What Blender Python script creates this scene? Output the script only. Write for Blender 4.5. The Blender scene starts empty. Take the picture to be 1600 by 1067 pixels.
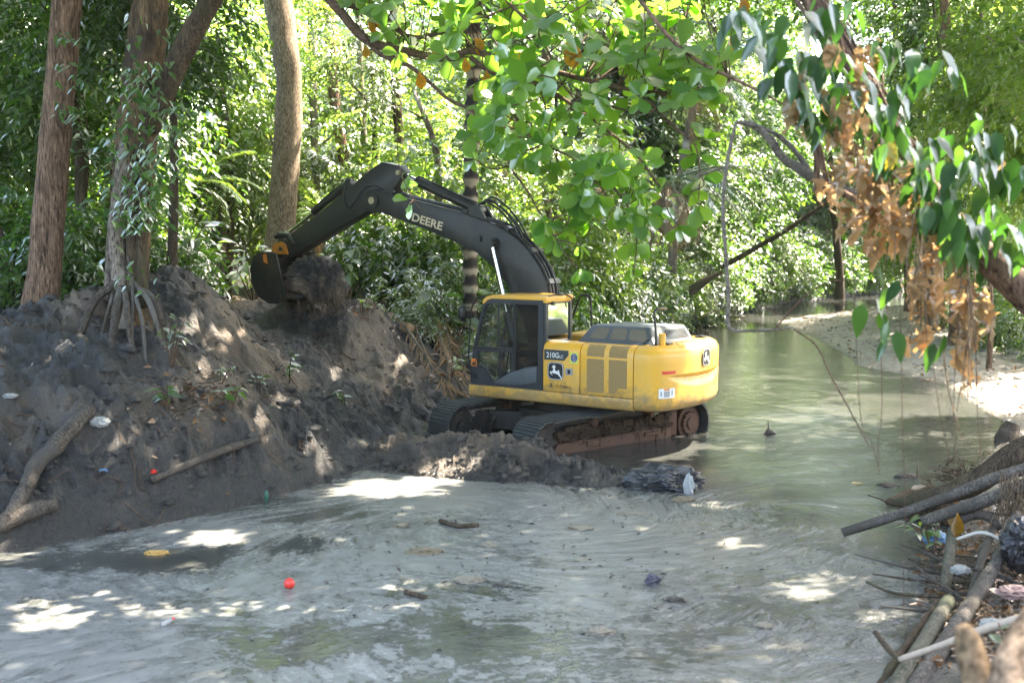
import bpy, bmesh, math, random
import numpy as np
from mathutils import Vector, Matrix, Euler
from mathutils.geometry import tessellate_polygon

random.seed(7)
rng = np.random.default_rng(11)
R = math.radians
SC = bpy.context.scene
COL = SC.collection

# ------------------------------------------------------------------ camera
CAM_H = 3.7
cam_d = bpy.data.cameras.new('camera')
cam = bpy.data.objects.new('camera', cam_d)
COL.objects.link(cam)
cam.location = (0, 0, CAM_H)
PITCH = math.atan((533.5 - 375) / 1800)
cam.rotation_euler = (math.pi / 2 - PITCH, 0, 0)
cam_d.lens = 40.5
cam_d.sensor_width = 36
cam_d.clip_end = 2000
cam_d.dof.use_dof = True
cam_d.dof.focus_distance = 20.5
cam_d.dof.aperture_fstop = 1.6
SC.camera = cam

# ------------------------------------------------------------------ light
SUN_DIR = Vector((0.47, 0.27, 0.84)).normalized()
elev = math.asin(SUN_DIR.z)
azim = math.atan2(SUN_DIR.x, SUN_DIR.y)
world = bpy.data.worlds.new('World')
SC.world = world
world.use_nodes = True
wn = world.node_tree.nodes
sky_n = wn.new('ShaderNodeTexSky')
sky_n.sky_type = 'NISHITA'
sky_n.sun_disc = False
sky_n.sun_elevation = elev
sky_n.sun_rotation = azim
sky_n.air_density = 1.0
sky_n.dust_density = 3.0
world.node_tree.links.new(sky_n.outputs[0], wn['Background'].inputs[0])
wn['Background'].inputs[1].default_value = 0.15
sun_d = bpy.data.lights.new('sun', 'SUN')
sun = bpy.data.objects.new('sun', sun_d)
COL.objects.link(sun)
sun.rotation_euler = SUN_DIR.to_track_quat('Z', 'Y').to_euler()
sun.location = (10, 5, 60)
sun_d.energy = 4.2
sun_d.angle = R(0.53)
sun_d.color = (1.0, 0.95, 0.86)
SC.view_settings.view_transform = 'Standard'
SC.view_settings.look = 'None'
SC.view_settings.gamma = 1
SC.view_settings.use_curve_mapping = False
SC.view_settings.exposure = 3.25
SC.view_settings.use_white_balance = True
SC.view_settings.white_balance_temperature = 7050
SC.cycles.max_bounces = 10
SC.cycles.transparent_max_bounces = 16
SC.cycles.transmission_bounces = 8
SC.cycles.diffuse_bounces = 5
SC.cycles.glossy_bounces = 4
SC.cycles.sample_clamp_indirect = 6
SC.cycles.caustics_reflective = False
SC.cycles.caustics_refractive = False
SC.cycles.use_denoising = True

# ------------------------------------------------------------------ picture to place
CP, SP = math.cos(PITCH), math.sin(PITCH)
def ray(u, v):
    a = (u - 800) / 1800
    b = -(v - 533.5) / 1800
    return np.array([a, CP + b * SP, -SP + b * CP])
def at(u, v, Y):
    """the place at distance Y (metres north of the camera) seen at photo pixel u, v"""
    d = ray(u, v)
    return np.array([0, 0, CAM_H]) + d * (Y / d[1])
def onz(u, v, z):
    d = ray(u, v)
    return np.array([0, 0, CAM_H]) + d * ((z - CAM_H) / d[2])
def project(w):
    w = np.atleast_2d(np.asarray(w, float)) - [0, 0, CAM_H]
    d = w[:, 1] * CP - w[:, 2] * SP
    v = w[:, 1] * SP + w[:, 2] * CP
    return np.stack([800 + 1800 * w[:, 0] / d, 533.5 - 1800 * v / d], 1)

# ------------------------------------------------------------------ noise
_perm = np.random.default_rng(3).permutation(256)
_perm = np.concatenate([_perm, _perm, _perm])
_grad = np.random.default_rng(4).normal(size=(256, 3))
_grad /= np.linalg.norm(_grad, axis=1)[:, None]
def perlin(x, y, z=None):
    x = np.asarray(x, float); y = np.asarray(y, float)
    z = np.zeros_like(x) if z is None else np.asarray(z, float)
    xi, yi, zi = np.floor(x).astype(int), np.floor(y).astype(int), np.floor(z).astype(int)
    xf, yf, zf = x - xi, y - yi, z - zi
    u, v, w = [t * t * t * (t * (t * 6 - 15) + 10) for t in (xf, yf, zf)]
    def g(i, j, k):
        h = _perm[_perm[_perm[(xi + i) & 255] + ((yi + j) & 255)] + ((zi + k) & 255)]
        gr = _grad[h]
        return gr[..., 0] * (xf - i) + gr[..., 1] * (yf - j) + gr[..., 2] * (zf - k)
    def lerp(a, b, t): return a + t * (b - a)
    r0 = lerp(lerp(g(0, 0, 0), g(1, 0, 0), u), lerp(g(0, 1, 0), g(1, 1, 0), u), v)
    r1 = lerp(lerp(g(0, 0, 1), g(1, 0, 1), u), lerp(g(0, 1, 1), g(1, 1, 1), u), v)
    return lerp(r0, r1, w) * 1.5
def fbm(x, y, z=None, o=5, gain=.5):
    s, a = 0, 1.0
    for k in range(o):
        f = 2.03 ** k
        s = s + a * perlin(x * f + 17.3 * k, y * f + 5.1 * k, None if z is None else z * f)
        a *= gain
    return s
def ridged(x, y, z=None, o=4):
    s, a = 0, 1.0
    for k in range(o):
        f = 2.1 ** k
        s = s + a * (.6 - 2 * np.abs(perlin(x * f + 31.7 * k, y * f + 9.4 * k, None if z is None else z * f)))
        a *= .5
    return s
def sstep(a, b, x):
    t = np.clip((x - a) / (b - a), 0, 1)
    return t * t * (3 - 2 * t)

# ------------------------------------------------------------------ object helpers
def set_mesh(me, verts, faces, mats=None, smooth=False, sharp=None):
    verts = np.asarray(verts, float)
    me.from_pydata(verts.tolist() if len(verts) < 20000 else verts, [], faces if not isinstance(faces, np.ndarray) else faces.tolist())
    if mats is not None:
        for m in (mats if isinstance(mats, (list, tuple)) else [mats]):
            me.materials.append(m)
    if smooth:
        me.polygons.foreach_set('use_smooth', [True] * len(me.polygons))
        if sharp:
            me.set_sharp_from_angle(angle=R(sharp))
    me.update()
    return me
def fast_mesh(name, verts, faces, mats=None, smooth=False):
    """numpy arrays of equal sized faces to a mesh"""
    me = bpy.data.meshes.new(name)
    verts = np.ascontiguousarray(verts, np.float32); faces = np.ascontiguousarray(faces, np.int32)
    n, k = faces.shape
    me.vertices.add(len(verts)); me.vertices.foreach_set('co', verts.ravel())
    me.loops.add(n * k); me.loops.foreach_set('vertex_index', faces.ravel())
    me.polygons.add(n)
    me.polygons.foreach_set('loop_start', np.arange(0, n * k, k, dtype=np.int32))
    me.polygons.foreach_set('loop_total', np.full(n, k, np.int32))
    if smooth: me.polygons.foreach_set('use_smooth', np.ones(n, bool))
    for m in (mats if isinstance(mats, (list, tuple)) else [mats]):
        if m is not None: me.materials.append(m)
    me.update(calc_edges=True)
    return me
def float_attr(me, name, vals):
    a = me.attributes.new(name, 'FLOAT', 'POINT')
    a.data.foreach_set('value', np.ascontiguousarray(vals, np.float32))
def link(name, me, parent=None, loc=(0, 0, 0), rot=(0, 0, 0), scale=None):
    o = bpy.data.objects.new(name, me)
    COL.objects.link(o)
    o.location = loc; o.rotation_euler = rot
    if scale is not None: o.scale = (scale,) * 3 if np.isscalar(scale) else scale
    if parent is not None: o.parent = parent
    return o
def tag(o, label=None, cat=None, group=None, kind=None):
    if label: o['label'] = label
    if cat: o['category'] = cat
    if group: o['group'] = group
    if kind: o['kind'] = kind
    return o
def thing(name, label, cat, loc=(0, 0, 0), rot=(0, 0, 0), group=None):
    o = bpy.data.objects.new(name, None)
    o.empty_display_size = .3
    COL.objects.link(o)
    o.location = loc; o.rotation_euler = rot
    return tag(o, label, cat, group)
def mesh(name, vf, mat, smooth=False, sharp=None):
    return set_mesh(bpy.data.meshes.new(name), vf[0], vf[1], mat, smooth, sharp)
def part(name, vf, mat, parent, smooth=False, sharp=None, loc=(0, 0, 0), rot=(0, 0, 0)):
    return link(name, mesh(name, vf, mat, smooth, sharp), parent, loc, rot)

def join(*vfs):
    V, F, n = [], [], 0
    for v, f in vfs:
        v = np.asarray(v, float)
        V.append(v); F += [[i + n for i in q] for q in f]; n += len(v)
    return np.concatenate(V), F
def xform(vf, M=None, off=(0, 0, 0)):
    v = np.asarray(vf[0], float)
    if M is not None: v = v @ np.asarray(M, float)[:3, :3].T
    return v + np.asarray(off, float), vf[1]
def from_bm(bm):
    bm.verts.index_update()
    v = [tuple(x.co) for x in bm.verts]; f = [[y.index for y in q.verts] for q in bm.faces]
    bm.free()
    return np.array(v), f
def box(x0, x1, y0, y1, z0, z1, bev=0.0, seg=2):
    bm = bmesh.new()
    bmesh.ops.create_cube(bm, size=1)
    for v in bm.verts:
        v.co = ((x0 + x1) / 2 + v.co.x * (x1 - x0), (y0 + y1) / 2 + v.co.y * (y1 - y0), (z0 + z1) / 2 + v.co.z * (z1 - z0))
    if bev: bmesh.ops.bevel(bm, geom=bm.edges[:], offset=bev, segments=seg, affect='EDGES', profile=.6)
    return from_bm(bm)
def prism(poly, a0, a1, axis=1, bev=0.0, seg=2):
    """poly of 2D points in the two other axes, extruded along axis from a0 to a1"""
    def p3(p, a):
        if axis == 1: return (p[0], a, p[1])
        if axis == 0: return (a, p[0], p[1])
        return (p[0], p[1], a)
    bm = bmesh.new()
    A = [bm.verts.new(p3(p, a0)) for p in poly]; B = [bm.verts.new(p3(p, a1)) for p in poly]
    n = len(poly)
    bm.faces.new(A); bm.faces.new(B[::-1])
    for i in range(n): bm.faces.new((A[i], B[i], B[(i + 1) % n], A[(i + 1) % n]))
    bmesh.ops.recalc_face_normals(bm, faces=bm.faces[:])
    if bev:
        ed = [e for e in bm.edges if len(e.link_faces) == 2 and e.calc_face_angle(0) > .5]
        bmesh.ops.bevel(bm, geom=ed, offset=bev, segments=seg, affect='EDGES', profile=.6)
    return from_bm(bm)
def holed(outer, holes, a0, a1, axis=1):
    """a plate with holes"""
    def p3(p, a):
        if axis == 1: return (p[0], a, p[1])
        if axis == 0: return (a, p[0], p[1])
        return (p[0], p[1], a)
    loops = [outer] + list(holes)
    tris = tessellate_polygon([[Vector((p[0], p[1], 0)) for p in L] for L in loops])
    pts = [p for L in loops for p in L]; n = len(pts)
    V = [p3(p, a0) for p in pts] + [p3(p, a1) for p in pts]
    F = [list(t) for t in tris] + [[i + n for i in t][::-1] for t in tris]
    b = 0
    for L in loops:
        m = len(L)
        for i in range(m): F.append([b + i, b + (i + 1) % m, b + (i + 1) % m + n, b + i + n])
        b += m
    bm = bmesh.new(); vs = [bm.verts.new(v) for v in V]
    for f in F:
        try: bm.faces.new([vs[i] for i in f])
        except ValueError: pass
    bmesh.ops.recalc_face_normals(bm, faces=bm.faces[:])
    return from_bm(bm)
def spline(pts, n):
    """Catmull-Rom through the points"""
    P = np.asarray(pts, float)
    if len(P) < 3:
        t = np.linspace(0, 1, n)[:, None]
        return P[0] * (1 - t) + P[-1] * t
    P = np.vstack([2 * P[0] - P[1], P, 2 * P[-1] - P[-2]])
    m = len(P) - 3
    out = []
    for s in np.linspace(0, m - 1e-6, n):
        i = int(s); t = s - i
        a, b, c, d = P[i:i + 4]
        out.append(.5 * ((2 * b) + (c - a) * t + (2 * a - 5 * b + 4 * c - d) * t * t + (3 * b - a - 3 * c + d) * t ** 3))
    return np.array(out)
def tube(pts, rad, seg=8, n=None, rough=0.0, rs=3.0, seed=0, cap=True, lobes=0):
    """a tube along the points; rad one value or one per point"""
    P = np.asarray(pts, float)
    r = np.full(len(P), rad, float) if np.isscalar(rad) else np.asarray(rad, float)
    if n:
        r = np.interp(np.linspace(0, 1, n), np.linspace(0, 1, len(r)), r)
        P = spline(P, n)
    T = np.gradient(P, axis=0); T /= np.linalg.norm(T, axis=1)[:, None] + 1e-9
    up = np.array([0, 0, 1.]) if abs(T[0][2]) < .9 else np.array([0, 1., 0])
    N = np.cross(T[0], up); N /= np.linalg.norm(N)
    V = []
    ang = np.linspace(0, 2 * math.pi, seg, endpoint=False)
    for i in range(len(P)):
        N = N - T[i] * np.dot(N, T[i]); N /= np.linalg.norm(N) + 1e-9
        B = np.cross(T[i], N)
        V.append(P[i] + r[i] * (np.cos(ang)[:, None] * N + np.sin(ang)[:, None] * B))
    V = np.array(V)
    if rough:
        C = P[:, None, :]
        q = V.reshape(-1, 3) * rs
        nz = fbm(q[:, 0] + seed, q[:, 1], q[:, 2] * .45, o=4).reshape(V.shape[:2])
        if lobes:
            nz = nz + .8 * np.cos(ang * lobes + seed)[None, :]
        V = C + (V - C) * (1 + rough * nz[..., None])
    m = len(P)
    F = [[i * seg + j, i * seg + (j + 1) % seg, (i + 1) * seg + (j + 1) % seg, (i + 1) * seg + j] for i in range(m - 1) for j in range(seg)]
    V = V.reshape(-1, 3)
    if cap:
        F.append(list(range(seg))[::-1]); F.append([(m - 1) * seg + j for j in range(seg)])
    return V, F
def cyl(p0, p1, r, seg=16, r1=None):
    return tube([p0, p1], [r, r if r1 is None else r1], seg)

# ------------------------------------------------------------------ materials
def mat(name):
    m = bpy.data.materials.new(name); m.use_nodes = True
    nt = m.node_tree
    b = nt.nodes['Principled BSDF']
    return m, nt, b
def N(nt, kind, **kw):
    n = nt.nodes.new('ShaderNode' + kind)
    for k, v in kw.items():
        if k.startswith('_'):
            setattr(n, k[1:], v)
        else:
            for i in n.inputs:
                if i.name.replace(' ', '') == k: i.default_value = v; break
    return n
def ramp(nt, src, stops):
    n = nt.nodes.new('ShaderNodeValToRGB')
    el = n.color_ramp.elements
    while len(el) < len(stops): el.new(.5)
    for e, (p, c) in zip(el, stops):
        e.position = p; e.color = (*c, 1) if len(c) == 3 else c
    nt.links.new(src, n.inputs[0])
    return n.outputs[0]
def mixc(nt, f, a, b, mode='MIX'):
    n = nt.nodes.new('ShaderNodeMix'); n.data_type = 'RGBA'; n.blend_type = mode
    for s, v in ((n.inputs[0], f), (n.inputs[6], a), (n.inputs[7], b)):
        if isinstance(v, (int, float)): s.default_value = v
        elif isinstance(v, tuple): s.default_value = (*v, 1) if len(v) == 3 else v
        else: nt.links.new(v, s)
    return n.outputs[2]
def math_n(nt, op, a, b=None, clamp=False):
    n = nt.nodes.new('ShaderNodeMath'); n.operation = op; n.use_clamp = clamp
    for s, v in ((n.inputs[0], a), (n.inputs[1], b)):
        if v is None: continue
        if isinstance(v, (int, float)): s.default_value = v
        else: nt.links.new(v, s)
    return n.outputs[0]
def noise_n(nt, scale, detail=4, rough=.55, dist=0, vec=None, stretch=None):
    n = N(nt, 'TexNoise', Scale=scale, Detail=detail, Roughness=rough, Distortion=dist)
    if vec is None:
        tc = nt.nodes.new('ShaderNodeTexCoord'); vec = tc.outputs['Object']
    if stretch:
        mp = nt.nodes.new('ShaderNodeMapping'); mp.inputs['Scale'].default_value = stretch
        nt.links.new(vec, mp.inputs[0]); vec = mp.outputs[0]
    nt.links.new(vec, n.inputs['Vector'])
    return n.outputs[0]
def bump(nt, b, h, strength=.5, dist=.02):
    n = N(nt, 'Bump', Strength=strength, Distance=dist)
    nt.links.new(h, n.inputs['Height'])
    nt.links.new(n.outputs[0], b.inputs['Normal'])
def worldpos(nt):
    return nt.nodes.new('ShaderNodeNewGeometry').outputs['Position']
def attr(nt, name):
    n = nt.nodes.new('ShaderNodeAttribute'); n.attribute_name = name
    return n.outputs['Fac']

def paint(name, col, rough=.4, dirt=(.10, .08, .06), dirt_amt=.35, spec=.5, dscale=2.0, streak=True, splash=None):
    m, nt, b = mat(name)
    n1 = noise_n(nt, dscale, 6, .65, .4, stretch=(1, 1, .35) if streak else None)
    n2 = noise_n(nt, 22, 3, .6)
    f = math_n(nt, 'ADD', math_n(nt, 'MULTIPLY', n1, .75), math_n(nt, 'MULTIPLY', n2, .3))
    fac = ramp(nt, f, [(.52, (0, 0, 0)), (.8, (dirt_amt,) * 3)])
    bc = mixc(nt, fac, col, dirt)
    if splash:
        tc = nt.nodes.new('ShaderNodeTexCoord'); sx = nt.nodes.new('ShaderNodeSeparateXYZ'); nt.links.new(tc.outputs['Object'], sx.inputs[0])
        hgt = math_n(nt, 'MULTIPLY', math_n(nt, 'SUBTRACT', splash[1], sx.outputs[2]), 1 / (splash[1] - splash[0]), True)
        ns = noise_n(nt, 7, 7, .72, .5)
        q = ramp(nt, math_n(nt, 'ADD', math_n(nt, 'MULTIPLY', hgt, .42), math_n(nt, 'MULTIPLY', ns, .72)), [(.52, (0, 0, 0)), (.72, (.75,) * 3)])
        bc = mixc(nt, q, bc, (.17, .125, .075))
        dust = ramp(nt, noise_n(nt, 1.6, 5, .6, .3), [(.36, (0, 0, 0)), (.70, (.36,) * 3)])
        bc = mixc(nt, dust, bc, (.50, .38, .20))
    nt.links.new(bc, b.inputs['Base Color'])
    r = math_n(nt, 'ADD', math_n(nt, 'MULTIPLY', n1, .25), rough - .1)
    nt.links.new(r, b.inputs['Roughness'])
    b.inputs['Specular IOR Level'].default_value = spec
    bump(nt, b, n2, .04, .01)
    return m
def flat(name, col, rough=.6, metal=0, spec=.5):
    m, nt, b = mat(name)
    n1 = noise_n(nt, 30, 3)
    c2 = tuple(c * .72 for c in col)
    nt.links.new(mixc(nt, n1, c2, tuple(min(1, c * 1.2) for c in col)), b.inputs['Base Color'])
    b.inputs['Roughness'].default_value = rough
    b.inputs['Metallic'].default_value = metal
    b.inputs['Specular IOR Level'].default_value = spec
    return m
def leaf_mat(name, col, trans, gloss=.5, rough=.38, tmix=.5, veins=False, mottle=0):
    m = bpy.data.materials.new(name); m.use_nodes = True
    nt = m.node_tree; nt.nodes.clear()
    out = nt.nodes.new('ShaderNodeOutputMaterial')
    t = attr(nt, 'tint')
    oi = nt.nodes.new('ShaderNodeObjectInfo').outputs['Random']
    hue = mixc(nt, t, tuple(c * k for c, k in zip(col, (.62, .7, .75))), tuple(c * k for c, k in zip(col, (1.55, 1.3, 1.05))))
    hut = mixc(nt, t, tuple(c * k for c, k in zip(trans, (.6, .75, .8))), tuple(c * k for c, k in zip(trans, (1.5, 1.2, .95))))
    ov = math_n(nt, 'ADD', math_n(nt, 'MULTIPLY', oi, .5), .75)
    if veins or mottle:
        tc = nt.nodes.new('ShaderNodeTexCoord'); sx = nt.nodes.new('ShaderNodeSeparateXYZ'); nt.links.new(tc.outputs['Object'], sx.inputs[0])
        ay = math_n(nt, 'ABSOLUTE', sx.outputs[1])
    if veins:
        rib = math_n(nt, 'SUBTRACT', 1.0, math_n(nt, 'MULTIPLY', ay, 70), True)
        sv = math_n(nt, 'SINE', math_n(nt, 'MULTIPLY', math_n(nt, 'SUBTRACT', sx.outputs[0], math_n(nt, 'MULTIPLY', ay, .9)), 62))
        side = math_n(nt, 'MULTIPLY', math_n(nt, 'SUBTRACT', sv, .86, True), 4.0, True)
        vv = math_n(nt, 'MAXIMUM', rib, side)
        hue = mixc(nt, math_n(nt, 'MULTIPLY', vv, .45), hue, tuple(min(1, c * 2.2 + .03) for c in col))
        hut = mixc(nt, math_n(nt, 'MULTIPLY', vv, .45), hut, tuple(c * .55 for c in trans))
    if mottle:
        nz = noise_n(nt, 9, 6, .7, .6); nz2 = noise_n(nt, 3.1, 3, .6, .3)
        fm = ramp(nt, math_n(nt, 'ADD', math_n(nt, 'MULTIPLY', nz, .7), math_n(nt, 'MULTIPLY', nz2, .3)), [(.42, (0, 0, 0)), (.62, (mottle,) * 3)])
        hue = mixc(nt, fm, hue, tuple(c * .3 for c in col)); hut = mixc(nt, fm, hut, tuple(c * .25 for c in trans))
    def scl(c):
        v = nt.nodes.new('ShaderNodeVectorMath'); v.operation = 'SCALE'
        nt.links.new(c, v.inputs[0]); nt.links.new(ov, v.inputs['Scale'])
        return v.outputs[0]
    d = N(nt, 'BsdfDiffuse'); nt.links.new(scl(hue), d.inputs[0])
    tr = N(nt, 'BsdfTranslucent'); nt.links.new(scl(hut), tr.inputs[0])
    ms = N(nt, 'MixShader', Fac=tmix); nt.links.new(d.outputs[0], ms.inputs[1]); nt.links.new(tr.outputs[0], ms.inputs[2])
    g = N(nt, 'BsdfGlossy', Roughness=rough); g.inputs[0].default_value = (1, 1, 1, 1)
    fr = N(nt, 'Fresnel', IOR=1.42)
    ms2 = N(nt, 'MixShader')
    nt.links.new(math_n(nt, 'MULTIPLY', fr.outputs[0], gloss), ms2.inputs[0])
    nt.links.new(ms.outputs[0], ms2.inputs[1]); nt.links.new(g.outputs[0], ms2.inputs[2])
    nt.links.new(ms2.outputs[0], out.inputs[0])
    return m
def bark_mat(name, c0, c1, scale=6, moss=None, stretch=(1, 1, .18), bstr=.9, bdist=.03):
    m, nt, b = mat(name)
    v = worldpos(nt)
    n1 = noise_n(nt, scale, 8, .65, .6, v, stretch)
    n2 = noise_n(nt, 1.3, 4, .6, .3, v)
    n3 = noise_n(nt, scale * 5, 4, .6, 0, v, stretch)
    n1 = math_n(nt, 'ADD', math_n(nt, 'MULTIPLY', n1, .6), math_n(nt, 'MULTIPLY', noise_n(nt, scale * 2.6, 6, .7, .8, v, stretch), .4))
    c = ramp(nt, n1, [(.38, c0), (.5, tuple((a + d) / 2 for a, d in zip(c0, c1))), (.62, c1)])
    c = mixc(nt, ramp(nt, n3, [(.36, (.85,) * 3), (.47, (0, 0, 0))]), c, tuple(x * .4 for x in c0))
    c = mixc(nt, ramp(nt, n3, [(.56, (0, 0, 0)), (.66, (.6,) * 3)]), c, tuple(min(1, x * 1.5) for x in c1))
    if moss:
        f = ramp(nt, n2, [(.48, (0, 0, 0)), (.62, (.8,) * 3)])
        c = mixc(nt, f, c, moss)
    nt.links.new(c, b.inputs['Base Color'])
    b.inputs['Roughness'].default_value = .9
    b.inputs['Specular IOR Level'].default_value = .2
    h = math_n(nt, 'ADD', n1, math_n(nt, 'MULTIPLY', n3, .4))
    bump(nt, b, h, bstr, bdist)
    return m
# ------------------------------------------------------------------ river and banks
LEFT = np.array([(-30, -8), (-20, 1.5), (-12, 8.2), (-8, 11.6), (-6, 13.45), (-4.45, 15.0), (-3.3, 16.6), (-2.5, 18.2), (-2.0, 19.6), (-1.75, 21),
                 (-1.3, 22.6), (-.2, 25), (1.6, 29), (4.6, 37), (8.7, 52), (14.2, 64.5), (19.5, 73), (25.4, 80), (34, 85), (50, 89), (90, 96)], float)
RIGHT = np.array([(.3, -8), (.9, 2), (1.5, 5), (2.6, 8), (3.35, 9.6), (4.3, 11.6), (5.2, 13.7), (6.2, 15.8), (7.2, 18), (8.6, 20.3), (9.9, 22.8),
                  (10.3, 25), (10.9, 28), (10.9, 31), (10.2, 33.5), (10.6, 36), (11.2, 41), (11.6, 46), (11.7, 51), (13.6, 55), (17.5, 60), (22.5, 65),
                  (29, 70), (38, 74), (50, 77), (90, 83)], float)
def chain(L, n):
    return spline(L, n)
LC, RC = chain(LEFT, 75), chain(RIGHT, 90)
def dist_chain(P, C):
    best = np.full(len(P), 1e9); s = np.zeros(len(P)); acc = 0
    for a, b in zip(C[:-1], C[1:]):
        ab = b - a; L2 = (ab ** 2).sum(); L = math.sqrt(L2)
        t = np.clip(((P - a) @ ab) / L2, 0, 1)
        d = np.hypot(*(P - a - t[:, None] * ab).T)
        m = d < best
        best[m] = d[m]; s[m] = acc + t[m] * L
        acc += L
    return best, s
POLY = np.vstack([LC, RC[::-1]])
LS = np.concatenate([[0], np.cumsum(np.hypot(*np.diff(LC, axis=0).T))])
def SLY(y): return float(np.interp(y, LC[:, 1], LS))
def inside(P):
    c = np.zeros(len(P), bool); x, y = P.T
    for a, b in zip(POLY, np.roll(POLY, -1, 0)):
        m = (a[1] > y) != (b[1] > y)
        if not m.any(): continue
        xi = a[0] + (y - a[1]) * (b[0] - a[0]) / (b[1] - a[1] + 1e-12)
        c ^= m & (x < xi)
    return c
BUMPS = []
def terrain(x, y, detail=True):
    """height and surface kinds of the ground"""
    P = np.stack([np.ravel(x), np.ravel(y)], 1).astype(float)
    dl, sl = dist_chain(P, LC); dr, sr = dist_chain(P, RC)
    ins = inside(P)
    X, Y = P.T
    wob = .35 * fbm(X * .9, Y * .9, o=3)
    z = np.zeros(len(P)); sand = np.zeros(len(P)); zone = np.zeros(len(P)); wet = np.zeros(len(P))
    L = ~ins & (dl <= dr); Rr = ~ins & ~L
    # left bank: a steep dug slope, flat wood behind
    d = np.maximum(dl + .8 * wob * sstep(0, 1.8, dl), 0)
    hb = np.interp(Y, [0, 20, 26, 34, 45, 60], [2.35, 2.40, 2.20, 1.5, 1.7, 2.2])
    w = np.interp(sl, [SLY(10), SLY(17), SLY(19.5), SLY(22), SLY(25), SLY(29), SLY(40), SLY(60)], [4.0, 4.1, 4.6, 5.0, 4.5, 4.0, 2.6, 2.0])
    t = np.clip(d / w, 0, 1.6)
    toe = np.interp(sl, [SLY(17.2), SLY(19.4), SLY(22.6), SLY(26)], [0, 1, 1, 0]); tc = np.clip(t, 0, 1)
    prof = (1 - toe) * (.05 * sstep(0, .06, tc) + .95 * (.45 * tc + .55 * (1 - (1 - tc) ** 1.25))) + toe * (.04 * sstep(0, .05, tc) + .96 * tc ** 1.35)
    zl = hb * prof + np.clip(d - w, 0, 200) * .035
    streak = ridged(sl * 1.3, d * .45 + .15 * sl, o=4)
    rough = fbm(X * 1.1, Y * 1.1, o=6, gain=.55)
    lump = ridged(X * 2.3, Y * 2.3, o=3)
    slope_m = sstep(.0, .8, d) * (1 - sstep(w * 1.05, w * 1.5, d))
    zl += slope_m * (.10 * streak + .19 * rough + .045 * lump + .05 * ridged(X * 3.4 + 2, Y * 3.4, o=4) + .045 * ridged(X * 8, Y * 8, o=2) + .06 * ridged(sl * 3.2 + .3 * d, d * 1.1, o=3)) + (1 - slope_m) * sstep(w, w * 1.5, d) * .12 * rough
    ledge = sstep(.1, .5, fbm(sl * .5 + 3, d * .7, o=3))
    zl += slope_m * .17 * ledge * np.sin(d * 3.1 + sl * .4)
    low = (1 - sstep(.9, 2.4, d)) * sstep(.0, .5, d)
    zl += low * (.17 * ridged(X * 1.3 + 7, Y * 1.3, o=3) + .06 * ridged(X * 4.2, Y * 4.2 + 3, o=4))
    zl -= .50 * np.exp(-(((X + 5.3) / .95) ** 2 + ((Y - 25.0) / .9) ** 2))
    for bx, by, ba in BUMPS: zl += ba * np.exp(-(((X - bx) / 1.15) ** 2 + ((Y - by) / 1.15) ** 2))
    zl += .30 * np.exp(-(((X + 6.5) / .8) ** 2 + ((Y - 22.6) / .6) ** 2)) + .35 * np.exp(-(((X + 7.6) / .9) ** 2 + ((Y - 22.4) / .7) ** 2))
    # right bank: sandy beach rising gently
    d2 = np.maximum(dr + wob * sstep(0, .8, dr), 0)
    k = np.interp(Y, [2, 7, 10, 14, 22, 34], [1.0, .75, .3, .22, .15, .13])
    zr = d2 * k / (1 + .05 * d2) + .06 * rough * sstep(0, .5, d2) + .03 * lump * sstep(.2, 1, d2)
    zr += .9 * sstep(5, 11, d2)
    zb = -np.clip(.35 * np.minimum(dl, dr), 0, .9) - .03 + .05 * rough
    z = np.where(L, zl, np.where(Rr, zr, zb))
    if detail:
        z = z + np.where(ins, 0, .02 * fbm(X * 9, Y * 9, o=3))
    sand = np.where(L, (1 - .8 * sstep(30, 45, Y)) * np.clip(.37 + .55 * fbm(X * .55 + 4, Y * .55, o=4) - .12 * streak - .22 * (1 - sstep(.3, 1.5, d)), 0, 1), .2)  # sand tone also lowered on the far bank to imitate shade
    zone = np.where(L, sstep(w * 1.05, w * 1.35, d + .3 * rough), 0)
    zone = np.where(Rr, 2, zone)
    wet = np.where(L & (Y > 40), 1.0, 0)  # far bank darkened in colour to stand in for tree shade
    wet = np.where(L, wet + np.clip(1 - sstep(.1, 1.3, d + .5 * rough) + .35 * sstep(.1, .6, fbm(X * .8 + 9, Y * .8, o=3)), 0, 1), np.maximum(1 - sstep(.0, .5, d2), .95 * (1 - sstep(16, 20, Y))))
    sh = np.shape(x)
    return z.reshape(sh), sand.reshape(sh), zone.reshape(sh), wet.reshape(sh), ins.reshape(sh)
def gz(x, y):
    return float(terrain(np.array([x]), np.array([y]))[0][0])
def gzs(x, y):
    return terrain(np.asarray(x, float), np.asarray(y, float))[0]
def on_ground(u, v, y0=3.5, y1=75.0):
    """the place where the sight line of photo pixel u, v meets the ground"""
    d = ray(u, v)
    for it in range(2):
        Y = np.geomspace(y0, y1, 130 if it == 0 else 24)
        P = np.array([0, 0, CAM_H]) + d[None] * (Y / d[1])[:, None]
        z = np.maximum(gzs(P[:, 0], P[:, 1]), 0)
        k = np.argmax(P[:, 2] <= z) if (P[:, 2] <= z).any() else len(Y) - 1
        y0, y1 = Y[max(k - 1, 0)], Y[k] + 1e-6
    return np.array([P[k, 0], P[k, 1], z[k]])

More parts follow.
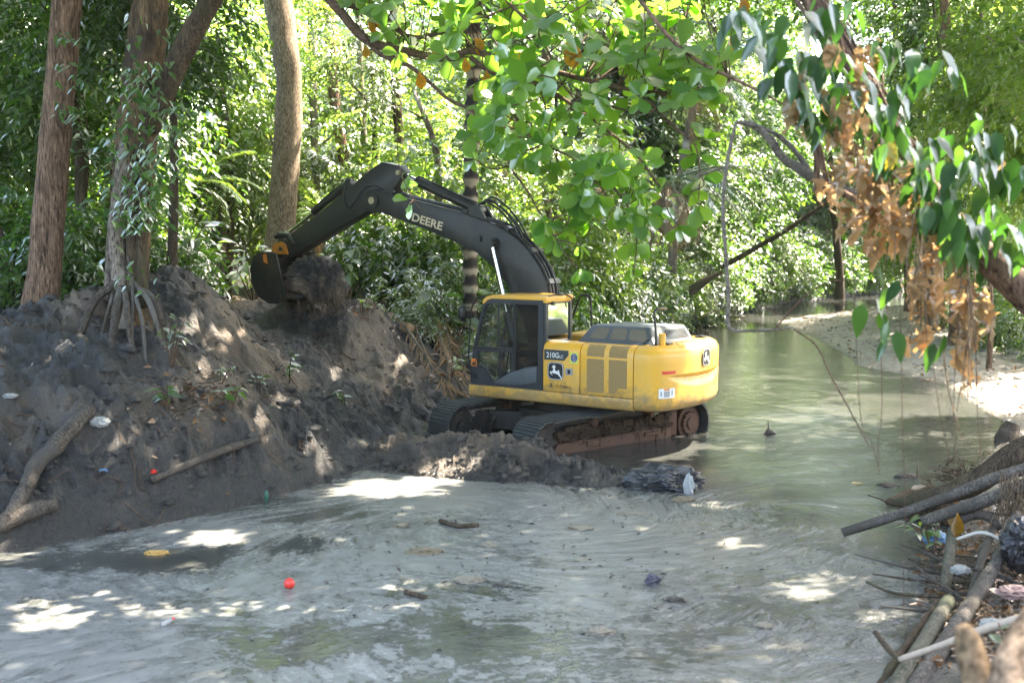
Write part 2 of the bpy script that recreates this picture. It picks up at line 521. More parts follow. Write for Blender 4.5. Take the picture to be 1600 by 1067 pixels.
# the height of the bank crest at a few known places
CREST = np.array([(-6.16, 18.4, 2.42), (-7.58, 18.5, 2.53), (-7.7, 17.1, 2.62), (-5.8, 21.0, 2.75), (-7.0, 20.0, 2.6), (-3.5, 25.5, 2.25), (-4.9, 17.3, 1.75), (-5.9, 15.8, 1.55)])
_g = np.exp(-(((CREST[:, None, 0] - CREST[None, :, 0]) / 1.15) ** 2 + ((CREST[:, None, 1] - CREST[None, :, 1]) / 1.15) ** 2))
BUMPS = [(c[0], c[1], a) for c, a in zip(CREST, np.linalg.solve(_g, CREST[:, 2] - gzs(CREST[:, 0], CREST[:, 1])))]
def polar(a_in, a_out, n_in, n_out, radii):
    a = np.concatenate([np.linspace(-a_out, -a_in, n_out, endpoint=False), np.linspace(-a_in, a_in, n_in, endpoint=False), np.linspace(a_in, a_out, n_out)])
    A, RR = np.meshgrid(np.radians(a), radii)
    x, y = RR * np.sin(A), RR * np.cos(A)
    nr, na = x.shape
    i = np.arange(nr - 1)[:, None] * na + np.arange(na - 1)[None]
    F = np.stack([i, i + 1, i + na + 1, i + na], -1).reshape(-1, 4)
    return x, y, F[:, ::-1]

def mud_material():
    m, nt, b = mat('mud')
    v = worldpos(nt)
    sand, zone, wet = attr(nt, 'sand'), attr(nt, 'zone'), attr(nt, 'wet')
    n1 = noise_n(nt, 2.2, 8, .68, .5, v); n2 = noise_n(nt, 13, 6, .7, .2, v); n3 = noise_n(nt, 60, 3, .6, 0, v)
    f = math_n(nt, 'ADD', math_n(nt, 'MULTIPLY', sand, .75), math_n(nt, 'ADD', math_n(nt, 'MULTIPLY', n1, .35), math_n(nt, 'MULTIPLY', n2, .22)))
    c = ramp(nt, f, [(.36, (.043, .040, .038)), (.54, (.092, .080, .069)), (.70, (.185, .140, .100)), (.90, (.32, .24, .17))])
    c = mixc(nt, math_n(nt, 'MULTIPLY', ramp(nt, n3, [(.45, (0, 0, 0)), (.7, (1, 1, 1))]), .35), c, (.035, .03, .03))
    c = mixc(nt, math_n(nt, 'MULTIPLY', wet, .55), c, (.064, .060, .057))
    floor = ramp(nt, n2, [(.35, (.035, .028, .02)), (.5, (.085, .06, .035)), (.62, (.16, .10, .05)), (.75, (.07, .075, .03))])
    c = mixc(nt, math_n(nt, 'MINIMUM', zone, 1.0), c, floor)
    sandc = ramp(nt, math_n(nt, 'ADD', math_n(nt, 'MULTIPLY', n1, .6), math_n(nt, 'MULTIPLY', n2, .4)), [(.38, (.17, .135, .10)), (.5, (.33, .28, .22)), (.62, (.44, .38, .31))])
    sandc = mixc(nt, math_n(nt, 'MULTIPLY', wet, .7), sandc, (.085, .070, .056))
    c = mixc(nt, math_n(nt, 'SUBTRACT', zone, 1.0, True), c, sandc)
    nt.links.new(c, b.inputs['Base Color'])
    r = math_n(nt, 'SUBTRACT', math_n(nt, 'ADD', .30, math_n(nt, 'MULTIPLY', n2, .50)), math_n(nt, 'MULTIPLY', wet, .26))
    nt.links.new(r, b.inputs['Roughness'])
    b.inputs['Specular IOR Level'].default_value = .6
    h = math_n(nt, 'ADD', n2, math_n(nt, 'ADD', math_n(nt, 'MULTIPLY', n3, .25), math_n(nt, 'MULTIPLY', n1, .7)))
    bump(nt, b, h, 1.0, .12)
    return m
MUD = mud_material()

rad = np.concatenate([np.geomspace(2.2, 9, 60, endpoint=False), np.geomspace(9, 30, 420, endpoint=False), np.geomspace(30, 90, 130, endpoint=False), np.geomspace(90, 600, 25)])
gx, gy, gF = polar(27, 62, 440, 45, rad)
gzv, gsand, gzone, gwet, gins = terrain(gx, gy)
far = sstep(80, 130, np.hypot(gx, gy))
gzv = gzv * (1 - far) + 2.5 * far
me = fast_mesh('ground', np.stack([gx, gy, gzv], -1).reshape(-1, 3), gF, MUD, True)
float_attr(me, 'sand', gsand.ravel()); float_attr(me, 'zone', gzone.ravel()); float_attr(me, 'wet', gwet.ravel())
tag(link('ground', me), kind='structure')

# the mud bar dug up in front of the machine
def mound_height(x, y):
    a = np.array([(-2.9, 19.3), (-2.0, 19.2), (-1.0, 18.75), (.1, 18.25), (1.0, 17.75), (1.75, 17.35), (2.45, 17.05)])
    hh = np.array([.10, .36, .52, .50, .26, .11, .12]); ww = np.array([.7, .85, .9, .85, .55, .36, .36])
    P = np.stack([x.ravel(), y.ravel()], 1)
    best = np.full(len(P), -9.)
    for i in range(len(a) - 1):
        ab = a[i + 1] - a[i]; t = np.clip(((P - a[i]) @ ab) / (ab @ ab), 0, 1)
        dd = np.hypot(*(P - a[i] - t[:, None] * ab).T)
        h = hh[i] + t * (hh[i + 1] - hh[i]); w = ww[i] + t * (ww[i + 1] - ww[i])
        q = dd / w
        best = np.maximum(best, h * (1.15 * np.exp(-q ** 2 * 1.25) - .15) - .28 * np.clip(q - 1, 0, 1))
    X, Y = P.T
    m = sstep(-.2, .25, best)
    best = best + m * (.16 * fbm(X * 1.7, Y * 1.7, o=6, gain=.66) + .075 * ridged(X * 1.8 + 5, Y * 2.6, o=5) + .03 * ridged(X * 6, Y * 6, o=4)) - .05 * m
    return best.reshape(x.shape)
mx, my = np.meshgrid(np.linspace(-3.9, 3.4, 330), np.linspace(15.9, 20.9, 230))
mz = mound_height(mx, my)
nr, na = mx.shape
i = np.arange(nr - 1)[:, None] * na + np.arange(na - 1)[None]
mF = np.stack([i, i + 1, i + na + 1, i + na], -1).reshape(-1, 4)
keep = (mz.ravel()[mF] > -.25).any(1)
me = fast_mesh('mud_mound', np.stack([mx + .05 * fbm(mx * 3, my * 3, mz * 3), my + .12 * fbm(mx * 2.2 + 8, my * 2.2, mz * 3), np.maximum(mz, -.3)], -1).reshape(-1, 3), mF[keep], MUD, True)
float_attr(me, 'sand', np.clip(.52 + .5 * fbm(mx * .6, my * .6, o=3) - .30 * sstep(-.5, 2, mx), 0, 1).ravel())
float_attr(me, 'zone', np.zeros(mx.size)); float_attr(me, 'wet', (1 - sstep(.02, .25, mz)).ravel())
tag(link('mud_mound', me), kind='structure')

# ------------------------------------------------------------------ water
def water_material():
    m, nt, b = mat('water')
    uv = nt.nodes.new('ShaderNodeUVMap'); uv.uv_map = 'flow'
    flow = uv.outputs[0]
    v = worldpos(nt)
    foam, rip = attr(nt, 'foam'), attr(nt, 'rip')
    f1 = noise_n(nt, .6, 7, .60, .8, flow, (1, 1.0, 1)); f2 = noise_n(nt, 3.6, 6, .66, .6, flow, (1, 1.2, 1)); f3 = noise_n(nt, 12, 7, .72, .7, v)
    s = math_n(nt, 'ADD', math_n(nt, 'MULTIPLY', f1, .75), math_n(nt, 'ADD', math_n(nt, 'MULTIPLY', f2, .50), math_n(nt, 'MULTIPLY', f3, .46)))
    s = math_n(nt, 'ADD', s, foam)
    mask = ramp(nt, s, [(.80, (0, 0, 0)), (.845, (.72,) * 3), (.98, (1, 1, 1))])
    film = ramp(nt, s, [(.66, (0, 0, 0)), (.85, (.35,) * 3)])
    murk = ramp(nt, noise_n(nt, .5, 4, .6, .5, flow), [(.35, (.042, .044, .039)), (.65, (.066, .067, .060))])
    scum = ramp(nt, f2, [(.3, (.130, .129, .117)), (.5, (.185, .183, .168)), (.7, (.275, .270, .252))])
    c = mixc(nt, film, murk, (.15, .156, .138))
    c = mixc(nt, mask, c, scum)
    nt.links.new(c, b.inputs['Base Color'])
    nt.links.new(math_n(nt, 'ADD', .05, math_n(nt, 'MULTIPLY', mask, .24)), b.inputs['Roughness'])
    b.inputs['IOR'].default_value = 1.333
    nt.links.new(math_n(nt, 'SUBTRACT', .5, math_n(nt, 'MULTIPLY', mask, .12)), b.inputs['Specular IOR Level'])
    w1 = noise_n(nt, 2.0, 3, .5, .6, flow, (1, 2.4, 1)); w2 = noise_n(nt, 8.5, 4, .6, .7, flow, (1, 2.2, 1)); w3 = noise_n(nt, 30, 3, .6, .3, v)
    hw = math_n(nt, 'ADD', math_n(nt, 'MULTIPLY', w1, 1.3), math_n(nt, 'ADD', math_n(nt, 'MULTIPLY', w2, .55), math_n(nt, 'MULTIPLY', w3, .12)))
    h = math_n(nt, 'ADD', math_n(nt, 'MULTIPLY', hw, rip), math_n(nt, 'MULTIPLY', math_n(nt, 'MULTIPLY', f2, mask), .025))
    bump(nt, b, h, 1.0, .2)
    return m
WATER = water_material()
rad = np.concatenate([np.geomspace(3, 9, 40, endpoint=False), np.geomspace(9, 30, 260, endpoint=False), np.geomspace(30, 110, 90)])
wx, wy, wF = polar(27, 70, 300, 40, rad)
Pw = np.stack([wx.ravel(), wy.ravel()], 1)
def blob(u, v, ru, rv):
    c = onz(u, v, 0); k = 1800 * CAM_H / c[1] ** 2
    return np.exp(-(((wx - c[0]) / (ru * c[1] / 1800)) ** 2 + ((wy - c[1]) / (rv / k)) ** 2))
foam = -.04 - .30 * sstep(17, 21, wy - .12 * wx) - .10 * sstep(-1, 2.5, wx - .15 * (wy - 12))
for u, v, ru, rv, a in [(640, 760, 130, 30, .40), (850, 800, 200, 42, .26), (1010, 850, 120, 60, .30), (960, 930, 130, 60, .22), (330, 830, 130, 18, .26),
                        (250, 915, 250, 26, .22), (620, 880, 200, 26, .22), (110, 1010, 190, 60, .20), (430, 960, 140, 26, .16), (860, 1000, 90, 40, .10), (480, 1060, 300, 25, .08),
                        (1320, 1030, 210, 70, .42), (1190, 870, 130, 26, .26), (1350, 905, 120, 45, .26), (1130, 800, 90, 26, .14), (1130, 800, 60, 30, .12), (560, 800, 90, 20, -.16), (480, 850, 110, 16, -.08),  # lower right patches: pale foam plus sky reflection put into the colour
                        (690, 990, 150, 40, -.10), (80, 880, 160, 14, -.16), (1080, 990, 90, 45, -.12), (1200, 600, 200, 60, -.25), (1350, 660, 160, 60, -.25)]:
    foam += a * blob(u, v, ru, rv)
rip = .022 + 0 * wx
for u, v, ru, rv, a in [(1290, 880, 170, 110, .75), (1130, 790, 90, 40, .55), (1350, 1010, 200, 70, .7), (1050, 930, 90, 80, .22), (1150, 1000, 120, 60, .3), (1250, 700, 250, 60, .10), (1250, 560, 250, 60, .03), (800, 800, 200, 30, .06)]:
    rip += a * blob(u, v, ru, rv)
# stream lines wound round the eddy below the mud bar
fx, fy = wx.copy(), wy.copy()
for u, v, Rr_, a in [(740, 815, 2.0, 1.7), (1180, 800, 1.3, -1.5)]:
    c = onz(u, v, 0); r = np.hypot(wx - c[0], wy - c[1]); t = a * np.exp(-(r / Rr_) ** 2)
    dx, dy = fx - c[0], fy - c[1]
    fx, fy = c[0] + np.cos(t) * dx - np.sin(t) * dy, c[1] + np.sin(t) * dx + np.cos(t) * dy
fx = fx + .5 * fbm(wx * .35, wy * .35, o=3); fy = fy + .5 * fbm(wx * .35 + 40, wy * .35, o=3)
th = R(-28)
fu, fv = math.cos(th) * fx - math.sin(th) * fy, math.sin(th) * fx + math.cos(th) * fy
wz = .022 * np.clip(rip - .1, 0, 1) * fbm(fu * 1.3, fv * 2.4, o=4) + .012 * np.clip(rip - .02, 0, .5) * fbm(fu * 2, fv * 4, o=2) * (wy < 30)
me = fast_mesh('river', np.stack([wx, wy, wz], -1).reshape(-1, 3), wF, WATER, True)
float_attr(me, 'foam', foam.ravel()); float_attr(me, 'rip', rip.ravel())
uvl = me.uv_layers.new(name='flow')
vi = np.empty(len(me.loops), np.int32); me.loops.foreach_get('vertex_index', vi)
uvl.data.foreach_set('uv', np.stack([fu.ravel()[vi], fv.ravel()[vi]], 1).astype(np.float32).ravel())
tag(link('river', me), kind='structure')
# ------------------------------------------------------------------ the excavator
YEL = paint('yellow_paint', (.84, .43, .035), .38, (.20, .12, .05), .45, splash=(1.0, 1.75))
BLK = paint('black_paint', (.021, .0215, .019), .38, (.12, .10, .075), .42)
CABD = paint('cab_grey', (.028, .031, .034), .42, (.12, .11, .09), .35)
HOODM = paint('hood_grey', (.075, .085, .092), .45, (.22, .20, .17), .45)
RUST = paint('rusty_steel', (.105, .054, .034), .72, (.05, .035, .03), .8, .3, 4)
SHOE = paint('track_steel', (.050, .052, .050), .5, (.12, .11, .095), .7, .5, 5)
GREASE = paint('muddy_steel', (.030, .026, .022), .65, (.10, .07, .045), .8, .4, 6)
CHROME = flat('chrome_rod', (.75, .75, .73), .16, 1)
RUBBER = flat('hose_rubber', (.018, .018, .018), .5)
TAN = flat('dusty_mesh', (.33, .215, .085), .85)
BRONZE = flat('dusty_grille', (.16, .135, .095), .8)
WHITE = flat('white_print', (.80, .80, .76), .5)
CREAM = flat('cream_print', (.66, .56, .36), .55)
INK = flat('black_print', (.012, .012, .014), .5)
RED = flat('red_reflector', (.70, .06, .035), .35)
ORANGE = flat('orange_print', (.80, .22, .03), .5)
LIME = flat('lime_print', (.62, .68, .10), .5)
BLUE = flat('blue_print', (.07, .07, .22), .5)
SILVER = flat('silver_print', (.34, .36, .36), .35, .3)
GOLD = flat('plated_pin', (.45, .40, .24), .45, .5)
SEATM = flat('seat_cloth', (.02, .02, .022), .9)
def glass_mat(name, tint, refl):
    m = bpy.data.materials.new(name); m.use_nodes = True
    nt = m.node_tree; nt.nodes.clear()
    out = nt.nodes.new('ShaderNodeOutputMaterial')
    t = N(nt, 'BsdfTransparent'); t.inputs[0].default_value = (*tint, 1)
    g = N(nt, 'BsdfGlossy', Roughness=.06)
    d = N(nt, 'BsdfDiffuse'); d.inputs[0].default_value = (.20, .19, .17, 1)
    n = noise_n(nt, 3, 5, .6)
    m0 = N(nt, 'MixShader'); nt.links.new(math_n(nt, 'MULTIPLY', n, .16), m0.inputs[0])
    nt.links.new(t.outputs[0], m0.inputs[1]); nt.links.new(d.outputs[0], m0.inputs[2])
    fr = N(nt, 'Fresnel', IOR=1.5)
    ms = N(nt, 'MixShader'); nt.links.new(math_n(nt, 'MULTIPLY', fr.outputs[0], refl), ms.inputs[0])
    nt.links.new(m0.outputs[0], ms.inputs[1]); nt.links.new(g.outputs[0], ms.inputs[2])
    nt.links.new(ms.outputs[0], out.inputs[0])
    return m
GLASS = glass_mat('window_glass', (.74, .80, .78), .9)
FRONTGLASS = glass_mat('front_glass', (.80, .84, .83), .25)
DARKGLASS = glass_mat('dark_window_glass', (.16, .17, .17), 1.2)

EX_POS, EX_ROT = np.array([1.12, 21.76, -.24]), (-.008, -.009, 2.575)
EXM = np.array(Euler(EX_ROT).to_matrix())
def loc(u, v, axis, val):
    """machine coordinates of the place on plane axis=val seen at photo pixel u, v"""
    d = EXM.T @ ray(u, v); o = EXM.T @ (np.array([0, 0, CAM_H]) - EX_POS)
    return o + (val - o[axis]) / d[axis] * d
def exworld(p): return np.asarray(p, float) @ EXM.T + EX_POS
ex = thing('excavator', 'yellow and black tracked excavator standing in the river, bucket raised to the bank', 'excavator', EX_POS, EX_ROT)

# ---- undercarriage: turned against the upper body
UC = R(72.46)
TRACK_R, TRACK_X = .40, 1.83
def track_path(n=53):
    L = 2 * (2 * TRACK_X) + 2 * math.pi * TRACK_R
    out = []
    for k in range(n):
        s = k / n * L
        if s < 2 * TRACK_X:
            x = -TRACK_X + s; z = .46 + TRACK_R - .025 * (math.sin((x / TRACK_X) * math.pi * 1.5) ** 2); a = 0
        elif s < 2 * TRACK_X + math.pi * TRACK_R:
            t = (s - 2 * TRACK_X) / TRACK_R
            x = TRACK_X + TRACK_R * math.sin(t); z = .46 + TRACK_R * math.cos(t); a = t
        elif s < 4 * TRACK_X + math.pi * TRACK_R:
            x = TRACK_X - (s - 2 * TRACK_X - math.pi * TRACK_R); z = .46 - TRACK_R; a = math.pi
        else:
            t = (s - 4 * TRACK_X - math.pi * TRACK_R) / TRACK_R
            x = -TRACK_X - TRACK_R * math.sin(t); z = .46 - TRACK_R * math.cos(t); a = math.pi + t
        out.append((x, z, a))
    return out
shoe_v = join(box(-.092, .092, -.30, .30, 0, .022), *[prism([(x - .014, .02), (x + .014, .02), (x + .008, .052), (x - .008, .052)], -.30, .30) for x in (-.075, -.01, .055)],
              box(.085, .104, -.30, .30, -.012, .008))
shoe_me = mesh('track_shoe', shoe_v, SHOE)
def ring(x, z, r, y0, y1, seg=24): return cyl((x, y0, z), (x, y1, z), r, seg)
roller_me = mesh('track_roller', join(ring(0, 0, .10, -.14, .14), ring(0, 0, .05, .14, .2)), RUST)
carrier_me = mesh('carrier_roller', join(ring(0, 0, .075, -.12, .22), ring(0, 0, .052, .22, .245)), RUST)
def sprocket_vf():
    poly = []
    for k in range(21):
        for da, rr in ((-.06, .33), (-.02, .38), (.02, .38), (.06, .33)):
            a = k / 21 * 2 * math.pi + da
            poly.append((rr * math.cos(a), rr * math.sin(a)))
    hub = []
    for k in range(16):
        for da, rr in ((-.1, .225), (.1, .225), (.14, .20), (.25, .20)):
            a = k / 16 * 2 * math.pi + da
            hub.append((rr * math.cos(a), rr * math.sin(a)))
    return join(prism(poly, -.04, .04), ring(0, 0, .30, .04, .16, 28), prism(hub, .16, .22), ring(0, 0, .12, .22, .25))
sprocket_me = mesh('drive_sprocket', sprocket_vf(), RUST)
idler_me = mesh('idler_wheel', join(ring(0, 0, .34, -.09, .09, 32), ring(0, 0, .28, .09, .13, 32), ring(0, 0, .1, .13, .2)), GREASE)
def frame_vf():
    v = [box(-1.5, 1.45, -.12, .10, .22, .58, .03),
         prism([(-1.30, .16), (1.62, .14), (1.70, .30), (1.60, .44), (.95, .47), (.92, .44), (-.25, .45), (-.3, .47), (-1.28, .43)], .10, .20, 1, .012),
         box(.55, .60, .19, .225, .30, .42), box(-.9, -.86, .19, .225, .2, .42),
         box(.62, .92, .19, .23, .33, .42, .01), box(-.95, -.55, .19, .24, .35, .41, .01),
         box(-1.5, -1.25, -.1, .16, .25, .72, .04)]
    for x in (-1.1, -.55, .2, .85, 1.3): v.append(box(x - .05, x + .05, .08, .19, .02, .17))
    for x in (-1.0, -.3, .4, 1.1): v.append(ring(x, .62, .035, -.1, .17, 10))
    return join(*v)
frame_me = mesh('track_frame', frame_vf(), RUST, True, 35)
frame_far = mesh('track_frame', frame_vf(), GREASE, True, 35)
path = track_path()
for side in (1, -1):
    offx, offy = -math.sin(UC) * 1.195 * side, math.cos(UC) * 1.195 * side
    chainv = []
    pp = np.array([(x, z) for x, z, a in path])
    cpoly_o = [(x - .03 * math.sin(a), z - .03 * math.cos(a)) for x, z, a in path]
    cpoly_i = [(x - .11 * math.sin(a), z - .11 * math.cos(a)) for x, z, a in path]
    tr = link('crawler_track', mesh('track_chain', join(holed(cpoly_o, [cpoly_i], -.11, -.05), holed(cpoly_o, [cpoly_i], .05, .11)), GREASE), ex, (offx, offy, 0), (0, 0, UC if side > 0 else UC))
    for x, z, a in path:
        link('track_shoe', shoe_me, tr, (x, 0, z), (0, a, 0))
    sy = side
    fr_ = link('track_frame', frame_me if side > 0 else frame_far, tr, (0, 0, 0), (0, 0, 0), (1, side, 1))
    for x in (-1.15, -.75, -.35, .05, .45, .85, 1.2): link('track_roller', roller_me, tr, (x, 0, .16))
    for x in (-.72, .72): link('carrier_roller', carrier_me, tr, (x, 0, .74))
    link('drive_sprocket', sprocket_me, tr, (-TRACK_X, 0, .46)); link('idler_wheel', idler_me, tr, (TRACK_X, 0, .46))
    # river weed and mud caught between the frame and the chain
    mv, nq = [], 0
    rr = np.random.default_rng(5 + side)
    for k in range(70):
        x = rr.uniform(-1.25, 1.6); z0 = rr.uniform(.42, .72); y = .14 + rr.uniform(0, .07)
        mv.append(tube([(x, y, z0), (x + rr.normal(0, .05), y + .03, z0 - rr.uniform(.05, .12)), (x + rr.normal(0, .08), y + .02, z0 - rr.uniform(.12, .28))], [.010, .007, .003], 4))
    for k in range(60):
        x = rr.uniform(-1.3, 1.55); z = rr.uniform(.46, .70); s = rr.uniform(.04, .10)
        b_ = box(-s * 1.5, s * 1.5, 0, .05, -s * .6, s * .6)
        mv.append((b_[0] + rr.normal(0, s * .25, b_[0].shape) + [x, .13, z], b_[1]))
    w = link('caught_weed', mesh('caught_weed', join(*mv), GREASE if side < 0 else paint('weed_mud', (.045, .030, .020), .8, (.14, .085, .04), .9, .2, 9)), tr)
    w['kind'] = 'stuff'
# body between the tracks
xb = join(prism([(-.75, -.45), (.75, -.45), (1.15, -1.05), (1.15, -1.1), (-1.15, -1.1), (-1.15, -1.05)], .34, .70, 2, .02), prism([(-.75, .45), (.75, .45), (1.15, 1.05), (1.15, 1.1), (-1.15, 1.1), (-1.15, 1.05)], .34, .70, 2, .02),
          box(-.8, .8, -.6, .6, .36, .78, .03), cyl((0, 0, .76), (0, 0, .92), .72, 40))
part('car_body', xb, GREASE, ex, True, 35, rot=(0, 0, UC))
part('slew_ring', cyl((0, 0, .90), (0, 0, 1.06), .62, 48), SHOE, ex, True, 35)
part('warning_label', box(-.05, .05, -.004, .004, -.06, .06), LIME, ex, loc=tuple(loc(746, 658, 1, .4) if False else (1.0, -.02, .56)), rot=(0, 0, UC))

# ---- upper body
part('deck', join(box(-2.3, 1.30, -1.25, 1.25, 1.06, 1.22, .02), box(.2, 1.42, -1.28, -.4, 1.1, 1.25, .02)), GREASE, ex)
sk = [(1.20, 1.045), (1.29, 1.03), (1.34, 1.05), (1.365, 1.10), (1.365, 1.255), (1.20, 1.255)]
part('side_skirt', join(prism(sk, -1.985, 1.42, 0, .012), box(1.36, 1.44, .30, 1.34, 1.05, 1.25, .02)), YEL, ex, True, 35)
part('side_skirt', prism([(-y, z) for y, z in sk], -1.985, 1.42, 0, .012), YEL, ex, True, 35)

# cab
cab_out = [(1.42, 1.262), (1.425, 1.45), (1.36, 1.95), (1.20, 2.55), (1.13, 2.76), (1.06, 2.84), (.93, 2.875), (-.15, 2.885), (-.15, 1.262)]
win_up = [(1.305, 1.97), (1.15, 2.56), (1.09, 2.72), (1.03, 2.765), (.92, 2.775), (.485, 2.785), (.485, 1.99)]
win_low = [(1.26, 1.86), (1.18, 1.885), (.53, 1.895), (.50, 1.80), (.54, 1.58), (.66, 1.42), (.80, 1.36), (.93, 1.34), (1.0, 1.44), (1.06, 1.56), (1.17, 1.62), (1.30, 1.62)]
win_q = [(.44, 2.785), (-.045, 2.785), (-.045, 1.70), (.20, 1.66), (.44, 1.57)]
cab = part('cab', join(holed(cab_out, [win_up, win_low, win_q], 1.24, 1.305)), CABD, ex)
rings = holed(cab_out, [win_up[::-1], [(1.28, 1.90), (.0, 1.90), (.0, 1.40), (1.30, 1.40)], [(.44, 2.785), (-.04, 2.785), (-.04, 1.98), (.44, 1.98)]], .33, .38)
part('cab_wall', join(rings, box(-.15, 1.4, .33, 1.3, 1.24, 1.30)), CABD, cab)
part('cab_wall', holed([(.33, 1.262), (1.29, 1.262), (1.29, 2.88), (.33, 2.88)], [[(.41, 2.12), (1.20, 2.12), (1.20, 2.80), (.41, 2.80)]], -.20, -.15, 0), CABD, cab)
for (a, b, nm) in (((1.425, 1.45), (1.36, 1.95), 'front_glass'), ((1.36, 1.95), (1.13, 2.76), 'front_glass')):
    part(nm, (np.array([(a[0], .38, a[1]), (a[0], 1.24, a[1]), (b[0], 1.24, b[1]), (b[0], .38, b[1])]), [[0, 1, 2, 3]]), FRONTGLASS, cab)
def pane(poly, y, m, name):
    tr = tessellate_polygon([[Vector((p[0], p[1], 0)) for p in poly]])
    return part(name, (np.array([(p[0], y, p[1]) for p in poly]), [list(t) for t in tr]), m, cab)
def grow(poly, k=1.03):
    c = np.mean(poly, 0); return [tuple(c + (np.array(p) - c) * k) for p in poly]
pane(grow(win_up), 1.27, GLASS, 'window_pane'); pane(grow(win_low), 1.27, GLASS, 'window_pane'); pane(grow(win_q), 1.27, DARKGLASS, 'quarter_pane')
pane(grow(win_up), .35, GLASS, 'window_pane')
part('rear_pane', (np.array([(-.175, .40, 2.10), (-.175, 1.21, 2.10), (-.175, 1.21, 2.81), (-.175, .40, 2.81)]), [[0, 1, 2, 3]]), GLASS, cab)
# rubber seals, door split, handle, sill panel
def outline_strip(poly, y, w, h):
    return holed(grow(poly, 1 + w), [poly], y, y + h)
part('window_seal', join(outline_strip(win_up, 1.30, .05, .012), outline_strip(win_low, 1.30, .05, .012), outline_strip(win_q, 1.30, .05, .010)), RUBBER, cab)
part('door_edge', join(box(.455, .470, 1.29, 1.312, 1.29, 2.84), box(.462, 1.38, 1.29, 1.312, 1.925, 1.955), box(1.395, 1.41, 1.29, 1.31, 1.30, 1.6)), RUBBER, cab)
sill = [(.86, 1.31), (.90, 1.33), (.72, 1.43), (.56, 1.52), (.46, 1.555), (.20, 1.64), (-.03, 1.68), (-.03, 1.50), (-.03, 1.40), (.18, 1.345), (.44, 1.31)]
part('sill_panel', prism(sill, 1.30, 1.325, 1, .008), HOODM, cab, True, 30)
part('door_handle', join(box(.50, .62, 1.305, 1.335, 1.93, 1.955, .008), box(.02, .035, 1.325, 1.337, 1.56, 1.575)), BLK, cab)
part('window_slider', box(.80, .825, 1.272, 1.285, 1.99, 2.77), RUBBER, cab)
part('warning_label', join(box(1.28, 1.40, 1.306, 1.309, 1.60, 1.735)), ORANGE, cab)
part('warning_print', join(box(1.30, 1.38, 1.309, 1.311, 1.615, 1.665), box(1.33, 1.36, 1.309, 1.311, 1.67, 1.70)), INK, cab)
part('round_light', ring(1.335, 1.42, .055, 1.29, 1.32, 20), BLK, cab)
roof = [(1.16, 2.80), (1.08, 2.895), (.95, 2.935), (-.20, 2.945), (-.20, 2.875), (.95, 2.87), (1.04, 2.84), (1.13, 2.76)]
part('cab_roof', join(prism(roof, .32, 1.315, 1, .012), box(-.22, -.12, .34, 1.30, 2.83, 2.94, .015)), YEL, cab, True, 40)
part('roof_lamp', join(box(-.24, -.14, .70, .84, 2.945, 3.0, .01), box(-.26, -.20, 1.05, 1.13, 2.78, 2.85, .01)), BLK, cab)
part('roof_wiring', tube([(-.2, 1.2, 2.95), (-.24, .9, 2.97), (-.22, .6, 2.95), (-.26, .45, 2.86), (-.24, .4, 2.7)], .012, 5, 14), GREASE, cab)
seat = join(box(.02, .52, .55, 1.03, 1.62, 1.76, .05), prism([(.0, 1.72), (.14, 1.72), (.02, 2.35), (-.10, 2.33)], .55, 1.03, 1, .04), box(-.12, -.02, .66, .92, 2.36, 2.58, .03), box(.1, .5, .46, .54, 1.8, 1.95, .03), box(.1, .5, 1.04, 1.12, 1.8, 1.95, .03))
part('seat', seat, SEATM, cab, True, 35)
part('control_lever', join(tube([(.55, 1.08, 1.9), (.58, 1.08, 2.02), (.55, 1.08, 2.1)], .018, 6), box(.45, .62, 1.02, 1.14, 1.55, 1.9, .03), tube([(1.05, .7, 1.3), (.98, .7, 1.75), (.93, .72, 1.9)], .014, 6), tube([(1.05, .9, 1.3), (.98, .9, 1.75), (.93, .9, 1.9)], .014, 6)), SEATM, cab)
part('monitor', join(box(1.0, 1.05, .42, .62, 1.85, 2.02, .01), box(.9, 1.1, .38, .46, 1.3, 1.9, .02)), SEATM, cab)

# engine side doors
dp = [(1.02, 1.265), (1.362, 1.265), (1.365, 1.95), (1.355, 2.03), (1.32, 2.095), (1.25, 2.14), (1.02, 2.16)]
door1 = part('side_door', prism(dp, -.935, -.195, 0, .010), YEL, ex, True, 30)
door2 = part('side_door', prism(dp, -1.978, -.952, 0, .010), YEL, ex, True, 30)
part('body_core', join(box(-2.0, -.2, -1.2, 1.1, 1.2, 2.05), box(-2.0, .3, -1.3, -.36, 1.24, 2.13, .04)), YEL, ex)
part('storage_box', join(box(.3, 1.38, -1.32, -.42, 1.24, 1.72, .04), box(-.55, .32, -1.33, -.4, 1.24, 2.15, .05)), YEL, ex, True, 35)
def yplate(x0, x1, z0, z1, y, t=.004): return box(x0, x1, y, y + t, z0, z1)
def curved_strip(x0, x1, z0, off=.003, n=5):
    P = [(1.3645, z0), (1.365, 1.95), (1.355, 2.03), (1.32, 2.095), (1.25, 2.14)]
    V, F = [], []
    for k, (y, z) in enumerate(P):
        ang = [0, .1, .5, .85, 1.2][k]
        for x in (x0, x1): V.append((x, y + off * math.cos(ang), z + off * math.sin(ang)))
    for k in range(len(P) - 1): F.append([2 * k, 2 * k + 1, 2 * k + 3, 2 * k + 2])
    return np.array(V), F
def rrect(x0, x1, z0, z1, r=.03, n=4):
    out = []
    for cx, cz, a0 in ((x1 - r, z1 - r, 0), (x0 + r, z1 - r, 90), (x0 + r, z0 + r, 180), (x1 - r, z0 + r, 270)):
        for k in range(n + 1):
            a = R(a0 + 90 * k / n); out.append((cx + r * math.cos(a), cz + r * math.sin(a)))
    return out
part('grille_panel', prism(rrect(-1.42, -1.085, 1.315, 1.905), 1.360, 1.368), TAN, door2)
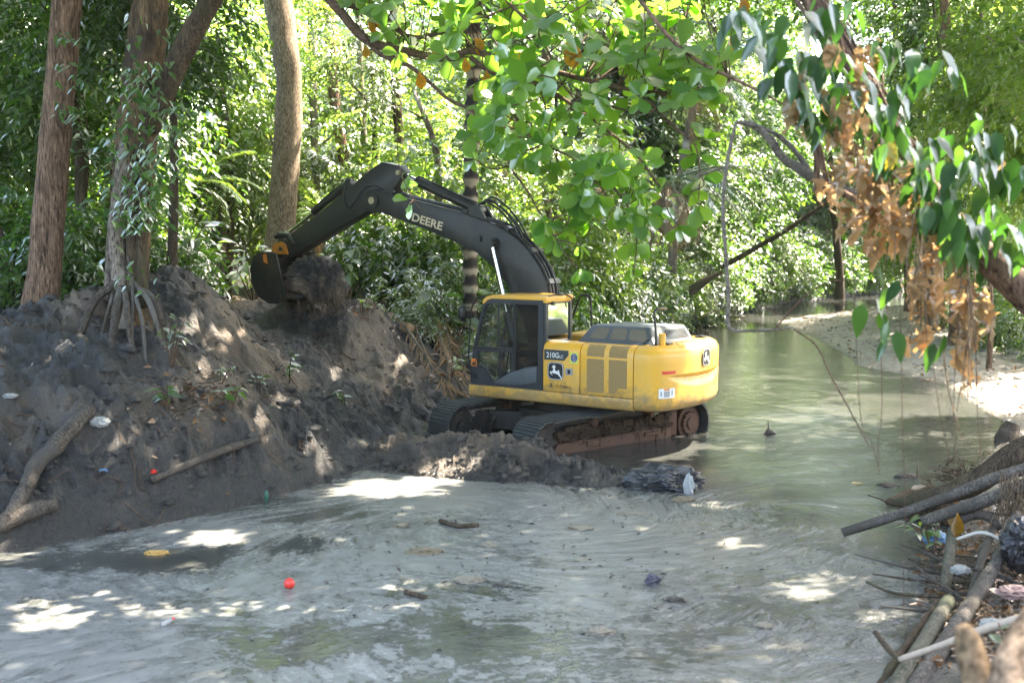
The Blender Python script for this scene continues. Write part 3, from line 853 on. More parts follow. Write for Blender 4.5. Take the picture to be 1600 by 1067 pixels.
part('grille_panel', prism([(-1.515, 1.91), (-1.865, 1.91), (-1.865, 1.42), (-1.70, 1.42), (-1.65, 1.36), (-1.62, 1.315), (-1.515, 1.315)], 1.360, 1.368), TAN, door2)
part('grille_panel', curved_strip(-1.42, -1.085, 1.945), TAN, door2); part('grille_panel', curved_strip(-1.865, -1.515, 1.945), TAN, door2)
part('door_latch', join(prism(rrect(-.80, -.655, 1.585, 1.70, .012), 1.362, 1.370)), SILVER, door1)
part('latch_grip', prism(rrect(-.755, -.70, 1.605, 1.68, .01), 1.368, 1.374), INK, door1)

def text_vf(s, size_w, size_h, bold=.0, shear=0.0):
    """letters as a flat mesh in a size_w x size_h box"""
    cu = bpy.data.curves.new('lettering', 'FONT'); cu.body = s; cu.offset = bold; cu.shear = shear; cu.resolution_u = 3
    o = bpy.data.objects.new('lettering', cu); COL.objects.link(o)
    dg = bpy.context.evaluated_depsgraph_get()
    me_ = bpy.data.meshes.new_from_object(o.evaluated_get(dg))
    v = np.array([tuple(x.co) for x in me_.vertices]); f = [list(p.vertices) for p in me_.polygons]
    bpy.data.objects.remove(o); bpy.data.curves.remove(cu); bpy.data.meshes.remove(me_)
    mn, mx_ = v.min(0), v.max(0)
    v = (v - mn) / np.maximum(mx_ - mn, 1e-6) * [size_w, size_h, 0]
    return v[:, :2], f
def place2d(vf, org, eu, ev):
    v = np.asarray(vf[0], float)
    return np.asarray(org, float) + v[:, :1] * np.asarray(eu, float) + v[:, 1:2] * np.asarray(ev, float), vf[1]
def poly2d(poly):
    return np.array(poly, float), [list(t) for t in tessellate_polygon([[Vector((p[0], p[1], 0)) for p in poly]])]
EU, EV = (-1, 0, 0), (0, 0, 1)
def onside(vf, x, z, y): return place2d(vf, (x, y, z), EU, EV)
# model plate
part('model_plate', onside(poly2d([(0, 0), (.41, 0), (.50, .10), (.50, .185), (0, .185)]), -.215, 1.83, 1.3675), flat('plate_grey', (.035, .042, .042), .5), door1)
part('model_lettering', join(onside(text_vf('210G', .255, .095, .012), -.265, 1.872, 1.3695), onside(text_vf('LC', .075, .055, .008), -.535, 1.872, 1.3695)), WHITE, door1)
part('round_sticker', onside(poly2d([(0, 0), (.165, 0), (.165, .20), (0, .20)]), -.745, 1.79, 1.3682), LIME, door1)
circ = [(.083 + .066 * math.cos(a), .105 + .078 * math.sin(a)) for a in np.linspace(0, 2 * math.pi, 20, endpoint=False)]
part('sticker_disc', onside(poly2d(circ), -.745, 1.79, 1.3698), BLUE, door1)
part('sticker_marks', join(*[onside(poly2d([(a, b), (a + .045, b), (a + .045, b + .016), (a, b + .016)]), -.745, 1.79, 1.3710) for a, b in ((.05, .15), (.07, .122), (.045, .095), (.075, .07), (.06, .045))]), SILVER, door1)
# leaping deer badge
def badge_poly(w, h, e=4.0, n=40):
    return [(w / 2 + w / 2 * abs(math.cos(a)) ** (2 / e) * (1 if math.cos(a) > 0 else -1), h / 2 + h / 2 * abs(math.sin(a)) ** (2 / e) * (1 if math.sin(a) > 0 else -1)) for a in np.linspace(0, 2 * math.pi, n, endpoint=False)]
DEER = [(180, 480), (203, 462), (212, 440), (220, 460), (243, 438), (238, 468), (258, 488), (236, 494), (238, 535), (262, 550), (288, 552), (297, 528), (313, 536), (312, 560), (322, 588), (330, 622), (352, 652),
        (364, 680), (352, 688), (334, 660), (302, 630), (282, 606), (250, 600), (214, 594), (188, 584), (172, 584), (184, 604), (200, 624), (186, 628), (164, 604), (148, 582), (154, 566), (184, 562), (204, 548), (210, 520), (202, 496)]
deer01 = [((x - 105) / 285, 1 - (y - 390) / 325) for x, y in DEER]
def badge(put, w, h, parent):
    def ins(k): return [(w / 2 + (x - w / 2) * k, h / 2 + (y - h / 2) * k) for x, y in badge_poly(w, h)]
    b = part('badge', put(poly2d(ins(1.0)), 0), INK, parent)
    part('badge_rim', put(poly2d(ins(.95)), .0015), WHITE, parent)
    part('badge_field', put(poly2d(ins(.89)), .003), INK, parent)
    part('badge_deer', put(poly2d([(x * w, y * h) for x, y in deer01]), .0045), WHITE, parent)
badge(lambda vf, o: onside(vf, -.285, 1.475, 1.367 + o), .335, .325, door1)
part('dealer_lettering', join(onside(text_vf('DELTAMAQ', .345, .052, .002), -.43, 1.335, 1.3675),
     onside(poly2d([(0, 0), (.075, 0), (.035, .085)]), -.325, 1.345, 1.3675)), INK, door1)
part('dealer_mark', onside(poly2d([(.02, .015), (.05, .015), (.034, .045)]), -.325, 1.345, 1.3690), YEL, door1)

# counterweight
half = spline([(-1.995, 1.362), (-2.14, 1.362), (-2.29, 1.335), (-2.43, 1.235), (-2.535, 1.05), (-2.62, .78), (-2.70, .40), (-2.735, 0)], 46)
cw_out = np.vstack([half, half[-2::-1] * [1, -1]])
cw_t = np.gradient(cw_out, axis=0); cw_n = np.stack([cw_t[:, 1], -cw_t[:, 0]], 1); cw_n /= np.linalg.norm(cw_n, axis=1)[:, None]
if cw_n[45, 0] > 0: cw_n = -cw_n
NS = len(cw_out)
def cw_inset(z, y):
    base = np.interp(z, [1.03, 1.045, 1.075, 1.12, 1.18, 1.95, 2.03, 2.09, 2.13, 2.16, 2.172], [.16, .09, .04, .012, 0, 0, .012, .05, .11, .20, .34])
    k = max(0, 1 - (abs(y) / 1.12) ** 2)
    z0 = 1.665; h = .24 * k ** .6; d = .055 * k ** .7
    if k > 0 and z < z0 and z > z0 - h:
        q = (z0 - z) / h
        base += d * (q / .28 if q < .28 else 1 - (q - .28) / .72)
    return base
def cw_pt(i, z, off=0.0):
    i = min(max(i, 0), NS - 1); a = int(i); b = min(a + 1, NS - 1); t = i - a
    p = cw_out[a] * (1 - t) + cw_out[b] * t; n = cw_n[a] * (1 - t) + cw_n[b] * t
    p = p - n * (cw_inset(z, p[1]) - off)
    return (p[0], p[1], z)
zs = np.concatenate([[1.03, 1.04, 1.055, 1.075, 1.10, 1.13, 1.18, 1.3], np.linspace(1.40, 1.68, 24), [1.75, 1.85, 1.95, 1.99, 2.03, 2.06, 2.09, 2.11, 2.13, 2.147, 2.16, 2.172]])
V = np.array([cw_pt(i, z) for z in zs for i in range(NS)])
F = [[k * NS + i, k * NS + i + 1, (k + 1) * NS + i + 1, (k + 1) * NS + i] for k in range(len(zs) - 1) for i in range(NS - 1)]
F += [list(range(NS)), [(len(zs) - 1) * NS + i for i in range(NS)][::-1], [k * NS for k in range(len(zs))][::-1] + [k * NS + NS - 1 for k in range(len(zs))]]
bm = bmesh.new(); vs = [bm.verts.new(v) for v in V]
for f in F: bm.faces.new([vs[i] for i in f])
bmesh.ops.recalc_face_normals(bm, faces=bm.faces[:])
cw = part('counterweight', from_bm(bm), YEL, ex, True, 40)
def cw_find(u, z):
    q = project(exworld([cw_pt(i, z) for i in np.linspace(5, 80, 400)]))
    return float(np.linspace(5, 80, 400)[np.argmin(abs(q[:, 0] - u))])
def cw_patch(i0, i1, z0, z1, off, n=8, skew=0):
    V, F = [], []
    for a in range(n + 1):
        for b in (0, 1):
            z = z0 + (z1 - z0) * b
            V.append(cw_pt(i0 + (i1 - i0) * a / n + (skew * (1 - b) if a == 0 else 0), z, off))
    for a in range(n): F.append([2 * a, 2 * a + 2, 2 * a + 3, 2 * a + 1])
    return np.array(V), F
wa, wb = cw_find(1029, 1.37), cw_find(1054, 1.37)
part('warning_label', cw_patch(wa, wb, 1.285, 1.455, .003), WHITE, cw)
wm = (wa + wb) / 2; ww_ = (wb - wa)
part('warning_header', cw_patch(wm - ww_ * .16, wm + ww_ * .2, 1.42, 1.45, .0045), ORANGE, cw)
part('warning_print', join(cw_patch(wm - ww_ * .16, wm + ww_ * .2, 1.31, 1.41, .0045), cw_patch(wa + ww_ * .12, wa + ww_ * .2, 1.33, 1.41, .0045, 2), cw_patch(wb - ww_ * .2, wb - ww_ * .12, 1.33, 1.42, .0045, 2)), SILVER, cw)
ra, rb = cw_find(1033, 1.72), cw_find(1055.5, 1.72)
part('reflector', cw_patch(ra, rb, 1.695, 1.75, .003, 8, 1.2), RED, cw)
part('reflector', cw_patch(NS - 1 - rb, NS - 1 - ra, 1.695, 1.75, .003), RED, cw)
part('rear_badge_mount', ring(0, 0, .01, 0, .01, 6), YEL, cw, loc=(-2.6, 0, 1.8))
badge(lambda vf, o: place2d(vf, (-2.742 - o, .165, 1.755), (0, -1, 0), (0, 0, 1)), .33, .30, cw)
for y in (.75, -.75): part('lifting_eye', join(box(-2.40, -2.22, y - .09, y + .09, 2.165, 2.20, .015), box(-2.34, -2.28, y - .05, y + .05, 2.19, 2.215, .01)), BLK, cw)

# engine hood
def hood_vf():
    b0 = [(-.72, 1.08, 2.15), (-2.24, 1.08, 2.15), (-2.24, -.64, 2.12), (-.72, -.64, 2.12)]
    t0 = [(-.88, .80, 2.455), (-2.02, .80, 2.455), (-2.06, -.58, 2.41), (-.88, -.58, 2.41)]
    bm = bmesh.new(); v = [bm.verts.new(p) for p in b0 + t0]
    bm.faces.new(v[:4]); bm.faces.new(v[4:][::-1])
    for i in range(4): bm.faces.new((v[i], v[4 + i], v[4 + (i + 1) % 4], v[(i + 1) % 4]))
    bmesh.ops.recalc_face_normals(bm, faces=bm.faces[:])
    bmesh.ops.bevel(bm, geom=[e for e in bm.edges if max(x.co.z for x in e.verts) > 2.3], offset=.045, segments=3, affect='EDGES', profile=.5)
    return from_bm(bm), [np.array(x) for x in b0 + t0]
hv, hc = hood_vf()
hood = part('engine_hood', hv, HOODM, ex, True, 50)
def hface(a, b, c, d, s, t):   # bilinear on a hood face
    return (1 - t) * ((1 - s) * a + s * b) + t * ((1 - s) * d + s * c)
def hood_panel(a, b, c, d, s0, s1, t0, t1, off, r=.035):
    n = np.cross(b - a, d - a); n /= np.linalg.norm(n)
    if n[2] < 0: n = -n
    poly = rrect(0, 1, 0, 1, .18, 4)
    V = [hface(a, b, c, d, s0 + (s1 - s0) * p[0], t0 + (t1 - t0) * p[1]) + n * off for p in poly]
    return np.array(V), [list(range(len(V)))]
L4 = (hc[0], hc[1], hc[5], hc[4]); R4 = (hc[1], hc[2], hc[6], hc[5])
for s0, s1 in ((.12, .35), (.40, .63), (.67, .92)):
    part('hood_grille', hood_panel(*L4, s0, s1, .22, .84, .004), BRONZE, hood)
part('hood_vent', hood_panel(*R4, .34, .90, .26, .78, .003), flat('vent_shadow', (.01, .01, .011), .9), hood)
vs_ = []
for k in range(17):
    s = .355 + k * .0333
    for row in ((.27, .51), (.53, .77)):
        P = [hface(*R4, s, row[0]), hface(*R4, s + .013, row[0]), hface(*R4, s + .013, row[1]), hface(*R4, s, row[1])]
        n = np.cross(R4[1] - R4[0], R4[3] - R4[0]); n = n / np.linalg.norm(n) * (1 if n[2] > 0 else 1); n = n if n[0] < 0 else -n
        vs_.append((np.array([p + n * .003 for p in P] + [p + n * .014 for p in P]), [[4, 5, 6, 7], [0, 1, 5, 4], [1, 2, 6, 5], [2, 3, 7, 6], [3, 0, 4, 7]]))
part('vent_slat', join(*vs_), HOODM, hood)
part('exhaust_stack', join(cyl((-2.28, .86, 2.1), (-2.28, .86, 2.36), .055, 16), cyl((-2.28, .86, 2.3), (-2.28, .86, 2.362), .058, 16)), YEL, ex, True, 40)
part('hood_wire', tube([(-2.05, 1.13, 2.17), (-2.12, 1.12, 2.26), (-2.2, 1.1, 2.24), (-2.22, 1.08, 2.16)], .007, 5, 12), RUBBER, ex)
# handrails
def rail(pts, axis, val, rad=.019, extra=()):
    P = [loc(u, v, axis, val) for u, v in pts]
    return tube([*P, *extra], rad, 8, 26)
part('handrail', tube([loc(1026, 541, 1, 1.0), loc(1024, 510, 1, 1.0), loc(1022.5, 491, 1, 1.0), loc(1024.5, 484, 1, .98), loc(1030, 481.8, 1, .9), loc(1042, 481.6, 1, .62)], .021, 8, 30), BLK, ex, True)
part('handrail', tube([loc(893, 498, 1, -1.0), loc(902, 476, 1, -1.0), loc(907, 463, 1, -1.0), loc(911, 461, 1, -1.0), loc(919, 461.3, 1, -1.0), loc(923, 466, 1, -1.0), loc(924, 485, 1, -1.0), loc(924.5, 512, 1, -1.0)], .021, 8, 34), BLK, ex, True)
part('handrail', tube([(1.10, 1.26, 2.90), (1.32, 1.2, 2.86), (1.50, 1.12, 2.72), (1.58, 1.08, 2.45), (1.62, 1.06, 2.0), (1.62, 1.06, 1.55), (1.50, 1.06, 1.25)], .014, 8, 34), BLK, ex, True)
mc = np.array([1.74, 1.06, 2.58])
part('wing_mirror', join(tube([mc + [.0, 0, -.16], mc + [.03, .02, -.08], mc + [.03, .02, .05], mc + [0, 0, .13]], [.03, .075, .08, .03], 10, 10), tube([(1.60, 1.07, 2.66), mc + [.02, 0, .1]], .012, 6)), BLK, ex, True)

# ---- boom
outer = [(4.90, 4.72), (4.86, 4.84), (4.74, 4.93), (4.60, 4.95), (4.40, 4.88), (4.11, 4.81), (3.23, 4.62), (2.44, 4.45), (1.98, 4.33), (1.60, 4.20), (1.27, 4.05), (1.0, 3.86), (.79, 3.65), (.62, 3.44), (.50, 3.22), (.42, 2.98), (.36, 2.6), (.26, 2.1), (.10, 1.92), (.02, 1.76)]
inner = [(.10, 1.60), (.28, 1.56), (.46, 1.68), (.70, 2.0), (.98, 2.45), (1.17, 2.80), (1.32, 3.06), (1.62, 3.38), (2.03, 3.67), (2.70, 3.93), (3.3, 4.13), (3.90, 4.31), (4.30, 4.42), (4.52, 4.47), (4.72, 4.50), (4.86, 4.60)]
boom = part('boom', join(prism(outer + inner, -.20, .20, 1, .012)), BLK, ex, True, 30)
part('boom_edge', join(*[ (lambda P: (lambda a: a)(tube(P, .016, 6)))([(p[0], y, p[1]) for p in spline(outer[4:17], 40)]) for y in (.19, -.19)]), BLK, boom, True)
part('pivot_pin', join(cyl((4.64, -.30, 4.71), (4.64, .255, 4.71), .075, 20)), GOLD, boom, True, 40)
for q in (cyl((4.64, -.24, 4.71), (4.64, .235, 4.71), .16, 24), cyl((1.62, -.27, 3.86), (1.62, .27, 3.86), .12, 20), cyl((1.97, -.24, 3.95), (1.97, .25, 3.95), .06, 14)): part('pivot_boss', q, BLK, boom, True, 40)
def hyd(name, foot, split, tip, rb, rr_, y):
    b_ = part(name, join(cyl((foot[0], y, foot[1]), (split[0], y, split[1]), rb, 20), cyl((split[0] * 1.0, y, split[1]), (split[0] + (tip[0] - split[0]) * .04, y, split[1] + (tip[1] - split[1]) * .04), rb * 1.15, 20),
                         cyl((foot[0], y - .07, foot[1]), (foot[0], y + .07, foot[1]), rb * 1.15, 16)), BLK, ex, True, 40)
    part('piston_rod', cyl((split[0], y, split[1]), (tip[0], y, tip[1]), rr_, 16), CHROME, b_, True, 40)
    part('rod_eye', cyl((tip[0], y - .08, tip[1]), (tip[0], y + .08, tip[1]), rr_ * 1.9, 16), BLK, b_, True, 40)
    return b_
for y in (.33, -.33): hyd('boom_cylinder', (.93, 1.42), (1.22, 2.50), (1.60, 3.86), .085, .045, y)
ac = hyd('arm_cylinder', (2.10, 4.50), (3.62, 5.09), (4.03, 5.27), .098, .055, 0)
part('cylinder_bracket', join(prism([(1.78, 4.22), (2.02, 4.60), (2.16, 4.60), (2.45, 4.40)], -.17, -.10), prism([(1.78, 4.22), (2.02, 4.60), (2.16, 4.60), (2.45, 4.40)], .10, .17)), BLK, boom)
part('cylinder_line', join(tube([(2.2, .03, 4.66), (2.9, .03, 4.93), (3.5, .03, 5.17), (3.58, .03, 5.19)], .018, 6, 12), tube([(2.2, -.04, 4.65), (2.4, -.04, 4.74)], .018, 6)), RUBBER, ac, True)
# lines along the top of the boom
ob = spline([(.38, 2.5), (.42, 2.98), (.50, 3.22), (.62, 3.44), (.79, 3.65), (1.0, 3.86), (1.27, 4.05), (1.60, 4.20), (1.9, 4.30), (2.3, 4.42), (3.23, 4.62), (4.1, 4.81), (4.5, 4.92)], 70)
tn = np.gradient(ob, axis=0); nn = np.stack([-tn[:, 1], tn[:, 0]], 1); nn /= np.linalg.norm(nn, axis=1)[:, None]
if nn[20, 0] > 0: nn = -nn
for y, off, k1, r_ in ((.15, .045, 66, .020), (.07, .055, 70, .026), (-.04, .055, 44, .026), (-.14, .045, 70, .022), (.0, .10, 40, .018)):
    q = ob[:k1] + nn[:k1] * off
    part('oil_line', tube([(a, y, b) for a, b in q], r_, 7), BLK if off < .1 else RUBBER, boom, True)
for k in (9, 24, 36, 52):
    p = ob[k] + nn[k] * .05
    part('line_clamp', box(-.05, .05, -.20, .20, -.04, .045, .008), BLK, boom, loc=(p[0], 0, p[1]), rot=(0, math.atan2(-(tn[k][1]), tn[k][0]), 0))
for y, h in ((.05, .09), (-.06, .14), (.0, .06), (.11, .04)):
    part('hose', tube([(2.05, y, 4.62), (1.85, y * 1.2, 4.62 + h), (1.52, y * 1.4, 4.46 + h * .8), (1.22, y * 1.6, 4.20 + h * .4), (1.05, y * 1.8, 3.98)], .021, 7, 26), RUBBER, boom, True)
part('hose', tube([(4.38, .16, 4.93), (4.62, .20, 5.02), (4.85, .22, 4.98), (5.1, .20, 4.72), (5.3, .19, 4.55), (5.42, .18, 4.72), (5.42, .16, 5.02), (5.36, .1, 5.16)], .013, 6, 40), RUBBER, boom, True)
part('hose', tube([(3.95, .12, 4.82), (4.1, .13, 4.93), (4.35, .14, 4.97), (4.5, .16, 4.93)], .02, 6, 16), RUBBER, boom, True)
part('lamp_bracket', box(4.12, 4.22, .1, .2, 4.82, 4.95, .01), BLK, boom)
# boom lettering follows the slope of the boom
tl, bl, br = loc(645.5, 332.5, 1, .2035), loc(643, 345, 1, .2035), loc(690, 360.5, 1, .2035)
part('boom_lettering', place2d(text_vf('DEERE', 1, 1, .028), bl, br - bl, tl - bl), CREAM, boom)

# ---- arm
arm_poly = [(4.43, 5.50), (4.02, 5.42), (3.86, 5.26), (3.93, 5.16), (4.10, 4.95), (4.22, 4.80), (4.48, 4.55), (4.62, 4.50), (4.80, 4.50), (5.2, 4.33), (6.78, 3.615), (7.20, 3.50), (7.30, 3.55), (7.34, 3.66), (7.30, 3.78), (6.95, 4.03), (6.35, 4.35), (5.33, 4.97), (4.75, 5.34)]
arm = part('arm', prism(arm_poly, -.16, .16, 1, .012), BLK, ex, True, 30)
part('arm_plate', join(cyl((4.64, -.19, 4.71), (4.64, .19, 4.71), .22, 28), prism([(5.25, 5.00), (5.58, 4.82), (5.50, 5.06), (5.36, 5.14)], -.11, .11, 1, .01)), BLK, arm, True, 40)
part('arm_pin', cyl((3.99, -.2, 5.27), (3.99, .2, 5.27), .05, 14), GOLD, arm, True, 40)
bc = hyd('bucket_cylinder', (5.42, 5.10), (6.42, 4.50), (7.28, 3.99), .075, .04, 0)
part('cylinder_line', join(tube([(5.36, .05, 5.18), (5.9, .05, 4.90), (6.40, .05, 4.58)], .015, 6), tube([(5.36, -.05, 5.18), (5.6, -.05, 5.06)], .015, 6)), RUBBER, bc, True)
part('tipping_link', join(*[tube([(6.86, y, 3.78), (7.02, y, 3.98), (7.28, y, 3.99), (7.42, y, 3.93)], [.05, .06, .07, .05], 8) for y in (.18, -.18)], cyl((7.28, -.24, 3.99), (7.28, .24, 3.99), .05, 14)), BLK, arm, True, 40)
part('bucket_link', join(*[prism([(7.20, 4.02), (7.34, 4.05), (7.40, 3.75), (7.42, 3.50), (7.28, 3.48)], a, b, 1, .01) for a, b in ((.10, .15), (-.15, -.10))]), BLK, arm, True, 40)

# ---- bucket, mouth towards the machine
bp = [(6.98, 3.60), (7.45, 3.62), (7.64, 3.50), (7.74, 3.22), (7.70, 2.92), (7.52, 2.66), (7.22, 2.52), (6.95, 2.52), (6.66, 2.62), (6.50, 2.66)]
shell_o = bp[1:]; cen = np.array([7.1, 3.1])
shell_i = [tuple(np.array(p) + (cen - p) / np.linalg.norm(cen - p) * .035) for p in shell_o]
BKT = paint('bucket_steel', (.028, .026, .024), .5, (.20, .11, .05), .7, .4, 3)
bucket = part('bucket', join(prism(shell_o + shell_i[::-1], -.60, .60)), BKT, ex)
side_poly = [(6.98, 3.60), (7.45, 3.625), (7.66, 3.51), (7.76, 3.22), (7.72, 2.91), (7.53, 2.64), (7.22, 2.50), (6.95, 2.50), (6.70, 2.62)]
for a, b in ((.60, .635), (-.635, -.60)): part('side_plate', prism(side_poly, a, b, 1, .006), BKT, bucket)
part('cutting_edge', box(6.42, 6.72, -.62, .62, 2.62, 2.66), BKT, bucket)
for y in np.linspace(-.52, .52, 5):
    part('tooth', prism([(6.56, 2.58), (6.56, 2.70), (6.28, 2.72), (6.20, 2.70)], y - .045, y + .045, 1, .008), SHOE, bucket)
for a, b in ((.18, .24), (-.24, -.18)):
    part('bucket_ear', prism([(7.02, 3.56), (7.10, 3.78), (7.22, 3.84), (7.44, 3.78), (7.52, 3.56)], a, b, 1, .01), paint('worn_orange', (.55, .20, .02), .55, (.05, .04, .03), .8, .4, 9), bucket)
part('worn_patch', prism([(7.26, 3.58), (7.36, 3.56), (7.34, 3.40), (7.22, 3.36)], .635, .639), ORANGE, bucket)
part('bucket_pin', cyl((7.20, -.27, 3.68), (7.20, .27, 3.68), .05, 14), BLK, bucket, True, 40)

# ---- the dug mud heaped in the bucket
def heap():
    n1, n2 = 110, 80
    th = np.linspace(0, 2 * math.pi, n1, endpoint=False); ph = np.linspace(-math.pi / 2, math.pi / 2, n2)
    T, Pq = np.meshgrid(th, ph)
    x, y, z = np.cos(Pq) * np.cos(T), np.cos(Pq) * np.sin(T), np.sin(Pq)
    px, py, pz = x * .63, y * .50, z * .40
    d = .30 * fbm(px * 2.2, py * 2.2, pz * 1.6, o=7, gain=.72) + .16 * ridged(px * 4.5 + 3, py * 4.5, pz * 1.4, o=5)
    s = 1 + d
    hang = np.clip(-z, 0, 1) * np.clip(-x, 0, 1) * .35 * (1 + ridged(px * 6, py * 6, px * 0, o=2))
    V = np.stack([6.40 + px * s, py * s, 3.05 + pz * s - hang], -1).reshape(-1, 3)
    i = np.arange(n2 - 1)[:, None] * n1; j = np.arange(n1)[None]
    F = np.stack([i + j, i + (j + 1) % n1, i + n1 + (j + 1) % n1, i + n1 + j], -1).reshape(-1, 4)
    sand = np.clip(.45 + .9 * fbm(px * 2.5, py * 2.5, pz * 1.2, o=4) + .5 * np.clip(-z + .2, 0, .6) - .3 * z, 0, 1).ravel()
    W = exworld(V) - exworld((6.4, 0, 2.5))
    me = fast_mesh('mud_heap', W, F, MUD, True)
    float_attr(me, 'sand', sand); float_attr(me, 'zone', np.zeros(len(V))); float_attr(me, 'wet', np.full(len(V), .25))
    o = link('mud_heap', me, None, tuple(exworld((6.4, 0, 2.5))))
    tag(o, 'heap of wet dark mud with brown roots spilling out of the bucket', 'mud')
    rr = np.random.default_rng(9); tv = []
    for k in range(90):
        a = rr.uniform(0, 6.28); p = np.array([6.25 + .62 * math.cos(a) + rr.normal(0, .1), rr.uniform(-.65, .65), rr.uniform(2.45, 2.95)])
        q = p + [rr.normal(-.05, .08), rr.normal(0, .05), -rr.uniform(.12, .42)]
        tv.append(tube([p, (p + q) / 2 + rr.normal(0, .03, 3), q], [.012, .009, .003], 4))
    tv = xform(join(*tv)); W = exworld(tv[0]) - exworld((6.4, 0, 2.5))
    f_ = link('hanging_root', mesh('hanging_root', (W, tv[1]), bark_mat('root_bark', (.05, .035, .025), (.16, .10, .06), 20)), o)
    f_['kind'] = 'stuff'
heap()
# ------------------------------------------------------------------ leaves
LEAF_DARK = leaf_mat('dark_leaf', (.042, .090, .028), (.17, .36, .035), .30, .42)
LEAF_MID = leaf_mat('green_leaf', (.045, .105, .022), (.18, .36, .05), .26, .45)
LEAF_BRIGHT = leaf_mat('bright_leaf', (.065, .135, .022), (.33, .53, .085), .22, .45)
LEAF_GREY = leaf_mat('greyish_leaf', (.075, .115, .060), (.24, .36, .09), .34, .45)
LEAF_PALM = leaf_mat('palm_leaf', (.060, .100, .060), (.18, .30, .09), .38, .42)
LEAF_ALMOND = leaf_mat('almond_leaf', (.055, .135, .022), (.33, .64, .06), .25, .42, .6)
LEAF_ORANGE = leaf_mat('orange_leaf', (.55, .24, .015), (.80, .36, .02), .3, .45, .5, veins=True, mottle=.8)
LEAF_DRY = leaf_mat('dry_leaf', (.42, .275, .135), (.74, .46, .21), .18, .6, .5, mottle=.5)
LITTER = leaf_mat('litter_leaf', (.20, .115, .055), (.18, .09, .035), .2, .6, .25)
LEAF_BIG = leaf_mat('broad_leaf', (.045, .105, .03), (.22, .40, .06), .10, .5, .5, veins=True)
ALMOND_V = leaf_mat('veined_almond_leaf', (.055, .135, .022), (.33, .64, .06), .25, .42, .6, veins=True)
VINE_V = leaf_mat('veined_vine_leaf', (.022, .062, .016), (.10, .27, .03), .16, .42, .5, veins=True)
LEAF_TAN = leaf_mat('dead_frond_leaf', (.24, .175, .11), (.22, .15, .08), .3, .6, .3)
LEAF_VINE = leaf_mat('vine_leaf', (.030, .085, .020), (.14, .34, .03), .18, .42)
BARK_RED = bark_mat('reddish_bark', (.062, .037, .024), (.235, .148, .098), 7)
BARK_DARK = bark_mat('dark_bark', (.03, .022, .016), (.12, .085, .055), 8, (.06, .055, .03))
BARK_PALE = bark_mat('pale_bark', (.14, .115, .08), (.36, .30, .22), 6, (.11, .12, .07), (1, 1, .5), .5)
BARK_FIG = bark_mat('fig_bark', (.06, .048, .038), (.26, .21, .165), 6, (.40, .37, .33), (1, 1, .3), .7)
BARK_TWIG = bark_mat('twig_bark', (.055, .032, .022), (.16, .10, .065), 14, None, (1, 1, 1), .4, .01)
BARK_GREYLOG = bark_mat('grey_log_bark', (.06, .05, .04), (.22, .19, .15), 9, (.12, .11, .09), (1, 1, 1), .5)

def leaf_quads(pos, d, nrm, L, W, fold=.18):
    """two triangles folded along the midrib for each leaf"""
    side = np.cross(nrm, d); side /= np.linalg.norm(side, axis=1)[:, None] + 1e-9
    n = np.cross(d, side)
    L = L[:, None]; W = W[:, None]
    mid = pos + d * L * .45
    a = pos; b = mid + side * W * .5 + n * W * fold; c = pos + d * L - n * L * .08; e = mid - side * W * .5 + n * W * fold
    V = np.stack([a, b, c, e], 1).reshape(-1, 3)
    k = np.arange(len(pos))[:, None] * 4
    F = np.concatenate([k + [0, 1, 2], k + [0, 2, 3]], 1).reshape(-1, 3)
    return V, F
def unit(v): return v / (np.linalg.norm(v, axis=-1, keepdims=True) + 1e-9)
def spray_points(rg, n_tw, n_lf, rx, ry, rz, twig, droop=.35, clump=1.0, shell=.45, seed=0):
    out_p, out_d, out_n = [], [], []
    c = rg.normal(size=(n_tw * 6, 3)); c = unit(c) * (rg.uniform(0, 1, (len(c), 1)) ** shell)
    dens = fbm(c[:, 0] * 1.9 + seed, c[:, 1] * 1.9, c[:, 2] * 1.9, o=3)
    c = c[dens > np.quantile(dens, 1 - 1 / 6 * (1 + 3 * (1 - clump)))][:n_tw] if clump < 1.01 else c[:n_tw]
    n_tw = len(c)
    base = c * [rx, ry, rz]
    d = unit(unit(base * [1, 1, .5]) * .9 + rg.normal(0, .6, (n_tw, 3)) + [0, 0, .1])
    t = np.linspace(.12, 1, n_lf)[None, :, None]
    p = base[:, None] + d[:, None] * t * twig + np.array([0, 0, -1]) * (t ** 2) * twig * droop
    tan = unit(d[:, None] + np.array([0, 0, -1]) * 2 * t * droop)
    up = np.array([0, 0, 1.]) + rg.normal(0, .35, (n_tw, 1, 3))
    side = unit(np.cross(tan, up))
    sgn = np.where(np.arange(n_lf) % 2 == 0, 1, -1)[None, :, None]
    ld = unit(tan * .55 + side * sgn * .9 + rg.normal(0, .25, p.shape) + np.array([0, 0, -.28]))
    ln = unit(up + rg.normal(0, .4, p.shape))
    return p.reshape(-1, 3), ld.reshape(-1, 3), ln.reshape(-1, 3)
def foliage_mesh(name, m, n_tw, n_lf, rx, ry, rz, twig, L, asp=.48, seed=0, droop=.35, shell=.45, zcut=None):
    rg = np.random.default_rng(seed)
    p, d, n = spray_points(rg, n_tw, n_lf, rx, ry, rz, twig, droop, 1.0, shell, seed)
    if zcut is not None:
        k = p[:, 2] > zcut; p, d, n = p[k], d[k], n[k]
    Ls = L * rg.uniform(.65, 1.3, len(p))
    V, F = leaf_quads(p, d, n, Ls, Ls * asp * rg.uniform(.8, 1.2, len(p)))
    me = fast_mesh(name, V, F, m)
    tn = np.clip(rg.normal(.45, .22, len(p)) + .25 * fbm(p[:, 0], p[:, 1], p[:, 2], o=2), 0, 1)
    float_attr(me, 'tint', np.repeat(tn, 4))
    return me
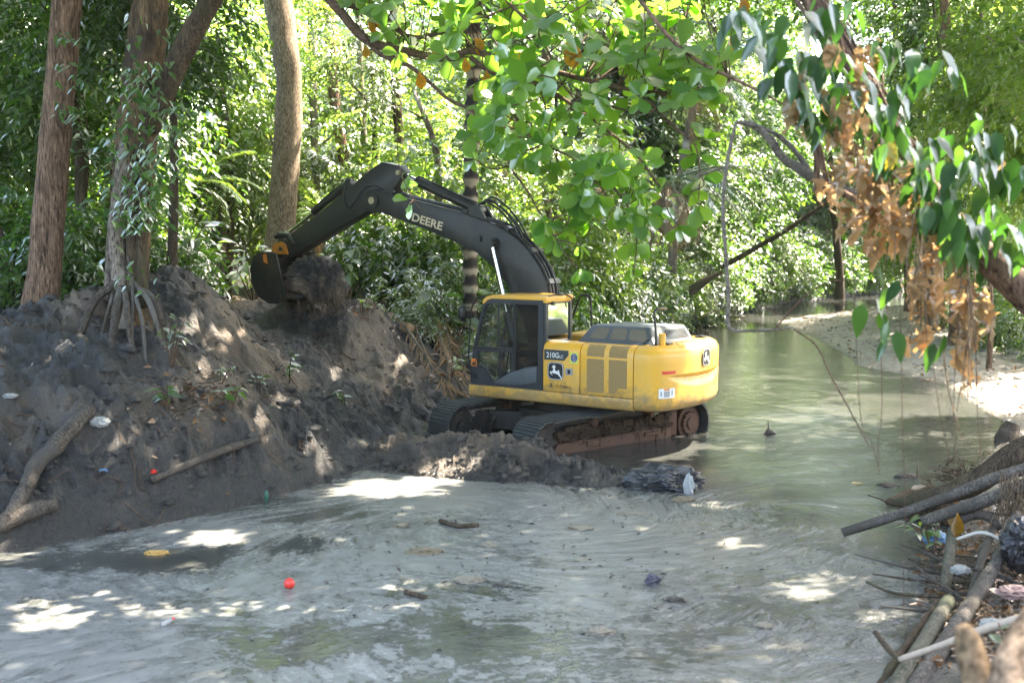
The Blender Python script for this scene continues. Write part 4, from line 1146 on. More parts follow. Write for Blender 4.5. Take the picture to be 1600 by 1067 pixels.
CROWN = {
    'dark': [foliage_mesh('crown', LEAF_DARK, 520, 12, 2.0, 2.0, 2.7, .85, .25, .38, 20 + s, .75) for s in range(2)],
    'mid': [foliage_mesh('crown', LEAF_MID, 640, 12, 2.2, 2.2, 3.0, .8, .17, .5, 30 + s) for s in range(3)],
    'bright': [foliage_mesh('crown', LEAF_BRIGHT, 600, 12, 2.2, 2.2, 3.0, .8, .18, .5, 40 + s) for s in range(3)],
    'grey': [foliage_mesh('crown', LEAF_GREY, 600, 12, 2.1, 2.1, 2.3, .7, .17, .42, 50 + s) for s in range(2)],
    'far': [foliage_mesh('crown', LEAF_MID, 560, 10, 3.6, 3.6, 4.2, 1.2, .33, .55, 60 + s) for s in range(2)],
}
SHRUB = {
    'dark': [foliage_mesh('foliage', LEAF_DARK, 270, 11, 1.15, 1.15, 1.25, .65, .23, .38, 70 + s, .75, .5, -.95) for s in range(2)],
    'mid': [foliage_mesh('foliage', LEAF_MID, 300, 11, 1.2, 1.2, 1.1, .6, .15, .5, 80 + s, .5, .5, -.9) for s in range(2)],
    'bright': [foliage_mesh('foliage', LEAF_BRIGHT, 280, 11, 1.2, 1.2, 1.2, .6, .17, .5, 90 + s, .5, .5, -.9) for s in range(2)],
    'grey': [foliage_mesh('foliage', LEAF_GREY, 320, 11, 1.3, 1.3, 1.0, .6, .15, .42, 100 + s, .6, .5, -.85) for s in range(2)],
}
def stem_mesh(h, r, m, seed, lean=.3, limbs=5, name='trunk', z_l=.5):
    rr = np.random.default_rng(seed)
    P = [(0, 0, -.4), (rr.normal(0, .08), rr.normal(0, .08), h * .35), (rr.normal(0, lean), rr.normal(0, lean), h * .7), (rr.normal(0, lean * 1.6), rr.normal(0, lean * 1.6), h)]
    C = spline(P, 14)
    v = [tube(C, np.linspace(r * 1.25, r * .45, 14), 9, None, .12, 2.5, seed)]
    for k in range(limbs):
        a = rr.uniform(0, 6.28); z = rr.uniform(z_l, .95); b = C[int(z * 13)]
        l = rr.uniform(.18, .34) * h * .6
        q = b + [math.cos(a) * l, math.sin(a) * l, l * rr.uniform(.3, .9)]
        v.append(tube([b, (b + q) / 2 + [0, 0, .1 * l], q], [r * .45, r * .3, r * .12], 6, 7))
    return mesh(name, join(*v), m, True)
TRUNKS = [stem_mesh(1.0 * 9, .11, BARK_DARK, 3, .3), stem_mesh(9, .11, BARK_PALE, 4, .35), stem_mesh(9, .12, BARK_FIG, 5, .25)]
STEMS = [stem_mesh(1.5, .03, BARK_DARK, s, .2, 6, 'stem', .2) for s in (11, 12)]

# ------------------------------------------------------------------ named trees on the left bank
def pts(seq, Y): return [at(u, v, Y if len(r) == 0 else r[0]) for u, v, *r in seq]
def big_trunk(name, label, seq, Y, widths, m, seg=22, n=60, rough=.10, rs=2.2, seed=0, lobes=0, extra=(), group=None, cat='tree'):
    P = pts(seq, Y); base = np.array([P[0][0], P[0][1], gz(P[0][0], P[0][1])])
    P = [base + [0, 0, -.5]] + P
    w = [widths[0] * 1.35] + list(widths)
    t = thing(name, label, cat, tuple(base), group=group)
    C = tube(np.array(P) - base, [x / 2 * Y / 1800 for x in w], seg, n, rough, rs, seed, True, lobes)
    ch = part('trunk', C, m, t, True)
    return t, base
T1, b1 = big_trunk('tree', 'tall straight tree with reddish brown bark nearest the left edge on the bank', [(62, 488), (70, 420), (84, 250), (95, 120), (105, 0), (116, -150), (125, -300)], 18.5, [58, 50, 47, 46, 45, 42, 36], BARK_RED, seed=2)
T2, b2 = big_trunk('fig_tree', 'forked strangler fig tree with bundled trunk and arching stilt roots on the mud bank', [(197, 470), (203, 380), (210, 250), (219, 150), (230, 40), (243, -80), (255, -250)], 18.6, [62, 58, 60, 58, 54, 48, 40], bark_mat('split_bark', (.05, .032, .02), (.21, .142, .08), 6, (.04, .03, .025)), seed=7, lobes=3, rough=.13)
BARK_STILT = bark_mat('stilt_root_bark', (.032, .025, .020), (.115, .092, .072), 9, (.15, .135, .12), (1, 1, .5))
def fig(name, seq, w, seg=9, m=BARK_FIG, rough=.15, seed=1, parent=T2, base=b2):
    P = np.array([at(u, v, y) for u, v, y in seq])
    if name == 'stilt_root':
        P = P[:3]; w = w[:3]
        for q in P[2:]: q[2] = gz(q[0], q[1]) + .02
        P = np.vstack([P, P[-1] + (P[-1] - P[-2]) * [.3, .3, 0] - [0, 0, .25]]); w = list(w) + [w[-1]]
    P = P - base
    part(name, tube(P, [x / 2 * 18.4 / 1800 for x in w], seg, max(12, 5 * len(P)), rough, 4, seed), m, parent, True)
fig('limb', [(228, 200, 18.5), (262, 130, 18.4), (296, 60, 18.2), (335, -10, 18.0), (370, -90, 17.8), (430, -260, 17.5)], [44, 36, 34, 32, 30, 22], 14, BARK_DARK)
fig('column_root', [(190, 515, 17.9), (188, 440, 18.15), (183, 370, 18.25), (188, 300, 18.3), (196, 220, 18.35)], [22, 26, 28, 26, 16], 12, BARK_FIG, .18, 3)
fig('column_root', [(226, 480, 18.1), (219, 420, 18.2), (222, 350, 18.3), (226, 270, 18.3), (224, 180, 18.4)], [22, 20, 20, 18, 12], 12, BARK_DARK, .18, 4)
fig('column_root', [(206, 500, 18.0), (205, 420, 18.15), (206, 330, 18.25), (210, 240, 18.3)], [12, 15, 17, 10], 10, BARK_DARK, .2, 5)
fig('column_root', [(170, 470, 18.3), (172, 400, 18.4), (178, 330, 18.45), (186, 260, 18.5)], [14, 14, 14, 8], 10, BARK_FIG, .2, 6)
for k, (seq, w) in enumerate([([(186, 440, 18.1), (150, 468, 17.9), (128, 492, 17.6), (114, 515, 17.3)], [16, 13, 11, 8]),
                              ([(190, 450, 17.9), (182, 490, 17.6), (176, 520, 17.3), (170, 545, 17.1)], [16, 15, 13, 9]), ([(206, 440, 17.9), (232, 470, 17.7), (250, 500, 17.5), (262, 530, 17.2)], [9, 8, 7, 5]),
                              ([(215, 450, 18.0), (240, 468, 17.9), (262, 482, 17.8), (282, 500, 17.6)], [10, 9, 8, 5]), ([(196, 455, 17.8), (200, 500, 17.4), (206, 525, 17.2), (215, 560, 16.9)], [10, 9, 8, 5]),
                              ([(200, 400, 18.1), (207, 450, 17.8), (204, 490, 17.5), (206, 520, 17.3)], [5, 5, 5, 4]),
                              ([(178, 455, 18.0), (168, 490, 17.7), (158, 515, 17.4), (160, 550, 17.0)], [7, 6, 6, 4]), ([(210, 460, 17.8), (222, 500, 17.5), (226, 530, 17.2), (238, 575, 16.7)], [7, 6, 6, 3])]):
    fig('stilt_root', seq, w, 8, BARK_STILT, .2, k)
T3, b3 = big_trunk('tree', 'stout pale brown tree behind the raised arm and bucket', [(440, 400), (441, 340), (449, 220), (452, 130), (441, 50), (430, -20), (420, -140)], 29, [52, 44, 42, 40, 42, 44, 38], bark_mat('light_bark', (.14, .10, .068), (.32, .245, .17), 7, None, (1, 1, .35), .6), seed=9)

THIN = [('thin dark trunk between the two big left trees, half hidden by leaves', [(112, 478), (124, 360), (133, 230), (120, 120), (110, -60)], 23, 14, BARK_DARK),
        ('slender pale crooked trunk right of the forked fig tree', [(352, 330), (348, 260), (338, 190), (324, 110), (316, 20), (310, -60)], 33, 12, BARK_PALE),
        ('pale trunk at the top between the two big left trees', [(176, 300), (168, 160), (162, 60), (158, -60)], 25, 24, BARK_PALE),
        ('slim grey trunk just right of the stout pale tree', [(494, 340), (492, 240), (488, 90), (486, -40)], 37, 13, BARK_PALE),
        ('brownish trunk above the elbow of the boom', [(546, 300), (536, 240), (522, 150), (516, 60), (510, -40)], 36, 18, BARK_RED),
        ('thin upright trunk above the arm tip', [(572, 280), (566, 170), (561, 60), (556, -40)], 35, 9, BARK_PALE),
        ('dark trunk hung with creepers above the boom', [(632, 330), (624, 230), (620, 150), (612, 60), (606, -40)], 33, 15, BARK_DARK),
        ('small leaning trunk at the left edge of the bank', [(30, 470), (18, 420), (4, 380), (-30, 300)], 20, 15, BARK_DARK),
        ('dark upright trunk on the far bank past the river bend', [(1312, 440), (1308, 380), (1300, 300), (1296, 200)], 72, 12, BARK_DARK),
        ('brown sapling standing up through bright leaves at upper right', [(1492, 470), (1478, 210), (1482, 120), (1477, 30), (1472, -60)], 37, 15, BARK_RED),
        ('thin sapling nearest the right edge among bright leaves', [(1548, 480), (1539, 210), (1535, 90), (1530, -40)], 31, 7, BARK_RED),
        ('pale sapling left of the brown one at upper right', [(1418, 440), (1404, 200), (1400, 90), (1398, -40)], 50, 9, BARK_RED),
        ('slim trunk half hidden behind round leaves over the cab', [(880, 430), (868, 330), (862, 220), (850, 60)], 36, 14, BARK_DARK),
        ('thin tree stem deep in the wood left of the stout pale tree', [(398, 330), (394, 220), (386, 110), (380, -30)], 42, 11, BARK_PALE)]
thin_things = []
for k, (lab, seq, Y, w, m) in enumerate(THIN):
    t, b = big_trunk('slender_tree', lab, seq, Y, [w * 1.15] + [w] * (len(seq) - 2) + [w * .8], m, 10, 26, .14, 4, k)
    thin_things.append((t, b, seq, Y))
# leaning trunks over the water on the far left bank
for k, (lab, seq, w) in enumerate([('brown fallen trunk leaning right out over the water beyond the machine', [(1040, 492, 51), (1075, 450, 51), (1150, 405, 51), (1225, 362, 51), (1290, 318, 51), (1350, 285, 51)], 9),
                                   ('thick short root stock leaning over the far water edge', [(1010, 505, 44), (1060, 470, 44), (1100, 440, 44), (1130, 424, 44)], 18)]):
    P = [at(*q) for q in seq]; base = np.array([P[0][0], P[0][1], max(gz(P[0][0], P[0][1]), 0)])
    t = thing('leaning_tree', lab, 'tree', tuple(base))
    part('trunk', tube(np.array([base + [-.5, .3, -.4]] + P) - base, np.array([1.3] + [1.1] + [1] * (len(P) - 3) + [.7, .12]) * w / 2 * 46 / 1800, 12, 30, .15, 1.5, k), BARK_DARK, t, True)

# the ringed palm trunk
P = pts([(735, 420), (735, 305), (737, 240), (738, 180), (740, 60), (742, -60)], 27.5); base = np.array([P[0][0], P[0][1], gz(P[0][0], P[0][1])])
rp = thing('ringed_palm', 'palm trunk with light and dark rings standing behind the boom', 'palm', tuple(base))
nR = 120
C = spline(np.array([base + [0, 0, -.3]] + P) - base, nR)
zz = C[:, 2]
rr_ = .165 + .02 * np.sign(np.sin(zz * 2 * math.pi / .42)) + .012 * fbm(zz * 5, zz * 0)
mring, nt, b_ = mat('ringed_palm_bark')
wv = nt.nodes.new('ShaderNodeSeparateXYZ'); nt.links.new(worldpos(nt), wv.inputs[0])
nz = noise_n(nt, 5, 5, .6, .3, worldpos(nt))
sv = math_n(nt, 'SINE', math_n(nt, 'ADD', math_n(nt, 'MULTIPLY', wv.outputs[2], 2 * math.pi / .42), math_n(nt, 'MULTIPLY', nz, 3.0)))
nt.links.new(ramp(nt, math_n(nt, 'ADD', math_n(nt, 'MULTIPLY', sv, .3), math_n(nt, 'ADD', .3, math_n(nt, 'MULTIPLY', nz, .4))), [(.35, (.02, .016, .012)), (.55, (.09, .065, .045)), (.72, (.36, .30, .22))]), b_.inputs['Base Color'])
b_.inputs['Roughness'].default_value = .9
part('trunk', tube(C, rr_, 14, None, .08, 6, 3), mring, rp, True)

# ------------------------------------------------------------------ palms
def frond_mesh(name, L, n, lw, ll, m, seed, droop=.5, vee=.35, twist=.0, hang=.5):
    rr = np.random.default_rng(seed)
    t = np.linspace(0, 1, n)
    x = L * (t - .12 * t ** 2); z = L * (.42 * t - droop * 1.0 * t ** 2)
    Pm = np.stack([x, 0 * x, z], 1)
    tv, tf = tube(Pm[::2], np.linspace(.03, .006, len(Pm[::2])), 4)
    tan = unit(np.gradient(Pm, axis=0))
    V, F = [np.array(tv)], [list(f) for f in tf]; nn_ = len(tv)
    for s in (1, -1):
        for k in range(int(n * .12), n):
            q = t[k]; ln = ll * (math.sin(min(1, q * 1.25 + .12) * math.pi * .93) ** .6 + .1) * rr.uniform(.85, 1.1)
            d = unit(tan[k] * .75 + np.array([0, s, 0]) * .9 + [0, 0, vee * (1 - q)] + rr.normal(0, .09, 3))
            p0 = Pm[k]; w = lw * (1 - .3 * q)
            p1 = p0 + d * ln * .5 + [0, 0, -hang * ln * .10]; p2 = p0 + d * ln * .92 + [0, 0, -hang * ln * .55]
            sd = unit(tan[k] + [0, 0, .4]) * w / 2
            V.append(np.array([p0 - sd * .4, p0 + sd * .4, p1 + sd, p1 - sd, p2]))
            F += [[nn_, nn_ + 1, nn_ + 2, nn_ + 3], [nn_ + 3, nn_ + 2, nn_ + 4]]; nn_ += 5
    V = np.concatenate(V)
    me = mesh(name, (V, F), m)
    float_attr(me, 'tint', np.clip(.45 + .25 * rr.normal(size=len(V)) * 0 + .1, 0, 1) * np.ones(len(V)))
    return me
FROND = [frond_mesh('frond', 2.9, 44, .045, .62, LEAF_PALM, s, .42 + .1 * s, .35, 0, .7 + .2 * s) for s in range(3)]
FRONDB = [frond_mesh('frond', 2.7, 40, .05, .60, LEAF_BRIGHT, 5 + s, .45 + .1 * s, .35, 0, .6) for s in range(2)]
FROND_DEAD = [frond_mesh('frond', 2.2, 34, .035, .55, LEAF_TAN, 9 + s, .35 + .15 * s, .1, 0, 1.5) for s in range(3)]
def palm(u, v, Y, n, label, scale=1.0, kind=FROND, azs=None, els=None, dead=0, tr=.11, group=None, seed=0, lean=.9):
    rr = np.random.default_rng(seed + int(u))
    c = at(u, v, Y); g = np.array([c[0] - lean, c[1] + lean * .4, max(0, gz(c[0] - lean, c[1] + lean * .4))])
    t = thing('palm', label, 'palm', tuple(g), group=group)
    h = c[2] - g[2]
    part('trunk', tube([(0, 0, -.3), (lean * .25, -lean * .1, h * .5), (lean, -lean * .4, h)], [tr * 1.3, tr, tr * .9], 10, 16, .1, 5, int(u)), BARK_FIG, t, True)
    for k in range(n):
        az = (azs[k] if azs else k * 2.4 + rr.normal(0, .3)); el = els[k] if els else rr.uniform(-.75, .55)
        link('frond', kind[k % len(kind)], t, (lean, -lean * .4, h), (rr.normal(0, .25), el, az), scale * rr.uniform(.85, 1.12))
    for k in range(dead):
        link('dead_frond', FROND_DEAD[k % 3], t, (lean, -lean * .4, h - .1), (rr.normal(0, .3), rr.uniform(.9, 1.3), k * 1.9 + rr.normal(0, .4)), scale * rr.uniform(.7, .95))
    return t
palm(1045, 285, 41, 11, 'bluish drooping palm with brown dead fronds right of the round leaves', 1.3, FROND, [-.3, .05, -.7, .5, 3.0, 2.4, 3.6, -1.2, 1.2, .25, -1.6], [-.1, .15, .1, -.1, -.1, .1, .1, .2, 0, .45, .3], 14, .10)
palm(1090, 130, 43, 14, 'tall palm whose bluish fronds hang beside the dead hanging branch', 1.3, FROND, None, None, 3, .16)
palm(1010, 60, 50, 12, 'palm crown near the top, left of the dead hanging branch', 1.2, FROND, None, None, 2, .16)
palm(365, 120, 40, 12, 'bright palm in the wood right of the forked fig tree', 1.1, FRONDB, None, None, 4, .15)
palm(500, 330, 33, 10, 'low yellow green palm above the bucket', .85, FRONDB, None, None, 2, .10)
palm(560, 60, 45, 12, 'palm crown high in the wood above the raised arm', 1.2, FROND, None, None, 3, .15)
palm(300, 290, 30, 9, 'low bright palm just right of the fig trunk', .8, FRONDB, None, None, 0, .08)
palm(790, 250, 34, 10, 'grey green palm behind the boom next to the ringed trunk', .95, FROND, None, None, 3, .13)
palm(1450, 430, 60, 9, 'far palm behind the hanging dry leaves', 1.2, FROND, None, None, 2, .15)

# ------------------------------------------------------------------ woods behind
def on_land(x, y, margin=.6):
    P = np.array([[x, y]]); return (not inside(P)[0]) and min(dist_chain(P, LC)[0][0], dist_chain(P, RC)[0][0]) > margin
placed = []
def free(x, y, d): return all((x - a) ** 2 + (y - b) ** 2 > d * d for a, b in placed)
TONE = {'dark': 'dark', 'mid': 'mid green', 'bright': 'bright yellow green', 'grey': 'greyish green', 'far': 'soft green'}
BARKW = ['dark trunked', 'pale trunked', 'grey trunked']
def woods_tree(x, y, kind, sc, zc, label, group, trunk=0):
    g = max(0, gz(x, y))
    label = label.replace('TONE', TONE[kind] + ' ' + BARKW[trunk])
    t = thing('woodland_tree', label, 'tree', (x, y, g), (0, 0, random.uniform(0, 6.28)), group)
    h = zc
    link('trunk', TRUNKS[trunk], t, (0, 0, 0), (0, 0, 0), (sc, sc, (h + 1.2 * sc) / 9))
    link('crown', random.choice(CROWN[kind]), t, (0, 0, h), (random.uniform(-.15, .15), random.uniform(-.15, .15), random.uniform(0, 6.28)), (sc * random.uniform(.9, 1.15), sc * random.uniform(.9, 1.15), sc * random.uniform(.85, 1.2)))
    placed.append((x, y))
def shrub(x, y, kind, sc, label, group, dz=0, stretch=1.0):
    g = max(0, gz(x, y)) + dz
    label = label.replace('TONE', TONE[kind])
    t = thing('shrub', label, 'shrub', (x, y, g), (0, 0, random.uniform(0, 6.28)), group)
    link('stem', random.choice(STEMS), t, (0, 0, 0), (0, 0, 0), sc)
    link('foliage', random.choice(SHRUB[kind]), t, (0, 0, .85 * sc * stretch), (0, 0, random.uniform(0, 6.28)), (sc, sc, sc * stretch))
def inview(x, y, pad=1.08): return abs(x) < y * .4445 * pad + 1.5

GRP_L = 'trees massed in the wood behind the left bank'
GRP_F = 'trees closing the far end of the river'
GRP_R = 'sunlit trees behind the right bank'
# rows of trees in the left wood
def scatter(n, yr, xr, cond, dmin, fn):
    c = 0
    for _ in range(n * 30):
        if c >= n: break
        y = random.uniform(*yr); x = random.uniform(*xr)
        if not inview(x, y) or (365 < project([x, y, 3])[0][0] < 495 and y < 30) or (985 < project([x, y, 3])[0][0] < 1190 and y < 43) or not cond(x, y) or not on_land(x, y) or not free(x, y, dmin): continue
        fn(x, y); c += 1
def left_of(x, y):
    P = np.array([[x, y]]); return dist_chain(P, LC)[0][0] < dist_chain(P, RC)[0][0]
scatter(12, (21.5, 27), (-14, -6), lambda x, y: left_of(x, y) and project([x, y, 3])[0][0] < 330, 1.1,
        lambda x, y: woods_tree(x, y, 'dark' if random.random() < .65 else 'mid', random.uniform(.72, .95), random.uniform(3.2, 7.0), 'TONE tree crowding behind the two big left trees', 'understorey trees behind the big left trees', 0))
scatter(26, (30, 40), (-20, 4), lambda x, y: left_of(x, y) and not (360 < project([x, y, 3])[0][0] < 560 and y < 33), 1.7,
        lambda x, y: woods_tree(x, y, random.choice(['mid', 'bright', 'bright', 'grey']), random.uniform(.8, 1.15), random.uniform(3.5, 9.5), 'TONE tree in the wood behind the left bank', GRP_L, random.randrange(3)))
scatter(34, (40, 62), (-30, 9), left_of, 2.2,
        lambda x, y: woods_tree(x, y, random.choice(['mid', 'bright', 'bright', 'mid']), random.uniform(1.0, 1.5), random.uniform(4, 13), 'TONE tree in the wood behind the left bank', GRP_L, random.randrange(3)))
scatter(22, (62, 95), (-42, 26), left_of, 3.2,
        lambda x, y: woods_tree(x, y, 'far', random.uniform(1.0, 1.35), random.uniform(4, 11), 'distant TONE tree beyond the river bend', GRP_F, random.randrange(3)))
scatter(18, (84, 112), (4, 50), lambda x, y: True, 3.2,
        lambda x, y: woods_tree(x, y, 'far', random.uniform(1.0, 1.35), random.uniform(3, 9), 'distant TONE tree beyond the river bend', GRP_F, random.randrange(3)))
# right bank
scatter(7, (15, 26), (8, 15), lambda x, y: not left_of(x, y) and project([x, y, 3])[0][0] > 1500, 1.2,
        lambda x, y: woods_tree(x, y, 'bright', random.uniform(.6, .85), random.uniform(4.6, 7.2), 'TONE tree at the right edge above the sunny bank', GRP_R, 1))
for k in range(26):
    y = random.uniform(50, 82); x0 = np.interp(y, LC[:, 1], LC[:, 0]); x = x0 - random.uniform(.8, 6.5)
    if on_land(x, y): woods_tree(x, y, random.choice(['mid', 'mid', 'dark', 'grey']), random.uniform(1.2, 1.75), random.uniform(2.5, 13), 'TONE tree on the bank before the river bend', 'trees on the bank before the river bend', random.randrange(3))  # dark leaf kind mixed in to colour the shaded recess
scatter(16, (64, 100), (22, 52), lambda x, y: not left_of(x, y), 2.6,
        lambda x, y: woods_tree(x, y, 'far', random.uniform(1.0, 1.4), random.uniform(7, 17), 'distant TONE tree beyond the river bend', GRP_F, 1))
scatter(26, (33, 60), (14, 30), lambda x, y: not left_of(x, y) and project([x, y, 3])[0][0] > 1440, 1.8,
        lambda x, y: woods_tree(x, y, random.choice(['bright', 'bright', 'mid']), random.uniform(.9, 1.3), random.uniform(3.5, 13), 'TONE tree at the right edge above the sunny bank', GRP_R, 1))
scatter(10, (60, 95), (24, 46), lambda x, y: not left_of(x, y), 3.0,
        lambda x, y: woods_tree(x, y, 'far', random.uniform(1.0, 1.3), random.uniform(4, 9), 'distant TONE tree beyond the river bend', GRP_F, 1))
# shrubs: bank crest on the left, water's edge beyond the machine, right bank
GS1, GS2, GS3 = 'dark shrubs under the left trees', 'shrubs along the bank behind the machine', 'shrubs on the sunny right bank'
scatter(26, (20, 27), (-13, -5.6), lambda x, y: left_of(x, y) and gz(x, y) > 2.2 and not (285 < project([x, y, 2.5])[0][0] < 640), .9,
        lambda x, y: shrub(x, y, random.choice(['dark', 'dark', 'mid']), random.uniform(.6, 1.0), 'TONE shrub growing under the trees on the left bank', GS1, -.1, 1.1))
for k in range(58):
    s = random.uniform(0, 1)
    y = 25.5 + 46 * s ** 1.15; x0 = np.interp(y, LC[:, 1], LC[:, 0])
    d = random.uniform(.2, 3.2); x = x0 - d * .85; yy = y + d * .45
    if project([x, yy, 2])[0][0] < 560 and yy < 32: continue
    shrub(x, yy, random.choice(['grey', 'grey', 'mid', 'mid', 'bright']), random.uniform(.7, 1.15) * (1 + .35 * s), 'TONE bushy shrub overhanging the water on the bank behind the machine', GS2, -.15, random.uniform(.9, 1.3))
for k in range(30):
    y = random.uniform(24, 46); x0 = np.interp(y, RC[10:, 1], RC[10:, 0]); x = x0 + random.uniform(4.2, 8.5)
    if project([x, y, 1])[0][0] < 1490: continue
    shrub(x, y, random.choice(['bright', 'bright', 'mid']), random.uniform(.5, .95), 'TONE sunlit shrub on the sandy right bank', GS3, -.1, 1.1)
for k in range(16):
    u = random.uniform(545, 770); y = random.uniform(28, 34); x = at(u, 400, y)[0]
    shrub(x, y, random.choice(['grey', 'mid', 'mid', 'dark']), random.uniform(.7, 1.1), 'TONE bushy shrub overhanging the water on the bank behind the machine', GS2, -.1, 1.2)
for k in range(34):
    y = random.uniform(49, 90); x0 = np.interp(y, LC[:, 1], LC[:, 0]); dd = random.uniform(.2, 2.2)
    shrub(x0 - dd * .8, y + dd * .6, random.choice(['mid', 'mid', 'grey', 'dark']), random.uniform(1.2, 1.9), 'TONE bushy shrub at the water edge by the river bend', 'shrubs at the far river bend', -.35, .95)
scatter(16, (58, 92), (12, 44), lambda x, y: True, 1.5,
        lambda x, y: shrub(x, y, random.choice(['mid', 'grey']), random.uniform(1.3, 2.0), 'TONE bushy shrub at the water edge by the river bend', 'shrubs at the far river bend', -.3))
# ------------------------------------------------------------------ big leaves
def leaf_shape(kind, nrow=6, fold=.16, curl=.15, seed=0):
    """unit long leaf along x, normal z"""
    rr = np.random.default_rng(seed)
    t = np.linspace(0, 1, nrow + 1)
    if kind == 'obovate': w = .31 * np.sin(np.clip(t ** 1.55, 0, 1) * math.pi * .96) ** .75 + .015 * (1 - t)
    elif kind == 'ovate': w = .225 * np.sin(np.clip(t ** .62, 0, 1) * math.pi) ** .9
    elif kind == 'dry': w = .17 * np.sin(np.clip(t ** .85, 0, 1) * math.pi) ** .8 * (1 + .25 * rr.normal(size=len(t)))
    else: w = .15 * np.sin(np.clip(t ** .75, 0, 1) * math.pi) ** .9
    w[0] = .012; w[-1] = .004
    z = -curl * t ** 2 + (.085 * rr.normal(size=len(t)) if kind == 'dry' else .012 * rr.normal(size=len(t)))
    V = []
    for k in range(nrow + 1):
        f = fold * (1.8 if kind == 'dry' else 1) * w[k] * 2
        j = .8 * w[k] * rr.normal() if kind == 'dry' else 0
        V += [(t[k], -w[k], z[k] + f + j), (t[k], 0, z[k]), (t[k], w[k], z[k] + f - j)]
    F = []
    for k in range(nrow):
        a = 3 * k
        F += [[a, a + 1, a + 4, a + 3], [a + 1, a + 2, a + 5, a + 4]]
    return np.array(V), F
def leaf_variants(name, kind, m, n, **kw):
    out = []
    for s in range(n):
        me = mesh(name, leaf_shape(kind, seed=s + 50, fold=.08 + .10 * (s % 3) / 2, curl=kw.get('curl', .12) * (.4 + .8 * s / n), nrow=kw.get('nrow', 6)), m, True)
        float_attr(me, 'tint', np.full(len(me.vertices), .1 + .8 * ((s * 7) % n) / n))
        out.append(me)
    return out
def leaf_matrix(pos, d, n, s):
    d = np.asarray(d, float); d = d / np.linalg.norm(d)
    n = np.asarray(n, float); n = n - d * (n @ d); n /= np.linalg.norm(n) + 1e-9
    y = np.cross(n, d)
    return Matrix(((d[0] * s, y[0] * s, n[0] * s, pos[0]), (d[1] * s, y[1] * s, n[1] * s, pos[1]), (d[2] * s, y[2] * s, n[2] * s, pos[2]), (0, 0, 0, 1)))
def place_leaf(name, me, parent, base, pos, d, n, s):
    o = bpy.data.objects.new(name, me); COL.objects.link(o); o.parent = parent
    o.matrix_basis = leaf_matrix(np.asarray(pos) - base, d, n, s)
    return o
def bake_leaves(items):
    """many leaves in one mesh: (mesh data, pos, d, n, s)"""
    VV, FF, T, k = [], [], [], 0
    cache = {}
    for me_, pos, d, n, s in items:
        if me_.name not in cache:
            v = np.empty(len(me_.vertices) * 3, np.float32); me_.vertices.foreach_get('co', v)
            cache[me_.name] = (v.reshape(-1, 3), [list(p.vertices) for p in me_.polygons], me_.attributes['tint'].data[0].value)
        v, f, tt = cache[me_.name]
        M = np.array(leaf_matrix(pos, d, n, s))
        VV.append(v @ M[:3, :3].T + M[:3, 3]); FF += [[i + k for i in q] for q in f]; T += [tt] * len(v); k += len(v)
    return np.concatenate(VV), FF, np.array(T)

# ---- the round-leaved branch across the top
ALM = leaf_variants('leaf', 'obovate', ALMOND_V, 6)
ALO = leaf_variants('leaf', 'obovate', LEAF_ORANGE, 3, curl=.3)
rg = np.random.default_rng(21)
A0 = at(455, -60, 14.5)
alm = thing('overhanging_branch', 'long branch with round green leaves and a few orange ones hanging across the top', 'branch', tuple(A0))
limbs = [([(455, -60, 14.5), (520, 5, 14.4), (572, 62, 14.2), (640, 82, 14.0), (700, 92, 13.8), (735, 80, 13.6), (790, 95, 13.4), (850, 108, 13.2), (915, 125, 13.0), (985, 140, 12.8), (1060, 150, 12.7)], 17, 5),
         ([(530, 5, 14.4), (590, 20, 14.5), (640, 58, 14.6), (700, 48, 14.7), (745, 35, 14.8), (785, 14, 14.9)], 12, 3),
         ([(555, 40, 14.3), (590, 82, 14.1), (640, 104, 14.0), (672, 130, 13.9), (700, 155, 13.8), (735, 172, 13.7), (765, 195, 13.6)], 9, 4),
         ([(735, 90, 13.6), (772, 115, 13.5), (840, 132, 13.4), (885, 158, 13.2), (930, 190, 13.0), (990, 238, 12.8), (1030, 290, 12.7)], 8, 3),
         ([(800, 10, 13.0), (830, 40, 12.9), (850, 70, 12.8), (868, 105, 12.7), (878, 132, 12.6)], 5, 2),
         ([(775, 150, 13.6), (800, 175, 13.4), (830, 215, 13.2), (870, 235, 13.0), (905, 255, 12.9), (945, 300, 12.8)], 6, 2),
         ([(985, 140, 12.8), (1020, 165, 12.7), (1055, 200, 12.6), (1085, 225, 12.5), (1094, 270, 12.5)], 5, 2),
         ([(790, 230, 13.4), (800, 265, 13.3), (825, 300, 13.2), (850, 345, 13.1), (870, 375, 13.0)], 5, 2),
         ([(900, 255, 12.9), (950, 285, 12.9), (985, 330, 12.9), (995, 370, 13.0), (990, 430, 13.0)], 4, 2),
         ([(1060, 150, 12.7), (1100, 145, 12.6), (1140, 128, 12.5)], 4, 2),
         ([(600, 40, 14.4), (612, 110, 14.3), (620, 190, 14.2), (624, 262, 14.1), (650, 318, 14.1), (665, 330, 14.1)], 2, 1.3),
         ([(900, 140, 13.0), (950, 165, 12.9), (1010, 175, 12.8), (1065, 152, 12.7)], 4, 2)]
lv = [tube(np.array([at(*q) for q in seq]) - A0, np.linspace(w0, w1, len(seq)) / 2 * 13.5 / 1800, 8, len(seq) * 6, .12, 6, i) for i, (seq, w0, w1) in enumerate(limbs)]
limbpts = np.concatenate([spline([at(*q) for q in seq], 40) for seq, a, b in limbs])
